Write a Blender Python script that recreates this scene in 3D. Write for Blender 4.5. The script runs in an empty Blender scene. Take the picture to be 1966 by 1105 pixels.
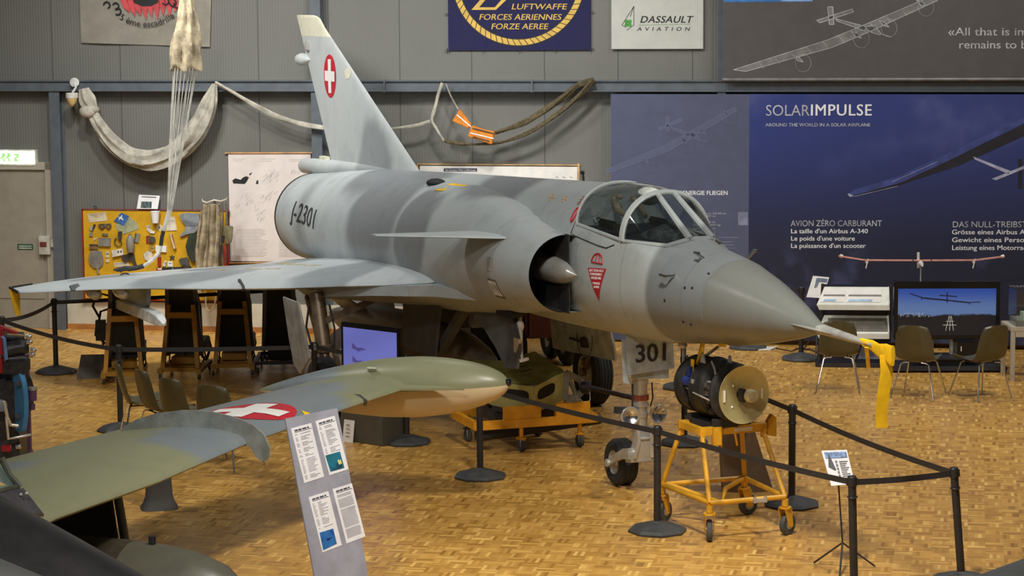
import bpy, bmesh, math, random
from mathutils import Vector, Matrix
from mathutils.bvhtree import BVHTree
random.seed(7)
sc = bpy.context.scene
COL = sc.collection
PI = math.pi
V = Vector

# ------------------------------------------------------------------ camera
CH, PITCH, ROLL, FPX = 4.66, math.radians(6.99), math.radians(-0.397), 4600.0
cam_d = bpy.data.cameras.new('camera')
cam_d.sensor_fit = 'HORIZONTAL'
cam_d.sensor_width = 36.0
cam_d.lens = 36.0 * FPX / 1966.0
cam_d.clip_start = 0.1
cam_d.clip_end = 200
cam = bpy.data.objects.new('camera', cam_d)
COL.objects.link(cam)
_f = V((0, math.cos(PITCH), -math.sin(PITCH)))
_u0 = V((0, math.sin(PITCH), math.cos(PITCH)))
_r0 = V((1, 0, 0))
_r = math.cos(ROLL) * _r0 + math.sin(ROLL) * _u0
_u = -math.sin(ROLL) * _r0 + math.cos(ROLL) * _u0
cam.matrix_world = Matrix(((_r.x, _u.x, -_f.x, 0), (_r.y, _u.y, -_f.y, 0), (_r.z, _u.z, -_f.z, CH), (0, 0, 0, 1)))
sc.camera = cam

# ------------------------------------------------------------------ light
w = bpy.data.worlds.new('world')
sc.world = w
w.use_nodes = True
w.node_tree.nodes['Background'].inputs[0].default_value = (0.80, 0.88, 1.0, 1)
w.node_tree.nodes['Background'].inputs[1].default_value = 0.17
def lamp(name, loc, tgt, size, power, col=(1, 0.975, 0.93), spread=140):
    d = bpy.data.lights.new(name, 'AREA')
    d.shape = 'DISK'; d.size = size; d.energy = power; d.color = col; d.spread = math.radians(spread)
    o = bpy.data.objects.new(name, d); COL.objects.link(o)
    o.location = loc
    o.rotation_euler = (V(tgt) - V(loc)).to_track_quat('-Z', 'Y').to_euler()
    return o
# high-bay hall lamps
lamp('hall_lamp', (-6.4, 23.0, 8.2), (-5.0, 26.5, 1.2), 0.9, 330)
lamp('hall_lamp', (-3.2, 9.0, 8.6), (-1.6, 18.0, 0.8), 1.0, 400, (1, 0.95, 0.88), 120)
lamp('hall_lamp', (1.0, 15.0, 8.2), (1.0, 18.6, 0.0), 1.0, 640, (1, 0.95, 0.84), 96)
lamp('hall_lamp', (6.2, 22.5, 8.2), (4.5, 26, 0.0), 0.9, 560, (1, 0.96, 0.88))
lamp('hall_lamp', (-1.0, 27.0, 8.2), (-1.6, 30.6, 0.6), 1.2, 330, (1, 0.985, 0.95))
lamp('hall_lamp', (5.0, 28.4, 8.2), (4.6, 30.4, 0.8), 1.2, 240, (1, 0.98, 0.93))
lamp('hall_lamp', (-6.2, 27.2, 7.9), (-2.6, 30.7, 2.6), 1.0, 330, (1, 0.99, 0.96), 110)
lamp('hall_lamp', (-4.6, 28.4, 7.7), (-4.6, 33.0, 1.2), 0.5, 150, (1, 0.98, 0.92), 84)
lamp('hall_lamp', (-0.2, 27.6, 7.9), (-0.2, 32.4, 1.4), 0.5, 120, (1, 0.98, 0.92), 80)
sc.view_settings.view_transform = 'Standard'
sc.view_settings.look = 'None'
sc.view_settings.gamma = 1.0
sc.view_settings.use_curve_mapping = False
sc.view_settings.exposure = -1.35

# ------------------------------------------------------------------ placing
C0 = V((0, 0, CH))
def ray(u, v): return _f + (u - 983.0) / FPX * _r - (v - 552.5) / FPX * _u
def fl(u, v, z=0.0):                                   # photo point standing on the floor (or at height z)
    d = ray(u, v); return C0 + d * ((z - CH) / d.z)
def dp(u, v, y):                                       # photo point at world depth y
    d = ray(u, v); return C0 + d * (y / d.y)
WM, WB = -0.1933, 32.45                               # the back wall: y = WM x + WB
WL = math.sqrt(1 + WM * WM)
WX = V((1, WM, 0)) / WL
WN = V((WM, -1, 0)) / WL                               # out of the wall, into the hall
W0 = V((0, WB, 0))
def wp(s, z, off=0.0): return W0 + WX * s + WN * off + V((0, 0, z))
def wuv(u, v, off=0.0):
    d = ray(u, v); o = W0 + WN * off
    t = (o - C0).dot(WN) / d.dot(WN)
    X = C0 + d * t - W0
    return X.dot(WX), X.z

# ------------------------------------------------------------------ materials
def lin(c):
    c = c / 255.0
    return c / 12.92 if c <= 0.04045 else ((c + 0.055) / 1.055) ** 2.4
def rgb(c): return (lin(c[0]), lin(c[1]), lin(c[2]), 1.0)
MATS = {}
class NT:
    def __init__(s, m): s.t = m.node_tree; s.n = s.t.nodes; s.l = s.t.links
    def new(s, k, **kw):
        n = s.n.new(k)
        for a, b in kw.items(): setattr(n, a, b)
        return n
    def set(s, sock, val):
        if hasattr(val, 'is_output'): s.l.new(val, sock)
        else: sock.default_value = val
    def math(s, op, a, b=None, c=None, clamp=False):
        n = s.new('ShaderNodeMath', operation=op); n.use_clamp = clamp
        s.set(n.inputs[0], a)
        if b is not None: s.set(n.inputs[1], b)
        if c is not None: s.set(n.inputs[2], c)
        return n.outputs[0]
    def mix(s, f, a, b, blend='MIX'):
        n = s.new('ShaderNodeMix', data_type='RGBA', blend_type=blend)
        s.set(n.inputs[0], f); s.set(n.inputs[6], a); s.set(n.inputs[7], b)
        return n.outputs[2]
    def noise(s, vec, scale, detail=3.0, rough=0.5):
        n = s.new('ShaderNodeTexNoise'); s.set(n.inputs['Vector'], vec)
        n.inputs['Scale'].default_value = scale; n.inputs['Detail'].default_value = detail; n.inputs['Roughness'].default_value = rough
        return n.outputs['Fac']
    def ss(s, x, lo, hi):
        n = s.new('ShaderNodeMapRange', interpolation_type='SMOOTHSTEP'); n.clamp = True
        s.set(n.inputs['Value'], x); n.inputs['From Min'].default_value = lo; n.inputs['From Max'].default_value = hi
        return n.outputs['Result']
    def obj(s): return s.new('ShaderNodeTexCoord').outputs['Object']
    def xyz(s, v):
        n = s.new('ShaderNodeSeparateXYZ'); s.set(n.inputs[0], v); return n.outputs
    def bump(s, h, st, dist=0.01):
        n = s.new('ShaderNodeBump'); n.inputs['Strength'].default_value = st; n.inputs['Distance'].default_value = dist
        s.set(n.inputs['Height'], h); return n.outputs[0]
def base(name, col=(128, 128, 128), rough=0.5, metal=0.0, spec=0.5, emit=None, es=1.0, trans=0.0, coat=0.0, ior=None):
    m = bpy.data.materials.new(name); m.use_nodes = True
    b = m.node_tree.nodes['Principled BSDF']
    b.inputs['Base Color'].default_value = rgb(col)
    b.inputs['Roughness'].default_value = rough
    b.inputs['Metallic'].default_value = metal
    b.inputs['Specular IOR Level'].default_value = spec
    b.inputs['Transmission Weight'].default_value = trans
    b.inputs['Coat Weight'].default_value = coat
    if ior: b.inputs['IOR'].default_value = ior
    if emit:
        b.inputs['Emission Color'].default_value = rgb(emit); b.inputs['Emission Strength'].default_value = es
    MATS[name] = m
    return m, NT(m), b
def mat(name, col, rough=0.5, metal=0.0, var=0.12, scale=6.0, bump=0.0, **kw):
    """plain material with a little procedural wear"""
    if name in MATS: return MATS[name]
    m, t, b = base(name, col, rough, metal, **kw)
    f = t.noise(t.obj(), scale, 4.0, 0.6)
    c1 = [max(0, x * (1 - var)) for x in col]; c2 = [min(255, x * (1 + var)) for x in col]
    t.set(b.inputs['Base Color'], t.mix(t.ss(f, 0.3, 0.7), rgb(c1), rgb(c2)))
    t.set(b.inputs['Roughness'], t.math('MULTIPLY_ADD', f, 0.2, max(0.02, rough - 0.1)))
    if bump: t.set(b.inputs['Normal'], t.bump(t.noise(t.obj(), scale * 6, 3.0), bump))
    return m

# ------------------------------------------------------------------ mesh building
def frame(axis, up=V((0, 0, 1))):
    z = V(axis).normalized()
    if abs(z.dot(up)) > 0.98: up = V((1, 0, 0))
    x = up.cross(z).normalized(); y = z.cross(x)
    return x, y, z
def sm(t): return t * t * (3 - 2 * t)
def interp(x, tab):
    """piecewise smooth table lookup: tab = [(x, v or tuple)...] ascending"""
    if x <= tab[0][0]: return tab[0][1]
    if x >= tab[-1][0]: return tab[-1][1]
    n = len(tab)
    for i in range(n - 1):
        if tab[i][0] <= x <= tab[i + 1][0]:
            x0, x1 = tab[i][0], tab[i + 1][0]; h = x1 - x0; t = (x - x0) / h
            def one(k):
                g = lambda j: tab[j][1] if k is None else tab[j][1][k]
                a, b_ = g(i), g(i + 1)
                d = (b_ - a) / h
                def tang(j):
                    if j <= 0 or j >= n - 1: return d
                    d0 = (g(j) - g(j - 1)) / (tab[j][0] - tab[j - 1][0]); d1 = (g(j + 1) - g(j)) / (tab[j + 1][0] - tab[j][0])
                    return 0 if d0 * d1 <= 0 else 2 * d0 * d1 / (d0 + d1)
                m0, m1 = tang(i) * h, tang(i + 1) * h
                return (2*t**3 - 3*t*t + 1) * a + (t**3 - 2*t*t + t) * m0 + (-2*t**3 + 3*t*t) * b_ + (t**3 - t*t) * m1
            if isinstance(tab[i][1], tuple): return tuple(one(k) for k in range(len(tab[i][1])))
            return one(None)
class B:
    def __init__(s): s.m = bmesh.new()
    def v(s, p): return s.m.verts.new(p)
    def f(s, vs):
        try: return s.m.faces.new(vs)
        except ValueError: return None
    def poly(s, pts): return s.f([s.v(p) for p in pts])
    def loft(s, rings, closed=True, caps=True):
        R = [[s.v(p) for p in r] for r in rings]
        n = len(R[0])
        for a, b in zip(R, R[1:]):
            for i in range(n if closed else n - 1):
                j = (i + 1) % n
                s.f([a[i], a[j], b[j], b[i]])
        if caps and closed:
            s.f(list(reversed(R[0]))); s.f(R[-1])
        return s
    def box(s, c, size, M=None, taper=None):
        hx, hy, hz = size[0] / 2, size[1] / 2, size[2] / 2
        P = []
        for z in (-hz, hz):
            k = taper if (taper and z > 0) else 1.0
            for x, y in ((-hx, -hy), (hx, -hy), (hx, hy), (-hx, hy)):
                p = V((x * k, y * k, z))
                if M: p = M @ p
                P.append(s.v(V(c) + p))
        for q in ((3, 2, 1, 0), (4, 5, 6, 7), (0, 1, 5, 4), (1, 2, 6, 5), (2, 3, 7, 6), (3, 0, 4, 7)):
            s.f([P[i] for i in q])
        return s
    def bar(s, p0, p1, w, h, up=V((0, 0, 1))):
        p0, p1 = V(p0), V(p1)
        x, y, z = frame(p1 - p0, up)
        q = [x * (a * w / 2) + y * (b * h / 2) for a, b in ((-1, -1), (1, -1), (1, 1), (-1, 1))]
        return s.loft([[p0 + o for o in q], [p1 + o for o in q]])
    def cyl(s, p0, p1, r0, r1=None, n=20, caps=True):
        p0, p1 = V(p0), V(p1); r1 = r0 if r1 is None else r1
        x, y, z = frame(p1 - p0)
        cs = [(math.cos(2*PI*i/n), math.sin(2*PI*i/n)) for i in range(n)]
        return s.loft([[p0 + x*(r0*c) + y*(r0*d) for c, d in cs], [p1 + x*(r1*c) + y*(r1*d) for c, d in cs]], True, caps)
    def lathe(s, prof, p0, axis, n=28, caps=True):
        x, y, z = frame(axis); p0 = V(p0)
        cs = [(math.cos(2*PI*i/n), math.sin(2*PI*i/n)) for i in range(n)]
        return s.loft([[p0 + z*h + x*(r*c) + y*(r*d) for c, d in cs] for r, h in prof], True, caps)
    def tube(s, pts, r, n=8, caps=True, flat=1.0, up=V((0, 0, 1))):
        pts = [V(p) for p in pts]; rings = []
        x0 = None
        for i, p in enumerate(pts):
            d = (pts[min(i+1, len(pts)-1)] - pts[max(i-1, 0)])
            if d.length < 1e-9: d = V((0, 0, 1))
            d.normalize()
            if x0 is None: x0, y0, _ = frame(d, up)
            x0 = (x0 - d * x0.dot(d)).normalized(); y0 = d.cross(x0)
            rr = r[i] if isinstance(r, (list, tuple)) else r
            rings.append([p + x0*(rr*math.cos(2*PI*k/n)) + y0*(rr*flat*math.sin(2*PI*k/n)) for k in range(n)])
        return s.loft(rings, True, caps)
    def prism(s, pts, vec):
        vec = V(vec); a = [s.v(V(p)) for p in pts]; b = [s.v(V(p) + vec) for p in pts]
        n = len(pts)
        s.f(list(reversed(a))); s.f(b)
        for i in range(n): s.f([a[i], a[(i+1) % n], b[(i+1) % n], b[i]])
        return s
    def sph(s, c, r, M=None, u=18, v=12):
        if not isinstance(r, (tuple, list)): r = (r, r, r)
        rings = []
        for j in range(v + 1):
            t = PI * j / v; t = min(max(t, 0.02), PI - 0.02)
            ring = []
            for i in range(u):
                p = V((r[0]*math.sin(t)*math.cos(2*PI*i/u), r[1]*math.sin(t)*math.sin(2*PI*i/u), -r[2]*math.cos(t)))
                ring.append(V(c) + ((M @ p) if M else p))
            rings.append(ring)
        return s.loft(rings)
    def torus(s, c, axis, R, r, n=28, k=10, a0=0.0, a1=2*PI):
        x, y, z = frame(axis); c = V(c); full = abs(a1 - a0 - 2*PI) < 1e-6
        rings = []
        for i in range(n + (0 if full else 1)):
            a = a0 + (a1 - a0) * i / n
            d = x*math.cos(a) + y*math.sin(a)
            rings.append([c + d*(R + r*math.cos(2*PI*j/k)) + z*(r*math.sin(2*PI*j/k)) for j in range(k)])
        if full: rings.append(rings[0])
        s.loft(rings, True, not full)
        if full: bmesh.ops.remove_doubles(s.m, verts=s.m.verts[:], dist=1e-6)
        return s
    def done(s, name, m, parent=None, ang=35, bevel=0.0):
        bmesh.ops.recalc_face_normals(s.m, faces=s.m.faces[:])
        if bevel:
            es = [e for e in s.m.edges if len(e.link_faces) == 2 and e.calc_face_angle(0) > 0.6]
            bmesh.ops.bevel(s.m, geom=es, offset=bevel, segments=2, affect='EDGES', clamp_overlap=True)
        me = bpy.data.meshes.new(name); s.m.to_mesh(me); s.m.free()
        o = bpy.data.objects.new(name, me); COL.objects.link(o)
        for x in (m if isinstance(m, (list, tuple)) else [m]): me.materials.append(x)
        me.polygons.foreach_set('use_smooth', [True] * len(me.polygons))
        me.set_sharp_from_angle(angle=math.radians(ang))
        if parent: o.parent = parent
        return o
def tag(o, label, cat, group=None, kind=None):
    if label: o['label'] = label
    if cat: o['category'] = cat
    if group: o['group'] = group
    if kind: o['kind'] = kind
    return o
def thing(name, label, cat, loc=(0, 0, 0), rz=0.0, group=None, rot=None):
    o = bpy.data.objects.new(name, None); COL.objects.link(o)
    o.empty_display_size = 0.2
    o.location = loc; o.rotation_euler = rot if rot else (0, 0, rz)
    return tag(o, label, cat, group)
def struct(o): o['kind'] = 'structure'; return o
def dup(root, loc, rz=None, label=None, group=None, rot=None):
    r = root.copy(); COL.objects.link(r); r.location = loc
    if rz is not None: r.rotation_euler = (0, 0, rz)
    if rot is not None: r.rotation_euler = rot
    if label: r['label'] = label
    if group: r['group'] = group
    for ch in list(root.children):
        c = ch.copy(); COL.objects.link(c); c.parent = r
        for g in list(ch.children):
            d = g.copy(); COL.objects.link(d); d.parent = c
    return r
def text(txt, size, origin, xd, yd, m, parent=None, name='lettering', align='LEFT', shear=0.0, bold=0.0, thick=0.001, spacing=1.0, width=None, warp=None):
    """raised lettering as a mesh: xd / yd are the reading and up directions"""
    cu = bpy.data.curves.new('t', 'FONT'); cu.body = txt; cu.size = size; cu.align_x = align
    cu.shear = shear; cu.offset = 0.0 if bold > 0 else bold * size; cu.extrude = thick / 2; cu.space_character = spacing; cu.resolution_u = 3
    to = bpy.data.objects.new('t', cu); COL.objects.link(to)
    dg = bpy.context.evaluated_depsgraph_get(); dg.update()
    me = bpy.data.meshes.new_from_object(to.evaluated_get(dg))
    bpy.data.objects.remove(to); bpy.data.curves.remove(cu)
    xd = V(xd).normalized(); yd = V(yd).normalized(); zd = xd.cross(yd)
    xs = [q.co.x for q in me.vertices] or [0]
    k = 1.0
    if width: k = width / max(1e-6, max(xs) - min(xs))
    if warp:
        bm = bmesh.new(); bm.from_mesh(me)
        bmesh.ops.triangulate(bm, faces=bm.faces[:])
        for _ in range(2): bmesh.ops.subdivide_edges(bm, edges=[e for e in bm.edges if e.calc_length() > size * 0.12], cuts=1)
        bm.to_mesh(me); bm.free()
    for q in me.vertices:
        p = V(origin) + xd * (q.co.x * k) + yd * q.co.y + zd * (q.co.z + thick / 2)
        q.co = warp(p, q.co.z) if warp else p
    if bold > 0:                                        # heavier strokes: the same letters set side by side
        bm = bmesh.new(); n0 = len(me.vertices)
        for j, dx in enumerate((-1, -0.33, 0.33, 1)):
            k0 = len(bm.verts); bm.from_mesh(me); bm.verts.ensure_lookup_table()
            for q in bm.verts[k0:]: q.co += (xd * (dx * bold * size * 0.95) + yd * ((j % 2 - .5) * bold * size * 0.5) + zd * (0.00015 * j)) if not warp else (xd * (dx * bold * size * .95))
        bm.to_mesh(me); bm.free()
    me.materials.clear(); me.materials.append(m)
    o = bpy.data.objects.new(name, me); COL.objects.link(o)
    if parent: o.parent = parent
    return o
# ------------------------------------------------------------------ the hall
WA = math.atan(WM)
MWR = Matrix.Rotation(WA, 3, 'Z')
def wall_obj(o): o.location = W0; o.rotation_euler = (0, 0, WA); return o
def wl_box(b, s0, s1, z0, z1, d0, d1):
    return b.box(((s0+s1)/2, -(d0+d1)/2, (z0+z1)/2), (s1-s0, abs(d1-d0), z1-z0))

# parquet of small basket-weave blocks
m, t, bs = base('parquet', (170, 120, 60), 0.33, spec=0.5)
o_ = t.new('ShaderNodeMapping'); t.set(o_.inputs['Vector'], t.obj()); o_.inputs['Rotation'].default_value = (0, 0, -WA); CELL = 0.15
o_.inputs['Scale'].default_value = (1/CELL, 1/CELL, 1)
x, y, _z = t.xyz(o_.outputs[0])
cx, cy = t.math('FLOOR', x), t.math('FLOOR', y)
fx, fy = t.math('FRACT', x), t.math('FRACT', y)
par = t.math('FLOORED_MODULO', t.math('ADD', cx, cy), 2.0)
lo = t.math('ADD', t.math('MULTIPLY', par, fx), t.math('MULTIPLY', t.math('SUBTRACT', 1.0, par), fy))
sl = t.math('MULTIPLY', lo, 5.0)
cmb = t.new('ShaderNodeCombineXYZ')
t.set(cmb.inputs[0], cx); t.set(cmb.inputs[1], cy); t.set(cmb.inputs[2], t.math('FLOOR', sl))
wn = t.new('ShaderNodeTexWhiteNoise', noise_dimensions='3D'); t.set(wn.inputs['Vector'], cmb.outputs[0])
rmp = t.new('ShaderNodeValToRGB'); t.set(rmp.inputs[0], wn.outputs['Value'])
e = rmp.color_ramp.elements
e[0].position = 0.0; e[0].color = rgb((150, 106, 46)); e[1].position = 1.0; e[1].color = rgb((238, 196, 112))
for p_, c_ in ((0.14, (180, 134, 64)), (0.5, (200, 152, 76)), (0.86, (214, 166, 86))):
    q = e.new(p_); q.color = rgb(c_)
big = t.noise(t.obj(), 0.9, 3.0)
gap = t.math('ABSOLUTE', t.math('SUBTRACT', t.math('FRACT', sl), 0.5))
edge = t.math('ABSOLUTE', t.math('SUBTRACT', t.math('ADD', t.math('MULTIPLY', par, fy), t.math('MULTIPLY', t.math('SUBTRACT', 1.0, par), fx)), 0.5))
line = t.math('MAXIMUM', t.ss(gap, 0.45, 0.5), t.ss(edge, 0.485, 0.5))
colr = t.mix(t.math('MULTIPLY', line, 0.3), rmp.outputs[0], rgb((130, 90, 44)))
cm2 = t.new('ShaderNodeCombineXYZ'); t.set(cm2.inputs[0], cx); t.set(cm2.inputs[1], cy); wn2 = t.new('ShaderNodeTexWhiteNoise', noise_dimensions='2D'); t.set(wn2.inputs['Vector'], cm2.outputs[0])
colr = t.mix(t.math('MULTIPLY', wn2.outputs['Value'], 0.35), colr, rgb((190, 142, 68)))
colr = t.mix(t.math('MULTIPLY', t.ss(big, 0.35, 0.75), 0.25), colr, rgb((182, 134, 66)))
t.set(bs.inputs['Base Color'], colr)
t.set(bs.inputs['Roughness'], t.math('MULTIPLY_ADD', wn.outputs['Value'], 0.12, 0.27))
t.set(bs.inputs['Normal'], t.bump(wn.outputs['Value'], 0.05, 0.002))
PARQ = m
b = B(); b.box((0, 20, -0.05), (46, 40, 0.1)); struct(b.done('floor', PARQ))

# ribbed metal wall cladding in one-metre sheets
m, t, bs = base('wall_cladding', (162, 160, 148), 0.55)
x, y, z = t.xyz(t.obj())
SEAM = wuv(906.5, 220)[0] % 1.0
fx = t.math('FRACT', t.math('SUBTRACT', x, SEAM))
sm_ = t.math('SUBTRACT', 0.5, t.math('ABSOLUTE', t.math('SUBTRACT', fx, 0.5)))
seam = t.math('SUBTRACT', 1.0, t.ss(sm_, 0.003, 0.010))
rib = t.math('SINE', t.math('MULTIPLY', x, 2 * PI / 0.04))
c_ = t.mix(t.noise(t.obj(), 1.3, 3.0), rgb((103, 103, 98)), rgb((115, 115, 110)))
c_ = t.mix(t.math('MULTIPLY', t.ss(rib, 0.2, 1.0), 0.10), c_, rgb((96, 94, 88)))
t.set(bs.inputs['Base Color'], t.mix(t.math('MULTIPLY', seam, 0.8), c_, rgb((56, 56, 54))))
t.set(bs.inputs['Normal'], t.bump(rib, 0.25, 0.004))
CLAD = m
b = B(); wl_box(b, -22, 20, 0, 9, -0.2, 0); struct(wall_obj(b.done('wall_back', CLAD)))
PLINTH = mat('plinth_white', (198, 190, 170), 0.6, var=0.03)
WOODB = mat('skirting_oak', (170, 112, 58), 0.4, var=0.12, scale=3)
STEEL = mat('girt_steel', (88, 95, 102), 0.5, var=0.05)
b = B(); wl_box(b, wuv(131, 600)[0], 12, 0.07, 0.40, 0, 0.03); struct(wall_obj(b.done('trim_1', PLINTH)))
b = B(); wl_box(b, wuv(131, 600)[0], 12, 0.0, 0.075, 0, 0.045); struct(wall_obj(b.done('baseboard_back', WOODB)))
b = B(); wl_box(b, -22, 20, 3.36, 3.375, 0, 0.20); wl_box(b, -22, 20, 3.495, 3.51, 0, 0.20); wl_box(b, -22, 20, 3.37, 3.50, 0, 0.17)
for s_ in (wuv(743, 168)[0], wuv(1025, 168)[0]): wl_box(b, s_, s_ + 0.02, 3.35, 3.52, 0.15, 0.205)
struct(wall_obj(b.done('trim_2', STEEL)))
def column(n, u0, u1, v, z1):
    s0, s1 = wuv(u0, v)[0], wuv(u1, v)[0]
    b = B(); wl_box(b, s0, s1, 0, z1, 0.16, 0.175); wl_box(b, s0, s1, 0, z1, 0.0, 0.015); wl_box(b, (s0+s1)/2-.03, (s0+s1)/2+.03, 0, z1, 0, 0.17)
    struct(wall_obj(b.done(n, STEEL)))
column('trim_3', 107, 127, 330, 3.36)
column('trim_4', 603, 623, 150, 9)
column('trim_5', 1380, 1396, 170, 9)

# side door with its frame, lock box and plate
DOOR = mat('door_paint', (150, 144, 130), 0.5, var=0.03)
DFRM = mat('door_frame_paint', (168, 163, 149), 0.5, var=0.03)
s1 = wuv(103, 330)[0]; s0 = s1 - 1.25
dr = thing('door_1', None, None, wp(s0, 0, 0), WA); dr['kind'] = 'structure'
wd = s1 - s0
b = B()
for a in ((wd-.10, wd, 0, 2.36), (0, .10, 0, 2.36), (0, wd, 2.25, 2.36)): wl_box(b, *a, 0, 0.09)
b.done('door_frame', DFRM, dr, bevel=0.006)
b = B(); wl_box(b, .10, wd-.10, 0.0, 2.25, 0.0, 0.05); wl_box(b, .10, wd-.16, 0.42, 2.19, 0.05, 0.062); b.done('door_leaf', DOOR, dr, bevel=0.004)
def dl(u, v): s_, z_ = wuv(u, v, .06); return s_ - s0, z_
LOCK = mat('lock_grey', (176, 174, 164), 0.4); LOCKR = mat('lock_red', (110, 52, 46), 0.5); SGRN = mat('sign_green', (52, 92, 66), 0.5)
xa, za = dl(77, 452); xb, zb = dl(100, 488)
b = B(); wl_box(b, xa, xb, zb, za, 0.06, 0.13); lk = b.done('lock_box', LOCK, dr, bevel=0.006)
b = B(); wl_box(b, xa+.02, xb-.05, (za+zb)/2-.02, (za+zb)/2+.05, 0.125, 0.134); b.done('lock_window', LOCKR, lk)
xa, za = dl(101, 458); xb, zb = dl(109, 474)
b = B(); wl_box(b, xa, xb, zb, za, 0.09, 0.15); b.done('door_handle', LOCK, dr, bevel=0.01)
xa, za = dl(34, 468); xb, zb = dl(64, 479)
b = B(); wl_box(b, xa, xb, zb, za, 0.06, 0.07); b.done('door_plate', SGRN, dr)
b = B()
for k in range(2): wl_box(b, xa+.02, xb-.02, za-.035-.03*k, za-.02-.03*k, 0.07, 0.0715)
b.done('door_plate_print', mat('print_pale', (196, 200, 190), 0.6), dr)

# ------------------------------------------------------------------ things on the wall
WHITE = mat('print_white', (232, 232, 232), 0.6, var=0.02)
BLACK = mat('print_black', (30, 30, 32), 0.6, var=0.02)
PAPER = mat('paper', (224, 220, 214), 0.7, var=0.03)
INK = mat('ink_grey', (120, 116, 114), 0.7, var=0.05)
INK2 = mat('ink_soft', (176, 168, 162), 0.7, var=0.05)
class WT:
    """a thing on the wall: local x along the wall, local -y into the hall"""
    def __init__(s, name, label, cat, u, v, group=None, off=0.0):
        s.s0, s.z0 = wuv(u, v, off); s.off = off
        s.o = thing(name, label, cat, wp(s.s0, s.z0, 0), WA, group)
    def L(s, u, v, off=None):
        off = s.off if off is None else off
        a, z = wuv(u, v, off); return V((a - s.s0, -off, z - s.z0))
    def box(s, name, m, u0, v0, u1, v1, d0, d1, bevel=0.0, b=None):
        p, q = s.L(u0, v0, d1), s.L(u1, v1, d1); own = b is None
        b = b or B()
        wl_box(b, min(p.x, q.x), max(p.x, q.x), min(p.z, q.z), max(p.z, q.z), d0, d1)
        if own: return b.done(name, m, s.o, bevel=bevel)
    def pl(s, b, pts, off, th=0.0012):
        b.prism([s.L(u, v, off) for u, v in pts], (0, -th, 0))
    def line(s, b, p, q, off, wpx=1.0, th=0.0012):
        a, c = s.L(*p, off), s.L(*q, off); d = (c - a); 
        if d.length < 1e-6: return
        n_ = V((-d.z, 0, d.x)).normalized() * (wpx * 0.0035)
        b.prism([a - n_, c - n_, c + n_, a + n_], (0, -th, 0))
    def text(s, txt, u0, vb, u1, vc, m, off, **k):
        p, q, r = s.L(u0, vb, off), s.L(u1, vb, off), s.L(u0, vc, off)
        cap = abs(r.z - p.z)
        return text(txt, cap / 0.73, p, (q - p), (0, 0, 1), m, s.o, width=(q - p).length, thick=0.0015, **k)

# squadron cloth, top left
CLOTH = mat('cloth_cream', (190, 184, 170), 0.85, var=0.04, bump=0.1)
T = WT('squadron_banner', 'cream cloth banner reading 5ème escadrille hanging on the upper wall', 'banner', 278, 84, off=0.03)
b = B(); n = 24; rings = []
for j in range(7):
    row = []
    for i in range(n + 1):
        f = i / n; u = 150 + (408 - 150) * f + (6 * math.exp(-f * 14) - 5 * math.exp(-(1 - f) * 14)) * (1 if j else 1) * (1 - j / 6)
        v = 82 + 8 * f - 190 * j / 6
        p = T.L(u, v); p.y -= 0.012 * math.sin(f * 9) * (1 - j / 6) + 0.002
        row.append(p)
    rings.append(row)
b.loft(rings, False, False)
g = bmesh.ops.solidify(b.m, geom=b.m.faces[:], thickness=0.004)
b.done('cloth', CLOTH, T.o)
EMR = mat('emblem_red', (186, 70, 74), 0.8); 
b = B(); c0 = T.L(281, -38, 0.055)
def arc_warp(p, _z):
    R = 0.66 + (p.z - c0.z); th = p.x / 0.72 
    return V((c0.x + R * 0 + (0.72 - p.z + T.L(281, 52).z) * math.sin(th), p.y, 0)) + V((0, 0, c0.z - (0.72 - (p.z - T.L(281, 52).z)) * math.cos(th)))
c0 = T.L(281, 52, 0.05) + V((0, 0, 0.72))
def arc_warp(p, _z):
    th = p.x / 0.72; R = 0.72 - (p.z - (c0.z - 0.72))
    return V((c0.x + R * math.sin(th), p.y, c0.z - R * math.cos(th)))
text('5 ème escadrille', 0.13, V((-0.42, -0.055, c0.z - 0.72)), (1, 0, 0), (0, 0, 1), BLACK, T.o, width=0.86, warp=arc_warp)
for k in range(9):
    u = 236 + k * 12.0; 
    T.pl(b, [(u - 8, -6), (u + 8, -6), (u + 11, 8 + 6 * math.sin(k)), (u + 13 - k * 1.2, 24 + 9 * math.sin(PI * k / 8) + (k % 2) * 6), (u + 2, 16 + 8 * math.sin(PI * k / 8))], 0.05)
b.done('emblem_flames', EMR, T.o)
b = B(); T.pl(b, [(252, -10), (258, 6), (272, 12), (290, 12), (302, 6), (308, -10)], 0.053)
for k, (u, v) in enumerate(((205, 10), (222, 12), (226, 22), (318, 3), (332, 6), (340, 9))):
    b.torus(T.L(u, v, 0.052), (0, 1, 0), 0.045, 0.012, 14, 6, 0.5 * k, 0.5 * k + 4.4)
b.done('emblem_body', BLACK, T.o)

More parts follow.
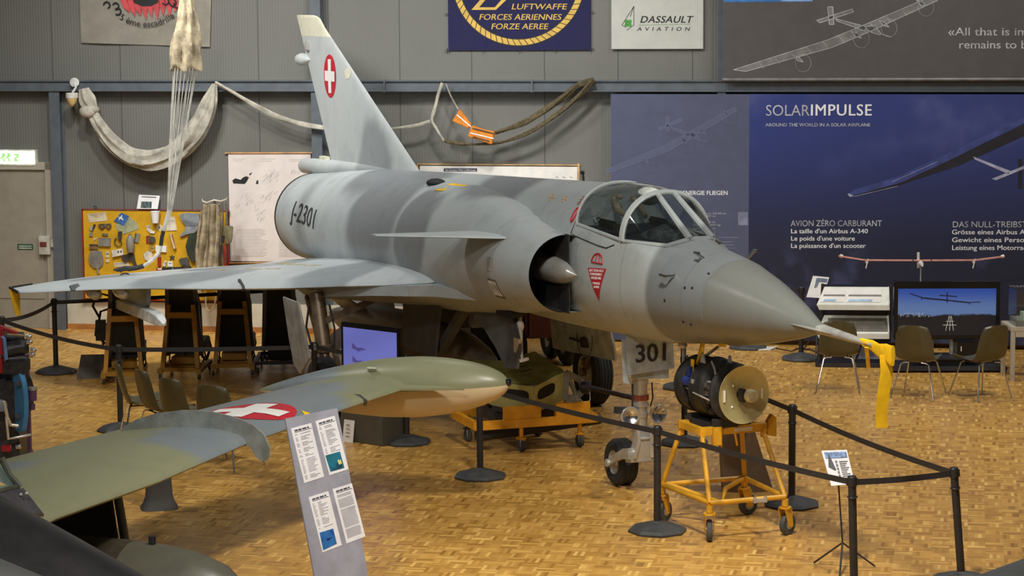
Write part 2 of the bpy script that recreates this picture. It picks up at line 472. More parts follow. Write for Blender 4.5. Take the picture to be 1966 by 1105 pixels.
# blue air-force banner with a rope ring
NAVY = mat('cloth_navy', (24, 24, 68), 0.85, var=0.05, bump=0.08)
GOLD = mat('print_gold', (206, 170, 84), 0.75, var=0.05)
T = WT('air_force_banner', 'dark blue banner with a gold rope ring and FORCES AERIENNES lettering', 'banner', 996, 98, off=0.03)
T.box('cloth', NAVY, 858.5, -150, 1134.5, 96, 0.02, 0.03)
b = B()
for u, v in ((859, 98), (928, 97.5), (997, 97), (1066, 97), (1134, 96)):
    T.line(b, (u, v - 6), (u, v + 3), 0.032, 1.6, 0.006)
for v in (27, 97):
    T.line(b, (854, v), (862, v), 0.032, 1.4, 0.006); T.line(b, (1131, v - 4), (1140, v - 4), 0.032, 1.4, 0.006)
b.done('tie_cord', BLACK, T.o)
def ring(b, R0, R1, a0, a1, off, sk=0.0, n=None):
    n = n or max(2, int((a1 - a0) / 0.05)); P = []
    for i in range(n + 1):
        a = a0 + (a1 - a0) * i / n; P.append((995.5 + R1 * math.sin(a + sk), -40 + R1 * math.cos(a + sk)))
    for i in range(n, -1, -1):
        a = a0 + (a1 - a0) * i / n; P.append((995.5 + R0 * math.sin(a), -40 + R0 * math.cos(a)))
    T.pl(b, P, off)
b = B(); ring(b, 114, 129, -PI*0.999, 0, 0.031); ring(b, 114, 129, 0, PI*0.999, 0.031); b.done('ring_outline', BLACK, T.o)
b = B(); N_ = 66
for i in range(N_):
    a = 2 * PI * i / N_; ring(b, 116, 127, a + 0.006, a + 2 * PI / N_ - 0.008, 0.0335, 0.05, 2)
b.done('rope_ring', GOLD, T.o)
for s_, u0, vb, u1, vc in (('LUFTWAFFE', 981, 18, 1088, 6.5), ('FORCES AERIENNES', 919, 38, 1077, 26.5), ('FORZE AEREE', 942, 56, 1052, 44.5)):
    T.text(s_, u0, vb, u1, vc, GOLD, 0.032, bold=0.012, shear=0.18)
b = B(); T.pl(b, [(905, 19), (925, -4), (935, -4), (920, 14), (950, 14), (966, -4), (976, -4), (952, 19)], 0.032); b.done('wing_mark', GOLD, T.o)

# white aviation-company board
ALU = mat('board_pale', (186, 187, 180), 0.4, var=0.02)
GREEN = mat('print_green', (70, 140, 60), 0.6)
T = WT('company_sign', 'pale square sign board lettered DASSAULT AVIATION on upper wall', 'sign', 1262, 94, off=0.05)
T.box('board', ALU, 1173.5, -80, 1350, 94, 0.0, 0.05, 0.004)
T.text('DASSAULT', 1228, 43.5, 1330, 30, BLACK, 0.051, bold=0.02, shear=0.25, spacing=1.06)
T.text('AVIATION', 1223, 59, 1325, 51.5, BLACK, 0.051, shear=0.2, spacing=1.9, bold=0.008)
b = B(); T.line(b, (1227, 48.5), (1325, 46), 0.051, 0.6); 
for k in range(4):
    a = k * PI / 2 + PI / 4; cu_, cv_ = 1206 + 4.6 * math.cos(a), 44.5 + 4.6 * math.sin(a)
    T.pl(b, [(cu_ + 3.9 * math.cos(q * PI / 5), cv_ + 3.9 * math.sin(q * PI / 5)) for q in range(10)], 0.051)
b.done('clover_mark', GREEN, T.o)
b = B()
for p, q in (((1217, 12), (1194, 48)), ((1217, 12), (1217, 48)), ((1194, 48), (1202, 53)), ((1217, 48), (1203, 58)), ((1210, 32), (1217, 12))): T.line(b, p, q, 0.051, 1.0)
b.done('sail_mark', BLACK, T.o)

# grey banner upper right with a drawn solar aeroplane
GREYB = mat('banner_grey', (78, 74, 73), 0.7, var=0.04)
LINEW = mat('line_pale', (176, 176, 180), 0.7); FILLG = mat('fill_grey', (112, 110, 108), 0.7)
T = WT('solar_banner', 'dark grey roller banner with a drawn solar aeroplane and quotation', 'banner', 1388, 154, off=0.30)
T.box('sheet', GREYB, 1388.5, -200, 2140, 150, 0.28, 0.29)
b = B(); b.cyl(T.L(1387, 153, .29), T.L(2140, 152, .29), 0.022, n=12); b.done('bottom_rail', mat('rail_grey', (110, 108, 106), 0.4), T.o)
T.box('blue_strip', mat('print_blue', (52, 110, 176), 0.6), 1390, -60, 1560, 3, 0.29, 0.292)
T.box('pale_strip', mat('print_palebl', (120, 150, 200), 0.6), 1500, -60, 1560, 2.5, 0.292, 0.293)
def solar(T, off, X, mf, ml, parent_names=('aeroplane_fill', 'aeroplane_lines'), wf=1.0, mirror=False):
    b = B(); c = B()
    def poly(pts):
        pts = [X(p) for p in pts]
        T.pl(b, pts, off)
        for p, q in zip(pts, pts[1:] + pts[:1]): T.line(c, p, q, off + 0.001, wf)
    poly([(0, 135), (12, 131), (180, 78), (260, 45), (385, -8), (392, 2), (270, 58), (190, 92), (24, 138)])
    for k in range(1, 12):
        f = k / 12.0; p = (20 + 366 * f, 131 - 138 * f * (0.75 + 0.25 * f)); T.line(c, X(p), X((p[0] + 8, p[1] + 10)), off + 0.001, wf * 0.6)
    poly([(196, 37), (255, 52), (252, 60), (200, 42)])
    poly([(160, 40), (228, 18), (231, 24), (166, 45)]); poly([(181, 14), (191, 14), (193, 48), (184, 48)])
    for u, v in ((120, 112), (232, 66), (285, 45), (356, 5)):
        poly([(u - 6, v - 5), (u + 6, v - 1), (u + 14, v + 8), (u + 4, v + 6)])
        cc = X((u + 14, v + 10))
        pts = [(cc[0] + 15 * math.cos(q * PI / 10), cc[1] + 17 * math.sin(q * PI / 10)) for q in range(20)]
        for p, q in zip(pts, pts[1:] + pts[:1]): T.line(c, p, q, off + 0.001, wf * 0.4)
    poly([(252, 52), (272, 50), (284, 66), (280, 68), (262, 62)]); T.line(c, X((282, 66)), X((304, 72)), off + 0.001, wf)
    b.done(parent_names[0], mf, T.o); c.done(parent_names[1], ml, T.o)
solar(T, 0.291, lambda p: (1408 + p[0], p[1] - 1), FILLG, LINEW)
T.text('«All that is impossible', 1820, 68, 2062, 52, LINEW, 0.291, bold=0.006)
T.text('remains to be achieved»', 1840, 93, 2094, 77, LINEW, 0.291, bold=0.006)

# blue-grey text panel and the big blue panel
BGREY = mat('panel_bluegrey', (76, 81, 107), 0.6, var=0.03)
m, t, bs = base('panel_night', (30, 40, 84), 0.55)
x, y, z = t.xyz(t.obj())
c1 = t.mix(t.ss(z, 1.0, 3.1), rgb((27, 30, 52)), rgb((38, 52, 118)))
c2 = t.mix(t.math('MULTIPLY', t.ss(t.noise(t.obj(), 0.9, 4.0), 0.5, 0.75), t.ss(z, 1.9, 3.2)), c1, rgb((78, 86, 140)))
t.set(bs.inputs['Base Color'], t.mix(t.math('MULTIPLY', t.ss(t.noise(t.obj(), 1.6, 5.0), 0.52, 0.7), t.math('SUBTRACT', 1.0, t.ss(z, 0.9, 1.5))), c2, rgb((62, 68, 104))))
NIGHT = m
T = WT('text_panel', 'blue-grey display panel with pale German text and faint aeroplane drawing', 'display panel', 1305, 660, off=0.22)
T.box('panel_sheet', BGREY, 1172.5, 180.5, 1436.4, 657, 0.19, 0.22)
FA1 = mat('faint_fill', (84, 89, 116), 0.6, var=0.03); FA2 = mat('faint_line', (100, 105, 132), 0.6, var=0.03)
solar(T, 0.221, lambda p: (1160 + p[0] * 0.65, 330 - (138 - p[1]) * 0.86 + 0), FA1, FA2)
T.text('MIT SOLARENERGIE FLIEGEN', 1256, 374, 1396, 365.5, WHITE, 0.221, bold=0.014)
for s_, u0, v in (('Spannweite 63,40 m', 1330, 411), ('Höhe 6,40 m', 1330, 416), ('Antrieb je 10 PS', 1330, 428), ('Gewicht 1600 kg', 1330, 433), ('Geschwindigkeit 70 km/h', 1330, 440), ('Flughöhe 8500 m', 1330, 446)):
    T.text(s_, u0, v, 1393 - (v % 3) * 10, v - 3.6, LINEW, 0.221)
b = B(); T.line(b, (1330, 455.5), (1418, 455.5), 0.221, 0.8)
for k in range(10): T.line(b, (1345, 464 + k * 6), (1406 + (k * 37 % 11), 464 + k * 6), 0.221, 0.7)
b.done('text_lines', mat('faint_text', (138, 142, 166), 0.6), T.o)
b = B(); T.pl(b, [(1417, 407), (1436, 407), (1436, 432), (1417, 432)], 0.221); b.done('grey_square', mat('panel_light', (122, 126, 152), 0.6), T.o)
T = WT('night_sky_panel', 'wide dark blue display panel titled SOLARIMPULSE on the right wall', 'display panel', 1700, 662, off=0.22)
T.box('panel_sheet', NIGHT, 1438.6, 180.5, 2150, 666, 0.19, 0.22)
T.text('SOLAR', 1469.5, 222, 1553, 200, LINEW, 0.221, bold=-0.004)
T.text('IMPULSE', 1555, 221.5, 1671, 199, WHITE, 0.221, bold=0.014, spacing=1.10)
T.text('AROUND THE WORLD IN A SOLAR AIRPLANE', 1469.5, 242.5, 1671, 236, LINEW, 0.221, bold=0.008)
T.text('AVION ZÉRO CARBURANT', 1518, 434, 1693, 422, LINEW, 0.221)
for k, (s_, u1) in enumerate((("La taille d'un Airbus A-340", 1665), ("Le poids d'une voiture", 1640), ("La puissance d'un scooter", 1661))):
    T.text(s_, 1518, 447.5 + 14 * k, u1, 438.5 + 14 * k, WHITE, 0.221, bold=0.012)
T.text('DAS NULL-TREIBSTOFF', 1828, 436, 2000, 424, LINEW, 0.221)
for k, (s_, u1) in enumerate((('Grösse eines Airbus A-340', 1995), ('Gewicht eines Personenwagens', 2040), ('Leistung eines Motorrads', 1976))):
    T.text(s_, 1827, 449.5 + 15 * k, u1, 440 + 15 * k, WHITE, 0.221, bold=0.012)
SOLB = mat('solar_blue', (56, 68, 128), 0.5); SOLD = mat('solar_dark', (26, 24, 36), 0.5); SOLW = mat('solar_pale', (160, 160, 184), 0.5)
b = B(); T.pl(b, [(1630, 371), (1640, 364), (1720, 340), (1820, 294), (1990, 214), (1990, 224), (1830, 304), (1730, 350), (1650, 372), (1634, 377)], 0.222); b.done('printed_wing', SOLB, T.o)
b = B(); T.pl(b, [(1650, 372), (1730, 350), (1830, 304), (1990, 226), (1990, 250), (1840, 318), (1724, 356), (1640, 377)], 0.221); T.pl(b, [(1955, 305), (1963, 305), (1962, 362), (1954, 362)], 0.2215); b.done('printed_shadow', SOLD, T.o)
b = B(); T.pl(b, [(1868, 300), (1940, 328), (1936, 334), (1872, 306)], 0.223); T.pl(b, [(1904, 343), (1966, 318), (1966, 324), (1912, 346)], 0.223); T.pl(b, [(1630, 371), (1640, 376), (1632, 378), (1627, 373)], 0.223)
T.line(b, (1640, 377), (1724, 357), 0.223, 0.8); T.line(b, (1713, 349), (1800, 310), 0.223, 0.7); b.done('printed_tail', SOLW, T.o)

# hanging diagram chart
ROD = mat('rod_wood', (178, 132, 84), 0.5)
T = WT('instruction_chart', 'pinkish-white hanging chart of small exploded diagrams left of the tail', 'chart', 520, 505, off=0.02)
T.box('sheet', mat('chart_paper', (218, 208, 202), 0.7, var=0.02), 438, 295, 600, 503, 0.015, 0.02)
b = B(); b.cyl(T.L(432, 294), T.L(604, 293.5), 0.014, n=10); b.done('top_rod', ROD, T.o)
b = B(); b.cyl(T.L(437, 504.5), T.L(602, 503.5), 0.012, n=10); b.done('bottom_rod', ROD, T.o)
b = B(); rd = random.Random(3)
for u0, u1, v in ((448, 470, 305), (448, 466, 308.5), (500, 529, 305), (500, 522, 309), (556, 586, 306), (556, 580, 309)): T.line(b, (u0, v), (u1, v), 0.0205, 0.35)
for k in range(20):
    v = 440 + k * 2.75; T.line(b, (455, v), (500 + rd.random() * 16, v), 0.0205, 0.28)
    if k > 5: T.line(b, (536, v), (560 + rd.random() * 16, v), 0.0205, 0.28)
for u, v, n_ in ((510, 345, 11), (524, 342, 9), (470, 380, 5), (476, 395, 6), (504, 384, 8), (494, 408, 7), (520, 380, 5), (455, 402, 5), (500, 425, 5), (565, 330, 6)):
    for q in range(n_):
        a = rd.random() * 0.8 - 1.4; l = 4 + rd.random() * 9; uu = u + rd.random() * 16 - 8; vv = v + rd.random() * 14 - 7
        T.line(b, (uu, vv), (uu + l * math.cos(a), vv + l * math.sin(a)), 0.0205, 0.3)
b.done('fine_print', INK, T.o)
b = B(); T.pl(b, [(446, 346), (452, 342), (462, 345), (466, 341), (472, 338), (478, 340), (474, 348), (470, 353), (448, 352)], 0.0205); T.pl(b, [(478, 334), (485, 330), (480, 337)], 0.0205); T.pl(b, [(493, 346), (496, 346), (496, 353), (491, 353)], 0.0205)
b.done('drawn_seat', BLACK, T.o)
# framed board behind the spine
T = WT('framed_chart', 'long wood-framed white chart board partly hidden behind the jet spine', 'chart', 960, 345, off=0.03)
T.box('sheet', PAPER, 806, 318, 1109, 470, 0.0, 0.02)
b = B()
for a in ((800, 314, 1113, 318), (1109, 314, 1113, 473), (800, 468, 1113, 473), (800, 314, 804, 473)): T.box('', None, *a, 0.0, 0.03, b=b)
b.done('frame', mat('frame_pine', (196, 158, 106), 0.5), T.o)
b = B(); T.pl(b, [(852, 323), (916, 323), (916, 329), (852, 329)], 0.021); b.done('title_block', mat('title_navy', (36, 36, 60), 0.6), T.o)
T.text('Die Schweizer Militär-Luftfahrzeuge', 855, 327.8, 913, 324.5, WHITE, 0.0225)
b = B()
for u in (1067, 1080, 1094): T.line(b, (u, 339), (u + 5, 341), 0.021, 1.0)
b.done('small_silhouettes', INK, T.o)
# emergency exit lamp
T = WT('exit_sign', 'lit green and white emergency exit sign box above the door', 'exit sign', 30, 318, off=0.12)
LITW = base('exit_lit', (235, 240, 225), 0.4, emit=(238, 246, 220), es=5.5)[0]
T.box('housing', mat('white_plastic', (225, 225, 215), 0.4), -20, 287, 68, 318, 0.0, 0.10, 0.005)
T.box('lit_face', LITW, -18, 290, 66, 314.5, 0.10, 0.112)
GRL = base('exit_green', (120, 180, 110), 0.5, emit=(150, 205, 120), es=2.6)[0]
b = B()
for u in (7, 17):
    T.pl(b, [(u - 4, 294), (u + 2, 294), (u + 4, 300), (u - 1, 302), (u + 4, 309), (u, 310), (u - 3, 303), (u - 7, 306), (u - 7, 303), (u - 3, 299)], 0.112)
T.pl(b, [(26, 295), (36, 295), (37, 301), (31, 304), (37, 309), (27, 310), (28, 302), (33, 299), (27, 298)], 0.112)
b.done('running_figure', GRL, T.o)
# wall spot lamp on the girt
T = WT('wall_spot_lamp', 'white swivel spot lamp with amber glass clamped to the wall girt', 'lamp', 142, 168, off=0.22)
b = B(); b.cyl(T.L(143, 158, .2), T.L(143, 158, .23), 0.065, n=20); b.tube([T.L(143, 160, .22), T.L(146, 168, .27), T.L(139, 178, .30)], 0.018); b.done('bracket', mat('grey_white', (190, 190, 184), 0.4), T.o)
b = B(); c_ = T.L(138, 178, .31); b.lathe([(0.085, 0), (0.088, -0.06), (0.08, -0.075)], c_, (0, 0, 1), 20); b.done('hood', mat('white_plastic', (225, 225, 215), 0.4), T.o)
b = B(); b.lathe([(0.078, -0.075), (0.07, -0.11), (0.05, -0.15), (0.02, -0.185), (0.004, -0.19)], c_, (0, 0, 1), 20); b.done('amber_glass', mat('amber', (206, 178, 120), 0.2), T.o)
# ------------------------------------------------------------------ the delta-wing jet
JP = V((1.078, 22.328, 0)); JH = math.radians(21.87)
jet = thing('delta_wing_jet', 'large grey delta-wing fighter jet lettered J-2301 standing in the middle of the hall', 'aircraft', JP, JH - PI / 2)
def J(a, s, z): return V((a, -s, z))          # forward, starboard, up -> jet-local
def paint(name, light, dark, blobs, lines, rough=0.42, nose=None):
    m, t, bs = base(name, light, rough)
    co = t.obj(); ns = t.new('ShaderNodeTexNoise'); t.set(ns.inputs['Vector'], co); ns.inputs['Scale'].default_value = 1.3; ns.inputs['Detail'].default_value = 2.0
    va = t.new('ShaderNodeVectorMath', operation='MULTIPLY_ADD'); t.set(va.inputs[0], ns.outputs['Color']); va.inputs[1].default_value = (0.5,)*3; t.set(va.inputs[2], co)
    mask = 0.0
    for (c, r) in blobs:
        d = t.new('ShaderNodeVectorMath', operation='DISTANCE'); t.set(d.inputs[0], va.outputs[0]); d.inputs[1].default_value = V(c) + V((0.25,)*3)
        k = t.math('SUBTRACT', 1.0, t.ss(d.outputs['Value'], r * 0.78, r * 1.12))
        mask = t.math('MAXIMUM', mask, k)
    x, y, z = t.xyz(co)
    if nose: mask = t.math('MAXIMUM', mask, t.ss(t.math('ADD', x, t.math('MULTIPLY', z, nose[1])), nose[0], nose[0] + 0.10))
    col = t.mix(mask, rgb(light), rgb(dark))
    f = t.noise(co, 3.2, 5.0, 0.65)
    col = t.mix(t.math('MULTIPLY', t.ss(f, 0.45, 0.75), 0.22), col, rgb([q * 0.72 for q in dark]))
    ln = 0.0
    for a in lines:
        ln = t.math('MAXIMUM', ln, t.math('SUBTRACT', 1.0, t.ss(t.math('ABSOLUTE', t.math('SUBTRACT', x, a)), 0.002, 0.006)))
    if lines: col = t.mix(t.math('MULTIPLY', ln, 0.45), col, rgb((70, 72, 72)))
    t.set(bs.inputs['Base Color'], col)
    t.set(bs.inputs['Roughness'], t.math('MULTIPLY_ADD', f, 0.2, rough - 0.1))
    return m
BLB = [((-5.0, -0.75, 2.35), 1.05), ((-6.2, 0.2, 2.6), 0.95), ((-2.5, 0.0, 2.85), 0.75), ((-3.4, -1.0, 2.2), 0.6)]
JET = paint('jet_paint', (172, 179, 180), (124, 129, 132), BLB, [-9.35, -7.35, -2.95, -1.05, 0.92, 1.98], nose=(1.33, 0.0))
WING = paint('jet_wing_paint', (184, 192, 194), (142, 150, 154), [((-6.9, -2.35, 1.4), 0.75), ((-7.9, -1.4, 1.3), 0.9), ((-4.6, -1.3, 1.6), 0.65), ((-8.6, -3.1, 1.2), 0.45)], [], 0.38)
RADM = paint('radome_paint', (120, 122, 118), (114, 116, 112), [], [], 0.30)
FINP = paint('fin_paint', (188, 194, 194), (150, 156, 158), [((-7.2, 0, 2.5), 0.7)], [-8.9], 0.45)
CREAM = mat('cream_plastic', (214, 212, 190), 0.5, var=0.03)
DARK = mat('dark_void', (22, 22, 24), 0.7)
DUCT = mat('intake_shade_grey', (46, 46, 46), 0.6)  # dark tone stands in for the shade inside the intakes
MET = mat('bare_metal', (204, 203, 198), 0.3, metal=0.55, var=0.05)
SILV = mat('silver_paint', (178, 176, 170), 0.38, metal=0.3)
RUB = mat('tyre_rubber', (34, 34, 35), 0.75, var=0.2)
CHROME = mat('chrome', (206, 206, 208), 0.2, metal=1.0, var=0.03)
STEN = mat('stencil_black', (44, 44, 46), 0.6)
RED = mat('marking_red', (186, 34, 48), 0.5, var=0.05)
WHT = mat('marking_white', (232, 230, 226), 0.5, var=0.02)
YEL = mat('tag_yellow', (232, 186, 24), 0.55, var=0.08)
ORG = mat('stencil_orange', (216, 150, 70), 0.6)
CAVE = mat('bay_dark', (58, 54, 48), 0.7)

def egg(a, w, zc, up, dn, n=64, zmax=None):
    P = []
    for i in range(n):
        f = 2 * PI * i / n; z = zc + (up if math.sin(f) > 0 else dn) * math.sin(f)
        if zmax is not None: z = min(z, zmax)
        P.append(J(a, w * math.cos(f), z))
    return P
FUS = [(-6.5, (.42, 2.15, .46, .5)), (-5.5, (.46, 2.15, .50, .55)), (-4.1, (.50, 2.13, .585, .66)), (-2.6, (.53, 2.08, .70, .66)), (-1.3, (.55, 2.04, .80, .61)), (-.5, (.555, 2.03, .845, .57)),
       (0.0, (.55, 2.03, .875, .545)), (.5, (.525, 2.03, .86, .525)), (1.0, (.485, 2.03, .80, .49)), (1.4, (.455, 2.03, .56, .455)), (1.6, (.44, 2.035, .455, .435)), (2.0, (.402, 2.04, .405, .39)), (2.3, (.37, 2.04, .37, .36))]
def fus(a): return interp(a, FUS)
SILL = [(-.15, 3.2), (-.14, 2.53), (-.1, 2.52), (.85, 2.455), (1.4, 2.44), (1.56, 2.50), (1.58, 3.2)]
def sill(a):
    for (x0, z0), (x1, z1) in zip(SILL, SILL[1:]):
        if x0 <= a <= x1: return z0 + (z1 - z0) * (a - x0) / (x1 - x0)
    return None
sts = [-6.5 + 0.25 * i for i in range(24)] + [-.6, -.47, -.44, -.3, -.15, 0, .15, .3, .45, .6, .75, .9, 1.05, 1.2, 1.35, 1.45, 1.56, 1.58, 1.7, 1.85, 2.0, 2.15, 2.3]
b = B(); b.loft([egg(a, *fus(a), zmax=sill(a)) for a in sts]); body = b.done('fuselage', JET, jet, ang=50)
# radome with the fine nose boom
b = B(); R = [(2.302, .368, 2.04), (2.5, .332, 2.037), (2.75, .286, 2.03), (3.07, .212, 2.022), (3.3, .155, 2.013), (3.5, .098, 2.006), (3.65, .055, 2.0), (3.75, .040, 1.998)]
rt = [(r[0], (r[1], r[2])) for r in R]
b.loft([[J(a, interp(a, rt)[0] * math.cos(2*PI*i/48), interp(a, rt)[1] + interp(a, rt)[0] * math.sin(2*PI*i/48)) for i in range(48)] for a in [2.302 + (3.75 - 2.302) * k / 20 for k in range(21)]])
rad = b.done('radome', RADM, jet)
b = B(); b.loft([[J(a, r * 1.25 * math.cos(2*PI*i/16), z + r * math.sin(2*PI*i/16)) for i in range(16)] for a, r, z in ((3.70, .042, 1.999), (3.95, .036, 1.992), (4.2, .030, 1.985), (4.36, .022, 1.98), (4.52, .018, 1.977))])
b.done('nose_boom', SILV, jet)
b = B(); b.prism([J(3.25, .135, 2.012), J(3.7, .10, 2.0), J(3.95, .05, 1.992), J(3.7, .0, 2.0), J(3.25, .0, 2.012)], (0, 0, .006)); b.prism([J(3.25, -.135, 2.012), J(3.7, -.10, 2.0), J(3.95, -.05, 1.992), J(3.7, .0, 2.0), J(3.25, .0, 2.012)], (0, 0, .006)); b.done('nose_strake', MET, jet)
# yellow pitot cover with its long ribbon
cov = None
b = B(); b.loft([[J(a, (.022 if a < 4.5 else .014) * math.copysign(abs(math.cos(2*PI*i/14)) ** .6, math.cos(2*PI*i/14)), z + r * math.copysign(abs(math.sin(2*PI*i/14)) ** .7, math.sin(2*PI*i/14)) - .008 * math.sin(a * 40)) for i in range(14)] for a, r, z in ((4.34, .022, 1.981), (4.40, .034, 1.976), (4.5, .042, 1.966), (4.6, .052, 1.955), (4.7, .066, 1.944), (4.78, .078, 1.934), (4.81, .080, 1.93))])
cov = b.done('pitot_cover', YEL, jet)
b = B(); pts = []
b2 = [J(4.70, 0, 1.93), J(4.72, .0, 1.80), J(4.69, .01, 1.62), J(4.67, .012, 1.46), J(4.665, .0, 1.36)]
A_ = [p + V((-.01, -.048, 0)) for p in b2]; C_ = [p + V((.01, .048, 0)) for p in b2]
b.loft([[p, q, q + V((.004, -.002, 0)), p + V((.004, -.002, 0))] for p, q in zip(A_, C_)]); b.done('ribbon', YEL, cov)
b = B(); b.bar(J(4.44, .06, 2.0), J(4.52, -.14, 1.92), .03, .012); b.bar(J(4.5, .05, 1.96), J(4.40, -.03, 1.78), .03, .01); b.done('tie_end', YEL, cov)

# rear fuselage with the two intake trunks
TRK = [(-9.75, (0., .57, 1.78, .57)), (-9.0, (0., .63, 1.81, .60)), (-8.0, (0., .71, 1.84, .66)), (-6.5, (.02, .81, 1.88, .725)), (-5.0, (.12, .80, 1.92, .73)), (-3.5, (.30, .69, 1.985, .69)), (-2.5, (.42, .60, 2.03, .635)), (-1.5, (.50, .52, 2.06, .54)), (-.6, (.58, .43, 2.07, .41)), (-.05, (.60, .375, 2.075, .365))]
def trk(a): return interp(a, TRK)
def trunk(a, n=24):
    s0, rs, zc, h = trk(a); P = []; k = min(1.0, max(0.0, (a + 5.4) / 1.6)); k = sm(k)
    inn = []
    for i in range(1, 6):
        f = PI / 2 + k * math.radians(58) * i / 5
        inn.append((max(0.0, s0 * (1 - (1 - k) * i / 5) + rs * .75 * math.cos(f)), zc + h * math.sin(f)))
    for s, z in reversed(inn): P.append(J(a, s, z))
    for i in range(n + 1):
        f = PI / 2 - PI * i / n; P.append(J(a, s0 + rs * math.cos(f), zc + h * math.sin(f)))
    for i in range(n + 1):
        f = -PI / 2 + PI * i / n; P.append(J(a, -(s0 + rs * math.cos(f)) - 1e-4, zc + h * math.sin(f)))
    for s, z in inn: P.append(J(a, -s - 1e-4, z))
    return P
st2 = [-9.75 + 0.25 * i for i in range(38)] + [-.35, -.22, -.12, -.05]
b = B(); b.loft([trunk(a) for a in st2], True, False); rear = b.done('rear_fuselage', JET, jet, ang=60)
bvh = BVHTree.FromPolygons([v.co.copy() for v in rear.data.vertices], [tuple(p.vertices) for p in rear.data.polygons])
bvf = BVHTree.FromPolygons([v.co.copy() for v in body.data.vertices], [tuple(p.vertices) for p in body.data.polygons])
def stick(dirn, tree, off):
    dirn = V(dirn)
    def wfun(p, z):
        h = tree.ray_cast(p - dirn * 3, dirn)
        if h[0] is None: return p
        return h[0] - dirn * (off + (0.002 if z > 0 else 0))
    return wfun
SIDE = (0, 1, 0)                                        # looking from starboard
b = B(); b.lathe([(.571, .06), (.572, 0), (.52, .01), (.50, .3), (.48, .9)], J(-9.80, 0, 1.78), (1, 0, 0), 48, False); b.done('jet_nozzle', mat('nozzle_steel', (70, 66, 64), 0.4, metal=0.7), jet)
for sg, nm in ((1, 'starboard'), (-1, 'port')):
    def dring(a, k, s_in, n=24):
        s0, rs, zc, h = trk(a); P = []
        for i in range(n + 1):
            f = PI / 2 - PI * i / n; P.append(J(a, sg * (s0 + (rs - k) * math.cos(f)), zc + (h - k) * math.sin(f)))
        for i in range(1, 8): P.append(J(a, sg * s_in, zc - (h - k) + 2 * (h - k) * i / 8))
        return P
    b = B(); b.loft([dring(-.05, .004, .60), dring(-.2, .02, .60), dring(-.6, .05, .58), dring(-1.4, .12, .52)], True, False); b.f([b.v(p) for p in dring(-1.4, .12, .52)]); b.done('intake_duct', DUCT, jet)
    b = B(); b.box(J(-.35, sg * .59, 2.075), (.72, .010, .74)); b.done('splitter_plate', DUCT, jet)  # plate coloured dark for the shade it lies in
    b = B(); P = [(.198, .004), (.15, .024), (.06, .068), (-.03, .098), (-.12, .112), (-.3, .125), (-.6, .13), (-.9, .12)]
    b.loft([[J(a, sg * (.597 + r * math.cos(f)), 2.085 + r * math.sin(f)) for f in [PI / 2 - PI * i / 16 for i in range(17)]] for a, r in P], True, True)
    b.done('shock_cone', MET, jet)
# small nose wall doors between body and trunk
# wing
LE = [(0.55, -1.75, 1.83), (0.85, -2.45, 1.77), (1.0, -2.75, 1.71), (1.5, -4.05, 1.56), (2.0, -4.98, 1.46), (2.5, -5.84, 1.385), (3.0, -6.70, 1.32), (3.5, -7.56, 1.235), (4.0, -8.43, 1.13), (4.11, -8.72, 1.10)]
TE = [(0.55, -9.35, 1.27), (1.0, -9.35, 1.235), (2.0, -9.3, 1.225), (3.0, -9.25, 1.20), (3.6, -9.22, 1.16), (4.11, -9.25, 1.095)]
let = [(l[0], (l[1], l[2])) for l in LE]; tet = [(l[0], (l[1], l[2])) for l in TE]
def wsec(s, sg):
    (al, zl), (at, zt) = interp(s, let), interp(s, tet); c = al - at; th = 0.036 * c + 0.012
    top, bot = [], []
    for i in range(15):
        x = (1 - math.cos(PI * i / 14)) / 2
        y = 5 * th * (0.2969 * math.sqrt(x) - 0.126 * x - 0.3516 * x * x + 0.2843 * x**3 - 0.1036 * x**4)
        zc = zl + (zt - zl) * x
        top.append(J(al - c * x, sg * s, zc + y * 1.15)); bot.append(J(al - c * x, sg * s, zc - y * 0.6))
    return top + list(reversed(bot[1:-1]))
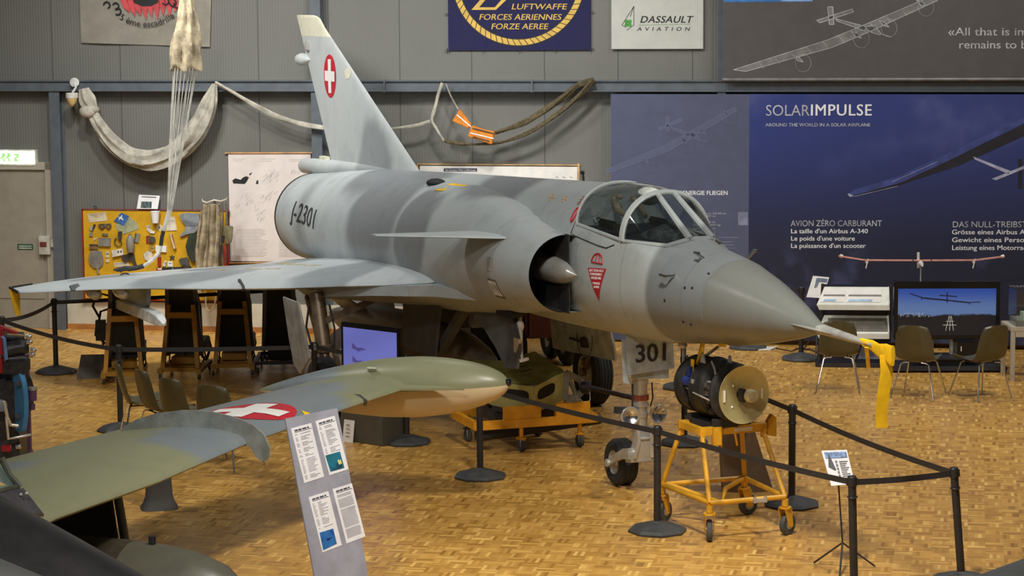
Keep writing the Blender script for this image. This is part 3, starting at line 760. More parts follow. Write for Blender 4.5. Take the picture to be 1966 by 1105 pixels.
for sg, nm in ((1, 'starboard wing'), (-1, 'port wing')):
    b = B(); b.loft([wsec(s, sg) for s in (.55, .7, .85, 1.0, 1.25, 1.5, 1.75, 2.0, 2.25, 2.5, 2.75, 3.0, 3.25, 3.5, 3.7, 3.85, 4.0, 4.06, 4.11) if sg > 0 or s <= 3.0])
    wg = b.done('wing', WING, jet, ang=40)
    # notch in the leading edge, black tip plate, dark leading-edge patch
    b = B(); (al, zl) = interp(2.22, let); b.prism([J(al + .012, sg * 2.24, zl), J(al - .03, sg * 2.24, zl + .035), J(al - .30, sg * 2.21, zl + .078), J(al - .30, sg * 2.21, zl + .02), J(al - .02, sg * 2.24, zl - .03)], (0, .03, 0)); b.done('edge_notch', CAVE, wg)
    if sg == 1:
        b = B(); (al, zl) = interp(3.63, let); b.prism([J(al + .02, sg * 3.66, zl - .012), J(al - .01, sg * 3.54, zl - .0), J(al - .12, sg * 3.56, zl + .05), J(al - .05, sg * 3.68, zl + .035)], (0, 0, .02)); b.done('edge_patch', mat('dark_grey_paint', (88, 92, 94), 0.5), wg)
        b = B(); b.prism([J(-8.70, sg * 4.115, 1.09), J(-9.30, sg * 4.115, 1.085), J(-9.30, sg * 4.115, 1.115), J(-8.72, sg * 4.115, 1.12)], (0, -sg * .02, 0)); b.prism([J(-9.25, sg * 4.1, 1.10), J(-9.24, sg * 3.85, 1.13), J(-9.26, sg * 3.85, 1.13), J(-9.29, sg * 4.1, 1.10)], (0, 0, .018)); b.done('tip_plate', DARK, wg)
        if sg == 1:
            b = B(); q = J(-9.2, 4.10, 1.09); b.prism([q + V((0, -.055, 0)), q + V((0, .075, 0)), q + V((.01, .072, -.32)), q + V((.02, .045, -.335)), q + V((.01, .01, -.30))], (.035, 0, 0)); b.done('warning_tag', YEL, wg)
        for sf in (3.40, 3.16):
            b = B(); (al, zl) = interp(sf, let); b.lathe([(.01, -.5), (.05, -.40), (.075, -.2), (.075, 0), (.06, .08), (.02, .12)], J(al - .28, sg * sf, zl - .085), (1, 0, 0), 16); b.done('wing_fairing', MET if sf < 3.3 else SILV, wg)
        py = B(); py.prism([J(-6.95, sg * 2.95, 1.30), J(-8.6, sg * 2.95, 1.20), J(-8.4, sg * 2.95, .98), J(-7.1, sg * 2.95, 1.02), J(-6.98, sg * 2.95, 1.10)], (0, .05, 0)); pyl = py.done('pylon', WING, wg, bevel=.01)
        b = B(); b.loft([[J(a, sg * 2.95 + w * c, z + h * d) for c, d in ((-1, -.8), (-.8, -1), (.8, -1), (1, -.8), (1, .8), (.8, 1), (-.8, 1), (-1, .8))] for a, w, h, z in ((-8.75, .04, .05, .93), (-8.6, .055, .06, .935), (-6.6, .06, .07, 1.0), (-6.35, .055, .06, .995), (-6.2, .04, .035, .98), (-6.15, .015, .012, .965))]); b.done('launch_rail', mat('rail_white', (196, 200, 198), 0.45), wg)
    # canard
    ca = [(-.62, .70), (-.80, .90), (-1.54, 1.955), (-1.77, 1.96), (-1.62, .90), (-1.62, .70)]
    b = B()
    def csec(s):
        if s < 1.955:
            al = -.62 - (s - .7) * (.92 / 1.255); at = -1.62 - max(0, s - .9) * (.15 / 1.055)
        c = al - at; th = .045 * c + .008
        top = []; bot = []
        for i in range(9):
            x = (1 - math.cos(PI * i / 8)) / 2; y = 2.6 * th * (math.sqrt(x) * .3 - .13 * x - .17 * x * x) * 1.6 if i < 8 else 0
            top.append(J(al - c * x, sg * s, 2.35 + y)); bot.append(J(al - c * x, sg * s, 2.35 - y))
        return top + list(reversed(bot[1:-1]))
    b.loft([csec(s) for s in ((.7, .9, 1.2, 1.6, 1.90, 1.953) if sg > 0 else (.7, .8, .95, 1.1))]); b.done('canard', WING, jet)
    # wing root lower fairing
    b = B(); b.loft([[J(a, sg * s1, z0), J(a, sg * s2, z1), J(a, sg * s2, z2), J(a, sg * s1, z3)] for a, s1, s2, z0, z1, z2, z3 in ((-1.4, .5, .78, 1.60, 1.66, 1.70, 1.75), (-2.5, .5, 1.02, 1.44, 1.60, 1.72, 1.75), (-3.6, .5, 1.30, 1.34, 1.50, 1.60, 1.7), (-5.0, .5, 1.6, 1.24, 1.34, 1.42, 1.6), (-7.0, .5, 1.2, 1.15, 1.25, 1.30, 1.5))]); b.done('wing_root_fairing', JET, jet, ang=50)
# fin
def fsec(z, al=None, at=None, th=None):
    al = -5.76 - 2.2 * (z - 2.65) if al is None else al; at = -9.19 - .766 * (z - 2.67) if at is None else at
    c = al - at; th = (.05 * c) if th is None else th; P = []; Q = []
    for i in range(11):
        x = (1 - math.cos(PI * i / 10)) / 2; y = 5 * th * .5 * (0.2969 * math.sqrt(x) - 0.126 * x - 0.3516 * x * x + 0.2843 * x**3 - 0.1036 * x**4) if 0 < i < 10 else 0
        P.append(J(al - c * x, y, z)); Q.append(J(al - c * x, -y, z))
    return P + list(reversed(Q[1:-1]))
b = B(); b.loft([fsec(z) for z in (2.42, 2.65, 2.9, 3.2, 3.5, 3.8, 4.13)]); fin = b.done('fin', FINP, jet, ang=40)
b = B(); b.loft([fsec(4.131), fsec(4.25), fsec(4.36, -9.46, -10.49), fsec(4.39, -9.60, -10.51), fsec(4.405, -9.75, -10.50, .01)]); b.done('fin_cap', CREAM, fin)
b = B(); b.lathe([(.02, -.02), (.07, 0), (.085, .1), (.08, .28), (.03, .42), (.004, .5)], J(-10.42, 0, 3.82), (1, 0, 0), 14); b.done('tail_pod', FINP, fin)
b = B(); b.box(J(-10.0, .0, 4.0), (.12, .09, .13)); b.done('tail_lamp', SILV, fin, bevel=.015)
b = B(); b.box(J(-9.38, 0, 2.50), (.24, .07, .18)); b.done('rudder_foot', CREAM, fin)
b = B(); b.lathe([(.02, -.01), (.085, 0), (.10, .06), (.105, .5), (.10, 1.2), (.085, 2.2), (.05, 3.6), (.01, 4.4)], J(-10.30, 0, 2.41), (1, 0, .045), 20); b.done('parachute_housing', FINP, jet)
# round fin flashes with a white cross
finvh = BVHTree.FromPolygons([v.co.copy() for v in fin.data.vertices], [tuple(p.vertices) for p in fin.data.polygons])
def decal(name, polys, m, tree, parent, dirn=SIDE, off=0.004, th=0.003):
    b = B(); dirn = V(dirn)
    for P in polys:
        fs = b.poly([V(p) for p in P])
    b.m.normal_update(); bmesh.ops.triangulate(b.m, faces=b.m.faces[:])
    for _ in range(3): 
        es = [e for e in b.m.edges if e.calc_length() > 0.08]
        if es: bmesh.ops.subdivide_edges(b.m, edges=es, cuts=1); bmesh.ops.triangulate(b.m, faces=b.m.faces[:])
    miss = []
    for q in b.m.verts:
        h = tree.ray_cast(q.co - dirn * 3, dirn)
        if h[0] is not None: q.co = h[0] - dirn * off
        else: miss.append(q)
    if miss: bmesh.ops.delete(b.m, geom=miss, context='VERTS')
    return b.done(name, m, parent)
FC = (-9.03, 3.636); 
dec = decal('round_marking', [[(FC[0] + .265 * math.cos(2*PI*i/40), 0, FC[1] + .275 * math.sin(2*PI*i/40)) for i in range(40)]], RED, finvh, fin)
q = .065; l = .215
decal('white_cross', [[(FC[0]+x, 0, FC[1]+z) for x, z in ((-q,-l),(q,-l),(q,-q),(l,-q),(l,q),(q,q),(q,l),(-q,l),(-q,q),(-l,q),(-l,-q),(-q,-q))]], WHT, finvh, fin, off=.0075)
decal('cream_insert', [[(-8.42, 0, 3.72), (-8.22, 0, 3.80), (-8.14, 0, 3.74), (-8.22, 0, 3.63), (-8.36, 0, 3.62)]], CREAM, finvh, fin)
# lettering and stencils
text('J-2301', .34, J(-8.80, 0, 1.85), (1, 0, 0), (0, 0, 1), STEN, jet, 'serial_number', width=1.42, bold=.012, warp=stick(SIDE, bvh, .003), shear=.08)
tri = decal('warning_triangle', [[(.305, 0, 2.165), (.66, 0, 2.19), (.50, 0, 1.875)]], RED, bvf, jet)
for k, (s_, a0, a1, z0) in enumerate((('EJECTION SEAT', .345, .625, 2.135), ('SCHLEUDERSITZ', .365, .60, 2.10), ('SIEGE EJECTABLE', .39, .585, 2.065), ('DANGER', .42, .56, 2.015), ('GEFAHR', .44, .545, 1.98))):
    text(s_, .032, J(a0, 0, z0 + .003 * k), (1, 0, .07), (0, 0, 1), WHT, tri, 'warning_text', width=a1 - a0, warp=stick(SIDE, bvf, .0065))
b = B(); 
arc = [(.37 + .105 + .105 * math.cos(PI * i / 12), 2.225 + .085 * math.sin(PI * i / 12)) for i in range(13)]
w_ = stick(SIDE, bvf, .006)
b.tube([w_(V((a, 0, z)), 0) for a, z in arc + [arc[0]]], .007, 5); b.tube([w_(V((a, 0, z)), 0) for a, z in ((.44, 2.23), (.46, 2.30))], .004, 4); b.tube([w_(V((a, 0, z)), 0) for a, z in ((.51, 2.23), (.50, 2.30))], .004, 4); b.done('warning_canopy_mark', RED, jet)
b = B(); b.tube([w_(V((a, 0, z)), 0) for a, z in [(-.26 + .035 * math.cos(2*PI*i/14), 2.60 + .065 * math.sin(2*PI*i/14)) for i in range(15)]], .009, 5); b.done('rescue_handle_mark', RED, jet)
b = B()
for k in range(6): b.tube([w_(V((a, 0, z)), 0) for a, z in ((-.36 + .02 * (k % 2), 2.76 - .014 * k), (-.22 - .01 * k, 2.765 - .014 * k))], .003, 4)
b.done('rescue_text', RED, jet)
b = B(); b.tube([w_(V((a, 0, z)), 0) for a, z in ((-.17, 2.62), (-.18, 2.44), (-.1, 2.425), (.2, 2.40), (.45, 2.378), (.60, 2.372), (.72, 2.41), (.79, 2.46))], .0045, 5); b.done('canopy_seam', STEN, jet)
for a, z in ((-1.05, 2.70), (-.72, 2.71)):
    b = B()
    for d in ((.05, 0), (-.05, 0), (0, .03), (0, -.03)): b.sph(w_(V((a + d[0] * .8, 0, z + d[1] * .8)), 0), (.016, .006, .012), None, 8, 6)
    b.done('orange_mark', ORG, jet)
b = B(); wt = stick((0, 0, -1), bvh, .004)
P = [wt(J(a, s, 0), 0) for a, s in ((-3.55, .42), (-3.05, .42), (-3.3, .62), (-3.55, .62))]
b.prism(P, (0, 0, .003)); b.done('yellow_stencil', YEL, jet)
b = B(); h = bvh.ray_cast(J(-3.95, .45, 4), V((0, 0, -1))); b.sph(h[0], (.16, .10, .05)); b.done('dorsal_vent', DARK, jet)
b = B()
for a, s in ((-6.9, 1.3), (-6.6, 1.35), (-6.3, 1.32), (-6.75, 1.75), (-6.2, 1.6), (-5.9, 1.28)):
    (al, zl), (at, zt) = interp(s, let), interp(s, tet)
    hh = BVHTree.FromObject
wv = [o for o in jet.children if o.name.startswith('wing') and 'fairing' not in o.name and 'root' not in o.name][0]
wvh = BVHTree.FromPolygons([v.co.copy() for v in wv.data.vertices], [tuple(p.vertices) for p in wv.data.polygons])
for a, s, l in ((-7.6, 1.2, .25), (-7.2, 1.25, .3), (-6.8, 1.3, .5), (-7.0, 1.75, .4), (-6.5, 1.65, .35), (-6.1, 1.3, .4), (-7.5, 2.0, .3)):
    h0 = wvh.ray_cast(J(a, s, 4), V((0, 0, -1)))[0]; h1 = wvh.ray_cast(J(a + l, s - .08, 4), V((0, 0, -1)))[0]
    if h0 and h1: b = B(); b.tube([h0 + V((0, 0, .001)), h1 + V((0, 0, .001))], .006, 5); b.done('wing_stencil', mat('stencil_ochre', (182, 160, 96), 0.6), jet)
# side grilles and panels on the trunk
wr = stick(SIDE, bvh, .004)
def patch(name, a0, a1, z0, z1, m, off=.004):
    return decal(name, [[(a0, 0, z0), (a1, 0, z0), (a1, 0, z1), (a0, 0, z1)]], m, bvh, jet, off=off)
pt = patch('trunk_grille', -1.02, -.82, 1.76, 1.95, mat('grille_brown', (110, 102, 90), 0.5))
b = B()
for k in range(4): b.cyl(wr(V((-1.0 + .05 * k, 0, 1.79)), 0), wr(V((-1.0 + .05 * k, 0, 1.93)), 0), .012, n=6)
b.done('grille_bar', MET, jet)
patch('trunk_plate', -1.0, -.86, 2.03, 2.16, SILV)
b = B(); h = bvh.ray_cast(J(-1.35, .62, 0), V((0, 0, 1)))
for k in range(4): b.cyl(J(-1.55 + .09 * k, .55, 1.56), J(-1.50 + .09 * k, .70, 1.56), .05, n=12)
b.done('belly_louvre', DARK, jet)
# nose sensors
def probe(name, a, s, z, l, up=0.0):
    b = B(); p = J(a, s, z); d = V((0, -1 if s > 0 else 1, up)).normalized()
    b.cyl(p - d * .03, p + d * .09, .014, .012, 10); b.tube([p + d * .09 - V((.02, 0, 0)), p + d * .09 + V((l, 0, 0))], [.012, .016], 8); b.done(name, CHROME, jet)
h = bvf.ray_cast(V((1.80, -3, 2.24)), V(SIDE))[0]; probe('air_data_probe', h.x, -h.y, h.z, -.10)
h = bvf.ray_cast(V((1.98, -3, 2.40)), V(SIDE))[0]; probe('air_data_probe', h.x, -h.y, h.z, .06, .7)
probe('air_data_probe', 2.02, -.22, 2.39, .06, .9)
b = B()
for a, z in ((1.72, 2.02), (2.02, 2.16), (2.13, 2.17), (2.25, 2.30), (1.95, 1.86), (2.06, 1.85)):
    h = bvf.ray_cast(V((a, -3, z)), V(SIDE))[0]; b.sph(h, (.018, .008, .014), None, 10, 6)
b.done('vent_holes', DARK, jet)
b = B(); b.cyl(J(-1.0, .0, 2.83), J(-1.02, 0, 2.92), .012, n=8); b.sph(J(-1.03, 0, 2.93), (.03, .02, .02)); b.done('spine_antenna', DARK, jet)

# cockpit
def thin_glass(name, tint, refl):
    m, t, bs = base(name, tint, 0.03)
    tr = t.new('ShaderNodeBsdfTransparent'); tr.inputs[0].default_value = rgb(tint)
    gl = t.new('ShaderNodeBsdfGlossy'); gl.inputs['Roughness'].default_value = 0.03; gl.inputs[0].default_value = (1, 1, 1, 1)
    fr = t.new('ShaderNodeLayerWeight'); fr.inputs[0].default_value = 0.5
    mx = t.new('ShaderNodeMixShader'); t.set(mx.inputs[0], t.math('MULTIPLY_ADD', t.math('POWER', fr.outputs[1], 4.0), refl * 0.5, 0.05, True)); t.l.new(tr.outputs[0], mx.inputs[1]); t.l.new(gl.outputs[0], mx.inputs[2])
    t.l.new(mx.outputs[0], t.n['Material Output'].inputs['Surface']); return m
GLASS = thin_glass('canopy_glass', (236, 242, 240), 1.2)
COCK = mat('cockpit_black', (66, 66, 66), 0.6)
TAN = mat('harness_tan', (190, 172, 140), 0.8)
OLV = mat('seat_olive', (84, 84, 66), 0.8)
SMK = thin_glass('smoke_glass', (206, 210, 210), 2.2)
b = B(); b.prism([J(-.42, .40, 2.535), J(.8, .395, 2.475), J(1.35, .27, 2.458), J(1.35, -.27, 2.458), J(.8, -.395, 2.475), J(-.42, -.40, 2.535)], (0, 0, .004)); b.done('cockpit_deck', COCK, jet)
# canopy shell
def can(a, lean, kk=1.0):
    s0 = interp(a, [(-.1, .445), (.85, .425)]); zb = 2.52 - (a + .1) * .068; zt = interp(a, [(-.45, 2.868), (-.1, 2.90), (.25, 2.922), (.6, 2.912), (.85, 2.875)])
    P = []
    for i in range(21):
        f = PI * i / 20; z = math.sin(f)
        P.append(J(a - lean * z * .33, kk * s0 * math.copysign(abs(math.cos(f)) ** .9, math.cos(f)), zb + (zt * kk - (kk - 1) * 2.5 - zb) * z))
    return P
ST = [(-.13, .06), (.05, .04), (.25, 0), (.45, 0), (.65, 0), (.80, 0.0)]
b = B(); b.loft([can(a, l) for a, l in ST], False, False); bmesh.ops.solidify(b.m, geom=b.m.faces[:], thickness=0.006); cg = b.done('canopy_glass', SMK, jet)
b = B(); b.tube(can(-.13, .06, 1.008), .016, 6, flat=.5); b.tube(can(.80, 0, 1.005), .017, 8)
for sg in (1, -1): b.tube([J(a, sg * interp(a, [(-.1, .447), (.85, .427)]), 2.52 - (a + .1) * .068) for a in (-.12, .1, .3, .5, .8)], .02, 8)
b.done('canopy_frame', JET, jet)
# windscreen
A1, A2 = J(.86, .42, 2.455), J(.86, -.42, 2.455); T1, T2 = J(.885, .085, 2.848), J(.885, -.085, 2.848); F1, F2 = J(1.51, .10, 2.528), J(1.51, -.12, 2.528); S1, S2 = J(1.42, .262, 2.455), J(1.42, -.262, 2.455)
def arch(a):
    return can(a, 0, 1.0)
side = [arch(.86)[i] for i in range(0, 9)]            # starboard half of the arch
side_p = [arch(.86)[20 - i] for i in range(0, 9)]
for sd, F, S, T_ in ((side, F1, S1, T1), (side_p, F2, S2, T2)):
    b = B(); b.poly(sd + [T_, F, S]); bmesh.ops.triangulate(b.m, faces=b.m.faces[:]); bmesh.ops.solidify(b.m, geom=b.m.faces[:], thickness=0.008); b.done('windscreen_side_pane', SMK, jet)
b = B(); b.poly([T1, F1, F2, T2]); bmesh.ops.solidify(b.m, geom=b.m.faces[:], thickness=0.01); b.done('windscreen_front_pane', GLASS, jet)
b = B(); b.tube(can(.85, 0, 1.008), .026, 8)
for T_, F in ((T1, F1), (T2, F2)): b.tube([T_ + V((-.03, 0, .012)), F + V((.04, 0, -.01))], [.026, .032], 8)
for F, S, Aa in ((F1, S1, A1), (F2, S2, A2)): b.tube([F + V((.03, 0, -.015)), S, Aa], [.03, .025, .022], 8)
b.tube([F1 + V((.03, 0, -.01)), F2 + V((.03, 0, -.01))], .025, 8)
b.done('windscreen_frame', JET, jet)
b = B(); b.loft([[J(a, w_ * math.cos(PI * i / 12), z0 + h * math.sin(PI * i / 12)) for i in range(13)] for a, w_, z0, h in ((1.40, .30, 2.42, .10), (1.52, .19, 2.43, .105), (1.72, .16, 2.42, .06), (2.0, .10, 2.41, .025))]); b.done('windscreen_fairing', JET, jet)
b = B(); b.sph(J(.68, .09, 2.835), (.15, .11, .085)); b.done('arch_fairing', mat('cover_white', (200, 204, 200), 0.4), jet)
b = B(); b.loft([[J(a, w_ * math.cos(PI * i / 10), 2.46 + h * math.sin(PI * i / 10)) for i in range(11)] for a, w_, h in ((.80, .26, .10), (.95, .24, .15), (1.25, .16, .10), (1.36, .11, .04))]); b.done('instrument_hood', mat('hood_grey', (112, 114, 112), .5, var=.3, scale=14), jet)
b = B(); b.box(J(-.28, 0, 2.60), (.14, .36, .34), Matrix.Rotation(-.2, 3, 'Y')); b.box(J(-.22, 0, 2.76), (.10, .26, .16)); b.box(J(.1, .26, 2.53), (.5, .05, .10)); b.box(J(.1, -.26, 2.53), (.5, .05, .10)); cs = b.done('cockpit_seat', OLV, jet, bevel=.02)
b = B(); b.tube([J(-.15, .08, 2.80), J(-.05, .10, 2.74), J(.12, .14, 2.66), J(.3, .13, 2.62)], [.02, .03, .035, .02], 8); b.tube([J(-.15, -.1, 2.78), J(.0, -.12, 2.70), J(.2, -.1, 2.6)], .025, 8); b.sph(J(.05, .10, 2.78), (.05, .03, .025)); b.done('seat_harness', TAN, cs)
b = B(); b.tube([J(.05, .30, 2.66), J(.0, .33, 2.60), J(.06, .34, 2.55), J(.03, .33, 2.52)], .008, 6); b.tube([J(-.18, .03, 2.86), J(-.15, .08, 2.83), J(-.16, .13, 2.86)], .012, 6); b.done('oxygen_hose', WHT, cs)

# nose gear
gear = B(); gear.cyl(J(.30, 0, 1.05), J(.30, 0, 1.55), .075, n=20); gear.cyl(J(.30, 0, .66), J(.30, 0, 1.06), .068, n=20); gear.lathe([(.08, 0), (.08, .03)], J(.30, 0, .84), (0, 0, 1)); gear.lathe([(.074, 0), (.074, .05)], J(.30, 0, .74), (0, 0, 1)); gear.cyl(J(.30, 0, .58), J(.30, 0, .68), .06, n=16)
ng = gear.done('nose_gear_leg', MET, jet)
b = B(); b.lathe([(.079, 0), (.079, .05)], J(.30, 0, .90), (0, 0, 1)); b.done('leg_band', mat('band_rust', (150, 74, 52), 0.5), ng)
b = B(); b.loft([[J(a, s, z) for s in ()] for a in ()] or [[J(.36, -.07, .66), J(.36, .07, .66), J(.27, .07, .66), J(.27, -.07, .66)], [J(.40, -.075, .50), J(.40, .075, .50), J(.28, .075, .50), J(.28, -.075, .50)], [J(.36, -.09, .36), J(.36, .09, .36), J(.22, .09, .36), J(.22, -.09, .36)]])
b.tube([J(.39, .06, .66), J(.41, .065, .52), J(.37, .09, .36)], .018, 8); b.tube([J(.39, -.06, .66), J(.41, -.065, .52), J(.37, -.09, .36)], .018, 8); b.tube([J(.40, -.06, .55), J(.40, .06, .55)], .015, 8)
b.done('torque_link', MET, ng, bevel=.008)
b = B()
for s in (.125, -.125):
    b.loft([[J(a, s + d, z + e) for d, e in ((-.018, -h), (.018, -h), (.018, h), (-.018, h))] for a, z, h in ((.34, .40, .055), (.20, .38, .05), (.0, .30, .04), (-.14, .235, .035))]); b.cyl(J(-.13, s - .02, .235), J(-.13, s + .035 * (1 if s > 0 else -1), .235), .04, n=16)
b.cyl(J(.30, -.14, .40), J(.30, .14, .40), .05, n=16); b.cyl(J(-.13, -.13, .235), J(-.13, .13, .235), .022, n=12); b.loft([[J(.36, -.12, .42), J(.36, .12, .42), J(.36, .12, .32), J(.36, -.12, .32)], [J(.22, -.12, .40), J(.22, .12, .40), J(.22, .12, .30), J(.22, -.12, .30)]]); b.done('wheel_fork', MET, ng, bevel=.006)
def wheel(name, c, R, w_, parent, grooves=3, hub=.5):
    prof = [(R * hub, -w_ * .42), (R * .72, -w_ * .5), (R * .90, -w_ * .46), (R * .975, -w_ * .32)]
    for k in range(grooves):
        x = -w_ * .25 + w_ * .5 * k / max(1, grooves - 1); prof += [(R, x - w_ * .045), (R * .978, x - w_ * .02), (R * .978, x + w_ * .02), (R, x + w_ * .045)]
    prof += [(R * .975, w_ * .32), (R * .90, w_ * .46), (R * .72, w_ * .5), (R * hub, w_ * .42)]
    b = B(); b.lathe(prof, c, (0, 1, 0), 40, False); o = b.done(name, RUB, parent, ang=25)
    b = B(); b.lathe([(.01, -w_ * .44), (R * .2, -w_ * .44), (R * .25, -w_ * .30), (R * .45, -w_ * .34), (R * hub * 1.02, -w_ * .44), (R * hub * 1.02, w_ * .44), (R * .45, w_ * .34), (R * .25, w_ * .3), (R * .2, w_ * .44), (.01, w_ * .44)], c, (0, 1, 0), 28); b.done('wheel_hub', SILV, o); return o
wheel('nose_wheel', J(-.13, 0, .235), .225, .19, jet)
for s in (.15, -.14):
    b = B(); b.lathe([(.02, -.10), (.05, -.085), (.075, -.03), (.085, 0)], J(.40, s, .77), (1, -s * .8, .0), 20, False); hl = b.done('landing_lamp', SILV, ng)
    b = B(); b.lathe([(.08, .002), (.05, -.02), (.02, -.035), (.005, -.036)], J(.402, s, .77), (1, -s * .8, 0), 18, False); b.done('lamp_reflector', CHROME, hl); b = B(); b.torus(J(.402, s, .77), (1, -s * .8, 0), .083, .009, 22, 6); b.done('lamp_rim', MET, hl)
b = B(); b.tube([J(.34, .10, 1.06), J(.37, .115, .92), J(.34, .10, .8)], .008, 6); b.done('brake_pipe', STEN, ng)
b = B(); b.tube([J(.34, -.10, 1.06), J(.36, -.10, .92), J(.33, -.09, .84)], .008, 6); b.done('brake_pipe', STEN, ng)
b = B(); b.bar(J(.30, .07, .80), J(.30, .26, .82), .05, .06); b.done('tow_lug', STEN, ng)
b = B(); b.prism([J(.46, .225, 1.55), J(.46, -.25, 1.55), J(.47, -.265, 1.205), J(.47, .205, 1.17)], (.012, 0, 0)); b.prism([J(.42, .25, 1.50), J(.42, .20, 1.50), J(.42, .17, 1.07), J(.42, .235, 1.10)], (.01, 0, 0)); b.prism([J(.40, -.24, 1.25), J(.40, .14, 1.25), J(.40, .14, 1.12), J(.40, -.24, 1.10)], (.01, 0, 0)); nd = b.done('nose_gear_door', mat('door_pale_grey', (172, 180, 182), 0.45), jet)
text('301', .235, J(.486, .145, 1.285), (0, 1, 0), (0, 0, 1), STEN, nd, 'door_number', width=.30, bold=.02)
b = B(); b.bar(J(.02, -.01, .012), J(-.25, -.01, .012), .11, .022); b.done('wheel_chock_plate', mat('block_wood', (176, 140, 104), 0.6), jet)
# main gear
for sg in (1, -1):
    at = -4.42
    b = B(); b.cyl(J(at - .30, sg * 1.58, 1.42), J(at - .12, sg * 1.56, .78), .085, n=18); b.cyl(J(at - .12, sg * 1.56, .78), J(at, sg * 1.56, .40), .055, n=16); b.cyl(J(at, sg * 1.45, .385), J(at, sg * 1.75, .385), .05, n=16); b.lathe([(.1, 0), (.1, .08)], J(at - .13, sg * 1.56, .80), (.1, 0, 1)); b.lathe([(.09, 0), (.09, .06)], J(at - .02, sg * 1.56, .46), (.1, 0, 1)); b.bar(J(at - .2, sg * 1.56, 1.1), J(at + .1, sg * 1.0, 1.38), .07, .07); b.bar(J(at - .16, sg * 1.6, .9), J(at - .6, sg * 1.6, 1.35), .05, .05)
    b.bar(J(at + .08, sg * 1.50, .82), J(at + .2, sg * 1.5, .62), .05, .07); b.bar(J(at + .2, sg * 1.5, .62), J(at + .02, sg * 1.5, .42), .05, .06)
    mg = b.done('main_gear_leg', mat('gear_bronze', (122, 106, 88), 0.4, metal=0.5), jet)
    b = B(); b.tube([J(at - .26, sg * 1.68, 1.3), J(at - .32, sg * 1.70, 1.05), J(at - .2, sg * 1.68, .85), J(at - .1, sg * 1.66, .6)], .014, 6); b.tube([J(at - .16, sg * 1.48, 1.3), J(at - .05, sg * 1.46, 1.05), J(at - .05, sg * 1.47, .8)], .012, 6); b.done('hydraulic_hose', STEN, mg)
    wheel('main_wheel', J(at, sg * 1.60, .375), .375, .23, jet, 4, .52)
    b = B(); b.prism([J(-4.55, sg * 2.02, 1.42), J(-3.85, sg * 2.06, 1.44), J(-3.72, sg * 2.02, 1.0), J(-3.70, sg * 1.99, .86), J(-4.05, sg * 1.99, .64), J(-4.25, sg * 2.0, .72), J(-4.35, sg * 2.02, 1.0)], (0, .025, 0)); b.done('main_gear_door', mat('door_mid_grey', (142, 142, 138), 0.45), jet, bevel=.006)
b = B(); b.prism([J(-1.75, -.55, 1.45), J(-3.35, -.60, 1.40), J(-3.42, -.68, .84), J(-1.78, -.68, .93), J(-1.74, -.64, 1.1)], (0, .03, 0)); bd = b.done('bay_door', mat('door_pale_grey', (172, 180, 182), 0.45), jet, bevel=.006)
b = B(); b.box(J(-2.42, -.63, 1.04), (.10, .07, .10)); b.cyl(J(-2.44, -.62, 1.04), J(-2.80, -.62, 1.035), .014, n=8); b.torus(J(-2.42, -.622, 1.08), (0, 1, 0), .2, .004, 30, 4); b.done('door_latch', STEN, bd)
b = B(); b.prism([J(-2.55, .60, 1.46), J(-1.38, .60, 1.50), J(-1.02, .68, 1.26), J(-1.05, .70, 1.04), J(-1.35, .70, 1.0), J(-1.7, .66, 1.15)], (0, .03, 0)); bd = b.done('bay_door', mat('door_dark_grey', (86, 86, 84), 0.5), jet, bevel=.006)  # starboard door coloured darker than the port one to stand in for shade
b = B(); b.tube([J(-1.40, .52, 1.50), J(-1.30, .56, 1.40), J(-1.12, .62, 1.26), J(-1.0, .66, 1.14)], [.02, .03, .015, .012], 10); b.sph(J(-1.32, .55, 1.42), (.05, .04, .06)); b.bar(J(-1.04, .66, 1.12), J(-.95, .62, 1.15), .03, .03); b.done('door_strut', WHT, bd)
b = B(); b.prism([J(-.95, -.42, 1.46), J(-.25, -.42, 1.48), J(-.12, -.45, 1.3), J(-.42, -.47, 1.02)], (0, .03, 0)); b.done('nose_bay_door', mat('door_dark_grey', (86, 86, 84), 0.5), jet)
b = B(); b.box(J(-1.12, .66, 1.26), (.12, .03, .14)); b.done('red_flag_tag', mat('tag_beige', (186, 166, 132), 0.7), jet)
b = B(); b.bar(J(-3.0, .45, 1.45), J(-3.7, .55, .80), .10, .08); b.bar(J(-2.65, .45, 1.45), J(-2.75, .45, 1.25), .16, .12); b.prism([J(-3.4, .62, 1.45), J(-4.6, .62, 1.4), J(-4.5, .66, .8), J(-3.5, .66, .8)], (0, .03, 0)); b.done('airbrake_strut', mat('door_dark_grey', (86, 86, 84), 0.5), jet)
# centre tank under the belly
b = B(); b.lathe([(.01, 0), (.06, .12), (.14, .45), (.23, 1.0), (.29, 1.7), (.30, 2.4), (.29, 3.2), (.25, 4.2), (.16, 5.2), (.08, 5.7), (.02, 5.9)], J(-3.35, 0, .74), (-1, 0, -.03), 36); tk = b.done('belly_tank', mat('tank_brown_grey', (112, 102, 90), 0.38), jet)
for f in (.8, PI - .8, -.8, PI + .8):
    c_, d_ = math.cos(f), math.sin(f); b = B(); b.prism([J(-7.2, c_ * .25, .66 + d_ * .25), J(-8.4, c_ * .16, .62 + d_ * .16), J(-8.7, c_ * .60, .62 + d_ * .60), J(-8.2, c_ * .62, .63 + d_ * .62)], (0, .012, .012)); b.done('tank_fin', mat('tank_brown_grey', (112, 102, 90), 0.38), tk)
b = B(); b.box(J(-5.2, 0, 1.14), (1.8, .10, .30)); b.done('belly_pylon', CAVE, jet)
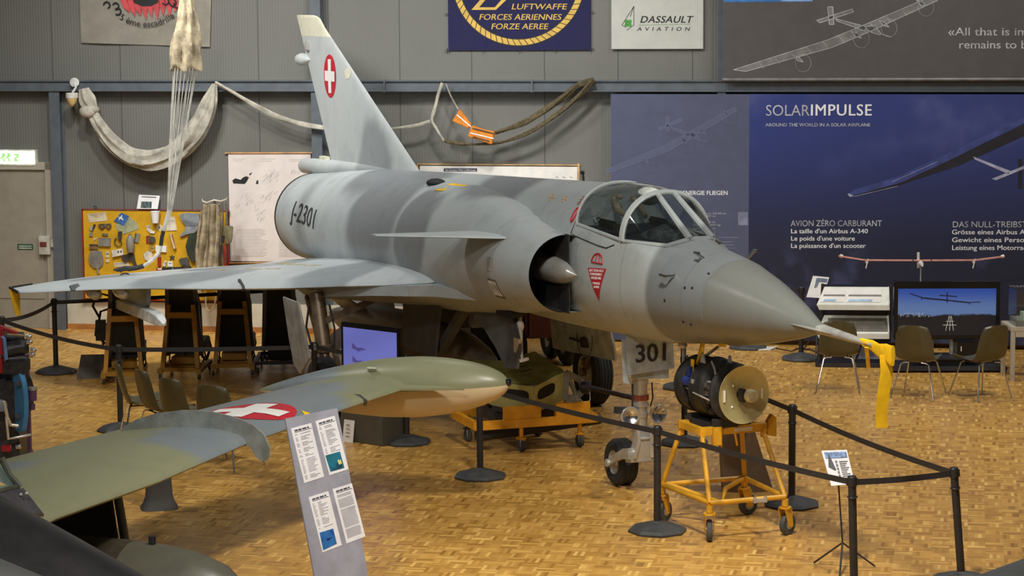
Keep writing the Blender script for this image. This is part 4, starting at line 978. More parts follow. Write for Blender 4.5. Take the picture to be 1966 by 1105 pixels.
# ------------------------------------------------------------------ barrier posts
PBLK = mat('post_black', (40, 39, 40), 0.45, var=0.08)
BASEM = mat('base_rubber', (66, 67, 68), 0.6, var=0.12, bump=0.1)
BELT = mat('belt_black', (44, 42, 42), 0.7, var=0.06)
b0 = B(); b0.lathe([(.255, 0), (.262, .02), (.235, .042), (.11, .078), (.055, .088), (.036, .10)], (0, 0, 0), (0, 0, 1), 8)
me_base = b0.done('base', BASEM, ang=20)
b0 = B(); b0.cyl((0, 0, .08), (0, 0, .86), .032, n=16); me_post = b0.done('post', PBLK)
b0 = B(); b0.cyl((0, 0, .855), (0, 0, .925), .036, n=16); b0.lathe([(.036, 0), (.03, .012), (.01, .015)], (0, 0, .925), (0, 0, 1), 16)
for k in range(4): b0.box((.037 * math.cos(k * PI / 2), .037 * math.sin(k * PI / 2), .89), (.016, .016, .055))
me_head = b0.done('belt_head', PBLK)
b0 = B(); b0.torus((0, 0, .77), (0, 0, 1), .036, .007, 18, 6); b0.box((0, .045, .77), (.014, .02, .014)); b0.box((0, -.045, .77), (.014, .02, .014)); me_col = b0.done('collar', PBLK)
PROTO = [me_base, me_post, me_head, me_col]
POSTS = {}
PG = 'black belt barrier posts'
def post(key, x, y, label, rz=0.0):
    r = thing('barrier_post', label, 'barrier post', (x, y, 0), rz, PG)
    for i, p in enumerate(PROTO):
        if len(POSTS) == 0: c = p
        else: c = p.copy(); COL.objects.link(c)
        c.parent = r
    POSTS[key] = r; return r
def pf(key, u, v, label, rz=0.3): p = fl(u, v); return post(key, p.x, p.y, label, rz)
def pt_(key, u, v, label, rz=0.3, lean=0.0):
    p = fl(u, v, .94); r = post(key, p.x + lean * .89, p.y, label, rz if not lean else 0.0)
    if lean:
        TOPS[key] = V((-lean * .89, 0, 0))
        for c in r.children:
            if c.name.split('.')[0] != 'base': c.rotation_euler = (0, -lean, 0)
    return r
TOPS = {}
pf('a', 108, 715, 'barrier post standing before the door with belts on both sides')
pt_('b', 3, 606, 'barrier post cut off by the left picture edge above the engine')
pf('c', 232, 826, 'barrier post behind the leftmost shell chair')
pt_('d', 603, 656, 'barrier post with a white belt clip beside the jet main leg')
pf('e', 781, 850, 'barrier post whose foot shows beside the dark cabinet under the camouflaged tank')
pf('f', 922, 916, 'barrier post in front of the orange cart near the camouflaged tank nose')
pf('g', 1262, 1020, 'tall barrier post between the nose wheel and the yellow trolley', 0.1)
pf('h', 1520, 970, 'barrier post just right of the yellow radar trolley')
pt_('i', 1636, 912, 'barrier post in front of the small tripod sign', lean=.03)
pt_('j', 1832, 895, 'rightmost barrier post in the foreground corner', lean=.085)
pf('k', 1538, 690, 'barrier post behind the nose cone beside the brochure rack')
pf('l', 1436, 668, 'barrier post far behind the nose with only its foot showing')
pf('m', 1314, 852, 'barrier post with its foot behind the radar trolley')
pf('n', 1312, 745, 'barrier post right behind the radar unit hidden below')
pf('o', 544, 686, 'barrier post between the rightmost ejection seat and the main gear door')
def belt(ka, kb, sag=.02, z0=.885):
    A = POSTS[ka]; Bp = POSTS[kb].location; M = Matrix.Rotation(-A.rotation_euler[2], 3, 'Z')
    oA = TOPS.get(ka, V((0, 0, 0))); d = M @ (V(Bp) + TOPS.get(kb, V((0, 0, 0))) - V(A.location) - oA); oA = M @ oA; L = d.length; u_ = d.normalized(); n_ = V((-u_.y, u_.x, 0))
    b = B(); rings = []
    for i in range(13):
        f = i / 12; p = oA + u_ * (.036 + (L - .072) * f) + V((0, 0, z0 - sag * 4 * f * (1 - f)))
        rings.append([p + n_ * .0015 + V((0, 0, .024)), p - n_ * .0015 + V((0, 0, .024)), p - n_ * .0015 - V((0, 0, .024)), p + n_ * .0015 - V((0, 0, .024))])
    b.loft(rings); b.done('belt', BELT, A)
for q in (('a', 'b', .05), ('b', 'c', .04), ('c', 'd', .01), ('a', 'o', .01), ('d', 'e', .02), ('e', 'f', .02), ('f', 'g', .02), ('g', 'i', .02), ('i', 'j', .01), ('j', 'h', .03), ('h', 'm', .02), ('k', 'l', .03)): belt(*q)
b = B(); b.box((.0, -.040, .89), (.022, .008, .06)); b.done('belt_clip', WHT, POSTS['d'])

# ------------------------------------------------------------------ shell chairs
SHELL = mat('shell_olive', (76, 70, 46), 0.45, var=0.06, coat=0.2)
PADG = mat('shell_front', (128, 132, 112), 0.4, var=0.05)
def chair(label, x, y, face, group, first=[]):
    if first:
        return dup(first[0], (x, y, 0), math.atan2(-face[0], face[1]), label, group)
    r = thing('shell_chair', label, 'chair', (x, y, 0), math.atan2(-face[0], face[1]), group); r.scale = (1.07, 1.07, 1.05)
    prof = [(.235, .405, .18), (.225, .425, .195), (.15, .435, .21), (.02, .415, .217), (-.10, .405, .217), (-.175, .435, .216), (-.21, .51, .214), (-.235, .60, .207), (-.26, .70, .195), (-.28, .79, .16), (-.288, .83, .105)]
    b = B(); rows = []
    for k, (y_, z_, w_) in enumerate(prof):
        row = []
        t_ = k / (len(prof) - 1)
        for i in range(15):
            f = -1 + 2 * i / 14
            lift = .045 * (abs(f) ** 3) * (1 - t_ * .7); fwd = .05 * (abs(f) ** 3) * (t_)
            row.append((f * w_, y_ + fwd, z_ + lift - (.02 * abs(f) ** 4 if k == len(prof) - 1 else 0)))
        rows.append(row)
    b.loft(rows, False, False); bmesh.ops.subdivide_edges(b.m, edges=b.m.edges[:], cuts=1, use_grid_fill=True, smooth=1.0)
    bmesh.ops.recalc_face_normals(b.m, faces=b.m.faces[:]); bmesh.ops.solidify(b.m, geom=b.m.faces[:], thickness=0.007); b.done('seat_shell', SHELL, r, ang=60)
    for sx, sy in ((-1, -1), (1, -1), (-1, 1), (1, 1)):
        b = B(); b.tube([(sx * .07, sy * .13 - .01, .405), (sx * .13, sy * .14 - .01, .40), (sx * .155, sy * .15 - .01, .385), (sx * .235, sy * .235, .012)], .0085, 8); b.cyl((sx * .235, sy * .235, 0), (sx * .236, sy * .236, .014), .011, n=8); b.done('leg', CHROME, r)
    b = B()
    for sx in (-1, 1): b.tube([(sx * .10, -.15, .40), (sx * .10, .14, .40)], .007, 6)
    b.bar((-.12, -.13, .402), (.12, -.13, .402), .015, .01); b.bar((-.12, .12, .402), (.12, .12, .402), .015, .01); b.done('seat_support', STEN, r)
    first.append(r); return r
GR, GL = 'chairs facing the large screen', 'chairs facing the small screen'
chair('olive shell chair right behind the yellow pitot cover', 3.83, 27.85, (.15, 1), GR)
chair('middle one of the three olive shell chairs facing the big screen', 4.70, 27.38, (.45, .9), GR)
chair('olive shell chair next to the glass case table', 5.40, 27.33, (-.5, .87), GR)
for (lb, tx, ty, fc) in (('leftmost shell chair of the row behind the camouflaged wing', -4.13, 24.76, (.95, .25)), ('second shell chair from the left behind the camouflaged wing', -3.82, 24.27, (.85, .5)), ('third shell chair from the left behind the camouflaged wing', -3.45, 23.72, (.7, .7)), ('shell chair nearest the red wing roundel, legs visible under the wing', -2.97, 23.26, (.5, .87))):
    f = V(fc).normalized(); chair(lb, tx + f[0] * .27, ty + f[1] * .27, fc, GL)

# ------------------------------------------------------------------ radar unit on its trolley
YTR = mat('trolley_yellow', (214, 158, 38), 0.42, var=0.08)
TYR = mat('caster_rubber', (70, 72, 70), 0.7)
tx = V((.94, .33, 0)).normalized(); tn = V((-.33, .94, 0)).normalized(); t0 = V((1.865, 20.58, 0))
trl = thing('radar_trolley', 'yellow tube-frame trolley on four casters carrying the round radar unit', 'trolley', t0, math.atan2(tx.y, tx.x))
LX, LY = .38, .45
low = [V((-.35, -.42, .34)), V((.36, -.42, .34)), (V((.38, .45, .34))), V((-.42, .45, .34))]
top = [V((-.28, -.10, .90)), V((.30, -.10, .90)), (V((.26, .26, .90))), V((-.30, .30, .90))]
b = B()
for i in range(4): b.tube([low[i], low[(i + 1) % 4]], .022, 10)
b.tube([low[3] + V((.05, -.02, 0)), V((-.18, .30, .27)), V((-.02, .05, .22)), V((.1, .25, .30)), low[2] + V((-.02, -.02, 0))], .022, 10)
b.done('base_frame', YTR, trl)
for i in range(4):
    b = B(); b.tube([low[i], top[i] - V((0, 0, .03))], .021, 10); b.bar(top[i] - V((0, 0, .09)), top[i], .07, .02); b.done('upright', YTR, trl)
b = B(); b.bar(top[0] + V((-.03, 0, 0)), top[1] + V((.03, 0, 0)), .045, .07); b.bar(top[3] + V((-.03, 0, 0)), top[2] + V((.03, 0, 0)), .045, .07); b.bar(top[0], top[3], .05, .06); b.bar(top[1], top[2], .05, .06); b.done('top_frame', YTR, trl)
b = B(); b.prism([V((.34, -.12, .83)), V((.42, -.12, .81)), V((.42, -.12, .98)), V((.38, -.12, 1.01)), V((.34, -.12, .95))], (0, .06, 0)); b.done('clamp_bracket', YTR, trl)
b = B(); b.prism([V((-.20, -.16, .78)), V((-.12, -.16, .78)), V((-.12, -.16, .94)), V((-.20, -.16, .94))], (0, .05, 0)); b.done('clamp_bracket', YTR, trl)
for x_ in (-.13, .02): b = B(); b.tube([V((x_, -.12, .88)), V((x_ + .02, -.13, .76))], .01, 6); b.done('locking_pin', YTR, trl)
b = B(); b.box((.10, -.126, .90), (.17, .004, .034)); b.done('rating_plate', PAPER, trl)
b = B(); b.box((.10, -.44, .335), (.12, .05, .03)); b.box((.05, -.47, .345), (.02, .03, .05)); b.box((.15, -.47, .345), (.02, .03, .05)); b.done('tow_bracket', MET, trl)
for i, an in ((0, 1.2), (1, .5), (2, .2), (3, .6)):
    p = low[i]; b = B(); b.cyl(p - V((0, 0, .02)), p - V((0, 0, .08)), .03, n=12); d = V((math.cos(an), math.sin(an), 0)); n_ = V((-d.y, d.x, 0)); c = V((p.x, p.y, .095)) + d * .04
    b.cyl(p + V((0, 0, -.085)), p + V((0, 0, -.10)), .055, n=14)
    for s in (-1, 1): b.prism([V((p.x, p.y, .24)) + d * .05 + n_ * (s * .034), V((p.x, p.y, .24)) - d * .05 + n_ * (s * .034), c - d * .03 + n_ * (s * .034) - V((0, 0, .02)), c + d * .03 + n_ * (s * .034) - V((0, 0, .02))], n_ * (s * .006))
    cs_ = b.done('caster', YTR, trl)
    b = B(); b.lathe([(.03, -.025), (.06, -.026), (.09, -.022), (.095, -.01), (.095, .01), (.09, .022), (.06, .026), (.03, .025)], c, n_, 24); b.done('caster_wheel', TYR, cs_)
    b = B(); b.lathe([(.01, -.028), (.045, -.028), (.045, .028), (.01, .028)], c, n_, 18); b.done('caster_hub', SILV, cs_)
ax = V((math.sin(.47), -math.cos(.47), 0)); rc = V((1.985, 20.30, 1.225))
rad_ = thing('radar_unit', 'black cylindrical radar unit with a brass-coloured dish, on the yellow trolley', 'radar', (rc.x, rc.y, .915), math.atan2(ax.y, ax.x)); rad_.scale = (.80, 1.03, 1.03)
rb = B(); z0 = .31
rb.lathe([(.02, -.98), (.20, -.98), (.235, -.94), (.245, -.80), (.235, -.78), (.19, -.77), (.19, -.62), (.24, -.61), (.252, -.58), (.25, -.40), (.22, -.38), (.18, -.36), (.18, -.24), (.235, -.23), (.24, -.19), (.21, -.17), (.10, -.15), (.10, -.06), (.02, -.05)], (0, 0, z0), (1, 0, 0), 32)
rb.done('radar_body', mat('radar_black', (40, 38, 38), 0.5, var=0.25, scale=14, bump=0.3), rad_)
rd = random.Random(5); MODM = mat('module_dark', (62, 58, 54), 0.5, var=0.4, scale=20)
for k in range(26):
    b = B(); a = rd.random() * 2 * PI; xx = rd.choice((-.70, -.30, -.33, -.68)); R_ = .20 + rd.random() * .03
    b.box((xx + rd.random() * .04, R_ * math.cos(a), z0 + R_ * math.sin(a)), (.05 + rd.random() * .05, .03 + rd.random() * .03, .03 + rd.random() * .04), Matrix.Rotation(a, 3, 'X'))
    b.done('module_box', MODM, rad_)
b = B(); b.torus((-.20, 0, z0), (1, 0, 0), .235, .012, 36, 8); b.torus((-.60, 0, z0), (1, 0, 0), .248, .014, 36, 8); b.torus((-.94, 0, z0), (1, 0, 0), .236, .012, 36, 8); b.done('ring_frame', mat('ring_black', (50, 50, 50), 0.4, metal=0.3), rad_)
b = B(); b.tube([(-.98, -.16, z0), (-.5, -.25, z0 - .02), (-.2, -.24, z0 - .05)], .008, 6); b.tube([(-.45, -.1, z0 + .24), (-.3, -.14, z0 + .19), (-.2, -.18, z0 + .16)], .01, 6); b.box((-.55, -.23, z0 + .06), (.05, .03, .06)); b.box((-.30, -.2, z0 + .04), (.02, .03, .12)); b.done('silver_fitting', MET, rad_)
b = B(); b.cyl((-.78, -.20, z0 + .05), (-.66, -.20, z0 + .05), .045, n=14); b.box((-.70, -.19, z0 + .14), (.05, .05, .08)); b.done('blue_motor', mat('motor_blue', (36, 52, 110), 0.35), rad_)
for xx, aa in ((-.56, -.2), (-.30, .5)):
    b = B(); b.prism([(xx - .05, -.10 + aa * .2, z0 + .22), (xx + .05, -.10 + aa * .2, z0 + .22), (xx + .012, -.10 + aa * .2, z0 + .30), (xx - .012, -.10 + aa * .2, z0 + .30)], (0, .012, 0)); b.done('lifting_lug', SILV, rad_)
BRASS = mat('dish_brass', (200, 186, 130), 0.32, metal=0.35, var=0.05)
b = B(); pr = [(.01, -.055), (.06, -.053), (.12, -.042), (.18, -.022), (.235, .002), (.245, .008)]
b.lathe(pr + [(.247, .004), (.236, -.004), (.18, -.03), (.12, -.05), (.06, -.061), (.01, -.063)], (0, 0, z0), (1, 0, 0), 48, False); ds = b.done('radar_dish', BRASS, rad_)
b = B(); b.box((.02, -.028, z0), (.10, .04, .11)); b.done('feed_horn', STEN, ds, bevel=.008)
b = B(); b.lathe([(.052, .04), (.056, .07), (.054, .13), (.045, .15), (.01, .153)], (0, .02, z0), (1, 0, 0), 24); b.done('feed_cap', mat('feed_cream', (200, 190, 150), 0.35), ds)
b = B()
for yy, zz in ((-.09, .08), (-.10, -.10)): b.sph((-.03, yy, z0 + zz), .011, None, 8, 6)
b.box((-.004, -.19, z0), (.006, .018, .10)); b.box((-.004, .18, z0), (.006, .018, .09)); b.done('dish_marks', WHT, ds)
b = B(); b.box((-.62, 0, .02), (.5, .34, .05)); b.box((-.75, 0, .05), (.08, .36, .06)); b.box((-.25, 0, .05), (.06, .36, .08)); b.done('mounting_saddle', STEN, rad_)
b = B(); b.prism([(-.72, -.17, z0 + .24), (-.66, -.17, z0 + .24), (-.665, -.18, z0 + .02), (-.695, -.18, z0 - .01), (-.715, -.18, z0 + .04)], (0, -.008, 0)); b.done('yellow_tag', YEL, rad_)
b = B(); b.prism([J(1.62, .02, 1.66), J(1.80, .10, 1.66), J(1.78, .10, 1.56), J(1.62, .08, 1.42), J(1.55, .04, 1.43)], (.006, .02, 0)); b.prism([J(2.1, .1, 1.70), J(2.22, .1, 1.71), J(2.2, .1, 1.66), J(2.1, .1, 1.65)], (.0, .02, 0)); b.done('belly_tag', YEL, jet)
b = B(); b.cyl(J(1.25, .02, 1.60), J(1.25, .02, 1.25), .012, n=8); b.bar(J(1.25, .02, 1.30), J(1.7, -.1, 1.58), .02, .02); b.sph(J(1.3, .05, 1.55), (.06, .04, .03)); b.done('belly_probe', MET, jet)

# wedge-shaped stand behind the trolley; its brown is the floor's reflection painted on
FLOORREF = mat('stand_floor_reflection', (128, 104, 78), 0.55, var=0.05)
st = thing('wedge_stand', 'tall wedge-shaped information stand, its brown a painted floor reflection, seen from behind the radar trolley', 'info stand', (2.18, 22.15, 0), 0)
b = B(); b.loft([[(-.20, -.02, 0), (.02, -.06, 0), (.27, 0, 0), (.2, .30, 0), (-.2, .30, 0)], [(-.24, .12, .66), (-.02, .10, .66), (.07, .14, .66), (.04, .3, .66), (-.24, .3, .66)]]); b.done('foot', FLOORREF, st, ang=10)
b = B(); b.prism([(-.40, .30, 1.28), (-.02, .22, 1.12), (.06, .10, .62), (-.22, .12, .62)], (0, .03, 0)); b.done('panel_back', FLOORREF, st)

# ------------------------------------------------------------------ orange cart with the green gun pack
ORA = mat('cart_orange', (228, 158, 36), 0.45, var=0.06)
GRN = mat('primer_green', (186, 184, 116), 0.5, var=0.08)
GRNT = mat('primer_dark', (136, 138, 80), 0.5, var=0.15)
ce = V((.94, .33, 0)).normalized(); cr_ = math.atan2(ce.y, ce.x)
ct = thing('equipment_cart', 'low orange cart on grey casters under the green gun pack', 'cart', (.10, 24.62, 0), cr_)
b = B()
for q in (((-.66, -.40, .30), (.68, -.40, .30)), ((-.66, .40, .30), (.68, .40, .30)), ((-.64, -.40, .30), (-.64, .40, .30)), ((.66, -.40, .30), (.66, .40, .30)), ((0, -.4, .30), (0, .4, .30))): b.bar(q[0], q[1], .05, .09)
b.done('cart_frame', ORA, ct, bevel=.004)
for x0, x1 in ((-.34, .06), (.22, .60)):
    b = B(); b.box(((x0 + x1) / 2, -.38, .40), (x1 - x0, .06, .15)); b.done('cradle_block', ORA, ct, bevel=.004)
    b = B(); b.box(((x0 + x1) / 2, .3, .40), (x1 - x0, .06, .15)); b.done('cradle_block', ORA, ct, bevel=.004)
b = B(); b.cyl((-.60, -.30, .18), (.85, -.02, .22), .06, n=14); b.done('drawbar_tube', STEN, ct)
for x_, y_ in ((-.15, -.38), (.50, -.36), (.30, .36), (-.48, .36)):
    b = B(); b.cyl((x_, y_, .27), (x_, y_, .14), .022, n=10); b.lathe([(.02, 0), (.055, -.01), (.055, -.02), (.02, -.03)], (x_, y_, .155), (0, 0, 1), 14); c2 = b.done('caster', ORA if y_ < 0 else STEN, ct)
    b = B(); b.prism([(x_ - .03, y_ - .035, .13), (x_ + .03, y_ - .035, .13), (x_ + .02, y_ - .035, .05), (x_ - .02, y_ - .035, .05)], (0, .008, 0)); b.prism([(x_ - .03, y_ + .027, .13), (x_ + .03, y_ + .027, .13), (x_ + .02, y_ + .027, .05), (x_ - .02, y_ + .027, .05)], (0, .008, 0)); b.done('caster_fork', SILV, c2)
    b = B(); b.lathe([(.01, -.02), (.06, -.022), (.066, -.01), (.066, .01), (.06, .022), (.01, .02)], (x_, y_, .066), (1, .15, 0), 20); b.done('caster_wheel', TYR, c2)
gp = thing('gun_pack', 'olive green V-shaped aircraft gun pack with a black barrel on the orange cart', 'aircraft section', (.10, 24.62, .345), cr_)
fr = [(-.42, -.20, .36), (.0, -.38, .32), (.42, -.16, .42), (.40, -.16, .12), (.0, -.34, -.0 + .03), (-.40, -.20, .12)]
bk = [(-.40, .55, .47), (-.05, .50, .45), (.34, .55, .52), (.34, .55, .15), (-.05, .5, .06), (-.38, .55, .15)]
b = B(); R_ = [[b.v(p) for p in r] for r in (fr, bk)]
for i in range(6): b.f([R_[0][i], R_[0][(i + 1) % 6], R_[1][(i + 1) % 6], R_[1][i]])
b.f([R_[0][i] for i in (0, 1, 4, 5)]); b.f([R_[0][i] for i in (1, 2, 3, 4)]); b.f(list(reversed(R_[1])))
b.done('pack_shell', GRN, gp, ang=15)
b = B(); b.prism([V(fr[0]) + V((.02, .02, .012)), V(fr[1]) + V((0, .03, .012)), V(fr[2]) + V((-.02, .02, .012)), V(bk[2]) + V((0, 0, .012)), V(bk[1]) + V((0, 0, .012)), V(bk[0]) + V((0, 0, .012))], (0, 0, .006)); b.done('top_cover', GRNT, gp, ang=5)
b = B()
for k in range(3):
    y_ = .0 + .18 * k; b.bar((-.02 + .06 * k, y_, .415 + .02 * k), (.12 + .06 * k, y_ + .05, .43 + .02 * k), .02, .012)
b.done('cover_slot', STEN, gp)
def faceq(A_, B_, C_, D_, u0, u1, v0, v1, off):
    A_, B_, C_, D_ = map(V, (A_, B_, C_, D_)); n_ = (B_ - A_).cross(D_ - A_).normalized()
    f = lambda u, v: A_ * (1-u)*(1-v) + B_ * u*(1-v) + C_ * u*v + D_ * (1-u)*v
    P = []
    for i in range(20):
        a = 2 * PI * i / 20; cu, cv = math.cos(a), math.sin(a)
        P.append(f((u0+u1)/2 + (u1-u0)/2 * math.copysign(abs(cu)**.6, cu), (v0+v1)/2 + (v1-v0)/2 * math.copysign(abs(cv)**.6, cv)))
    return P, n_
for A_, B_, C_, D_, q in ((fr[5], fr[4], fr[1], fr[0], (.28, .88, .42, .82)), (fr[4], fr[3], fr[2], fr[1], (.10, .66, .42, .84))):
    P, n_ = faceq(A_, B_, C_, D_, *q, 0); 
    if n_.y > 0: n_ = -n_
    b = B(); b.prism([p + n_ * .003 for p in P], n_ * .004); b.done('oval_port', DARK, gp)
b = B(); b.bar((0, -.378, .325), (0, -.345, .03), .03, .012); b.bar((-.05, -.365, .328), (.05, -.365, .328), .03, .01); b.done('centre_strip', SILV, gp)
b = B(); F_ = [V((.43, -.16, .41)), V((.62, -.10, .30)), V((.64, -.10, .20)), V((.56, -.12, .14)), V((.41, -.16, .12))]
for p, q in zip(F_, F_[1:] + F_[:1]): b.bar(p, q, .035, .06)
b.bar(F_[0], F_[3], .03, .04); b.done('end_bracket', mat('bracket_grey', (150, 150, 142), 0.4), gp)
b = B(); b.lathe([(.045, 0), (.066, .02), (.066, .09), (.05, .10), (.03, .105)], (.585, -.17, .25), (.85, -.5, -.05), 20); b.cyl((.64, -.20, .25), (1.06, -.48, .15), .026, n=14); b.done('gun_barrel', PBLK, gp)
b = B(); b.tube([(.55, -.14, .16), (.57, -.15, .06), (.64, -.15, .04), (.70, -.14, .10), (.70, -.13, .22)], .006, 6); b.done('loose_cable', mat('cable_white', (200, 198, 190), 0.5), gp)
b = B(); b.box((-.02, .1, -.01), (.7, .6, .10)); b.bar((-.40, -.19, .10), (0, -.34, -.0), .03, .05); b.box((0, -.30, -.02), (.12, .06, .06)); b.done('pack_underside', CAVE, gp)

# ------------------------------------------------------------------ ejection seats on yellow stands
SEATB = mat('seat_black', (26, 25, 25), 0.6, var=0.3, scale=12, bump=0.2)
SEATW = mat('seat_webbing', (52, 48, 42), 0.8, var=0.3, scale=10)
YST = mat('stand_yellow', (176, 128, 30), 0.5, var=0.08)
seat_proto, stand_proto = [], []
def seat(label, x, y, rz, g='ejection seats'):
    if seat_proto: return dup(seat_proto[0], (x, y, .24), rz, label, g)
    r = thing('ejection_seat', label, 'ejection seat', (x, y, .24), rz, g); r.scale = (.88, .88, .80)
    b = B(); b.loft([[(-.24, .02, .10), (.24, .02, .10), (.24, .22, .10), (-.24, .22, .10)], [(-.24, .08, .75), (.24, .08, .75), (.22, .30, .75), (-.22, .30, .75)], [(-.18, .16, 1.12), (.18, .16, 1.12), (.16, .36, 1.12), (-.16, .36, 1.12)]]); b.done('seat_back', SEATB, r, bevel=.02)
    b = B(); b.loft([[(-.25, -.42, .02), (.25, -.42, .02), (.25, .10, .0), (-.25, .10, .0)], [(-.26, -.45, .22), (.26, -.45, .22), (.25, .06, .16), (-.25, .06, .16)]]); b.done('seat_pan', SEATB, r, bevel=.02)
    b = B(); b.box((0, .12, 1.17), (.38, .18, .12)); b.done('head_box', SEATB, r, bevel=.03)
    for s in (-1, 1):
        b = B(); b.bar((s * .24, .2, .0), (s * .19, .36, 1.16), .05, .06); b.done('guide_rail', mat('rail_dark', (70, 66, 60), 0.4, metal=0.5), r)
        b = B(); b.tube([(s * .13, .05, 1.05), (s * .15, -.02, .7), (s * .17, -.10, .35), (s * .10, -.2, .24)], .03, 8, flat=.35); b.done('shoulder_strap', SEATW, r)
        b = B(); b.tube([(s * .22, -.44, .20), (s * .24, -.55, .02), (s * .18, -.50, -.20), (s * .14, -.42, -.12)], .022, 8); b.done('leg_restraint', SEATB, r)
    b = B(); b.torus((0, -.45, .22), (0, 1, .2), .07, .012, 16, 6); b.torus((0, .05, 1.22), (0, 1, .2), .09, .012, 18, 6, 0, PI); b.done('firing_handle', SEATW, r)
    for k, (px_, py_) in enumerate(((-.2, -.2), (.1, -.3), (.22, .1), (-.24, .15), (.0, .2))):
        b = B(); b.tube([(px_, py_, .05), (px_ * 1.1, py_ - .03, -.08), (px_ * .9, py_, -.18)], .012, 6)
        b.done('hanging_hose', SEATB, r)
    seat_proto.append(r); return r
def stand(label, x, y, rz, g='yellow seat stands'):
    if stand_proto: return dup(stand_proto[0], (x, y, 0), rz, label, g)
    r = thing('seat_stand', label, 'stand', (x, y, 0), rz, g)
    for s in (-1, 1):
        b = B(); b.bar((s * .22, -.30, .10), (s * .15, -.16, .90), .07, .05); b.done('stand_post', YST, r)
        b = B(); b.bar((s * .24, -.40, .11), (s * .24, .42, .11), .06, .05); b.done('base_rail', YST, r)
        for y_ in (-.36, .38):
            b = B(); b.bar((s * .24, y_, .095), (s * .24, y_ + .02, .05), .03, .05); cs_ = b.done('caster', SILV, r)
            b = B(); b.lathe([(.01, -.014), (.04, -.015), (.045, 0), (.04, .015), (.01, .014)], (s * .24, y_ + .02, .045), (1, 0, 0), 16); b.done('caster_wheel', TYR, cs_)
    b = B(); b.bar((-.16, -.20, .78), (.16, -.20, .78), .05, .07); b.done('cross_bar', YST, r)
    b = B(); b.bar((-.24, .0, .13), (.24, .0, .13), .06, .05); b.bar((-.24, -.30, .12), (.24, -.30, .12), .06, .05); b.done('base_bar', YST, r)
    b = B(); b.box((0, .05, .20), (.30, .3, .08)); b.done('seat_bracket', YST, r); stand_proto.append(r); return r
SP = [(-4.76, 29.05, .12), (-4.06, 29.35, -.05), (-3.48, 29.65, .05)]
NM = [('first from the left under the wing launch rail', 'leftmost'), ('second from the left, between two yellow stands', 'second from the left'), ('third from the left, below the hanging canvas harness', 'third from the left')]
for (x_, y_, rz), (n1, n2) in zip(SP, NM):
    stand('yellow A-frame seat stand, %s of the three behind the jet wing' % n2, x_, y_, rz)
    seat('black ejection seat on a yellow stand, %s' % n1, x_, y_ + .24, rz + PI)
seat('black ejection seat on a black wheeled frame beside the main gear door', -2.92, 29.95, .05 + PI)
b = B(); q0 = [o for o in bpy.data.objects if o.name == 'ejection_seat'][0]
for k, P_ in enumerate((((.24, -.1, .95), (.40, -.12, 1.0), (.46, -.05, .80), (.38, -.1, .62)), ((.25, -.06, .75), (.36, -.15, .7), (.40, -.1, .45), (.33, -.1, .30), (.34, -.12, .12)), ((.22, -.1, .5), (.42, -.1, .52), (.44, -.12, .34), (.30, -.1, .2)))): b.tube([(-x_ if False else x_, y_, z_) for x_, y_, z_ in P_], .018, 7)
b.box((.36, -.08, .42), (.14, .2, .30)); b.done('side_harness', SEATW, q0)
r = thing('wheeled_trolley', 'black low wheeled frame under the rightmost ejection seat', 'stand', (-2.92, 29.83, 0), .05)
b = B()
for q in (((-.28, -.42, .14), (.28, -.42, .14)), ((-.28, .40, .14), (.28, .40, .14)), ((-.28, -.42, .14), (-.28, .40, .14)), ((.28, -.42, .14), (.28, .40, .14))): b.bar(*q, .04, .04)
b.bar((-.2, -.38, .14), (-.12, -.1, .8), .02, .02); b.bar((.28, -.40, .14), (.20, -.0, .9), .02, .02); b.box((0, 0, .20), (.3, .3, .10)); b.done('frame_bars', STEN, r)
for s in (-1, 1):
    for y_ in (-.40, .38):
        b = B(); b.bar((s * .26, y_, .12), (s * .26, y_, .05), .03, .03); q = b.done('caster', SILV, r); b = B(); b.lathe([(.01, -.014), (.04, -.015), (.045, 0), (.04, .015), (.01, .014)], (s * .26, y_, .045), (1, 0, 0), 14); b.done('caster_wheel', TYR, q)
b = B(); p = fl(195, 725); gpz = thing('footrest_plate', 'dark slanted metal plate on the floor left of the seat stands', 'plate', p, .1)
b.prism([(-.30, -.05, 0), (.16, -.05, 0), (.16, .22, .26), (-.26, .22, .26)], (0, .02, 0)); b.prism([(-.2, .17, .0), (.1, .17, .0), (.1, .19, .2), (-.2, .19, .2)], (0, .02, 0)); b.done('plate_sheet', mat('plate_dark', (92, 86, 80), 0.4), gpz)

# ------------------------------------------------------------------ television on a dark cabinet
TVB = mat('tv_black', (20, 20, 22), 0.25, var=0.02)
CAB = mat('cabinet_dark', (74, 70, 60), 0.55, var=0.05)
SKY = base('screen_blue', (120, 128, 220), 0.3, emit=(122, 130, 226), es=0.75)[0]
SHP = base('screen_jet', (90, 84, 160), 0.4, emit=(96, 90, 168), es=0.6)[0]
TL_ = dp(655, 617, 25.05); TR_ = fl(768, 630, TL_.z); wv_ = TR_ - TL_; ang_ = math.atan2(wv_.y, wv_.x); Wd = wv_.length
cabh = .62
xv = wv_.normalized(); yv = V((-xv.y, xv.x, 0))
ctr = (TL_ + TR_) / 2; base_ = V((ctr.x, ctr.y, 0)) + yv * .08 - xv * .05
cb = thing('tv_cabinet', 'dark olive cabinet under the small television', 'cabinet', base_, ang_)
b = B(); b.box((0, 0, .31), (.62, .36, .62)); b.done('carcass', CAB, cb, bevel=.008)
b = B(); b.box((0, -.183, .45), (.06, .012, .02)); b.done('cabinet_handle', STEN, cb)
tv = thing('television', 'small television showing two grey jets on a lilac-blue sky', 'television', V((base_.x, base_.y, cabh)), ang_)
hh = TL_.z - cabh
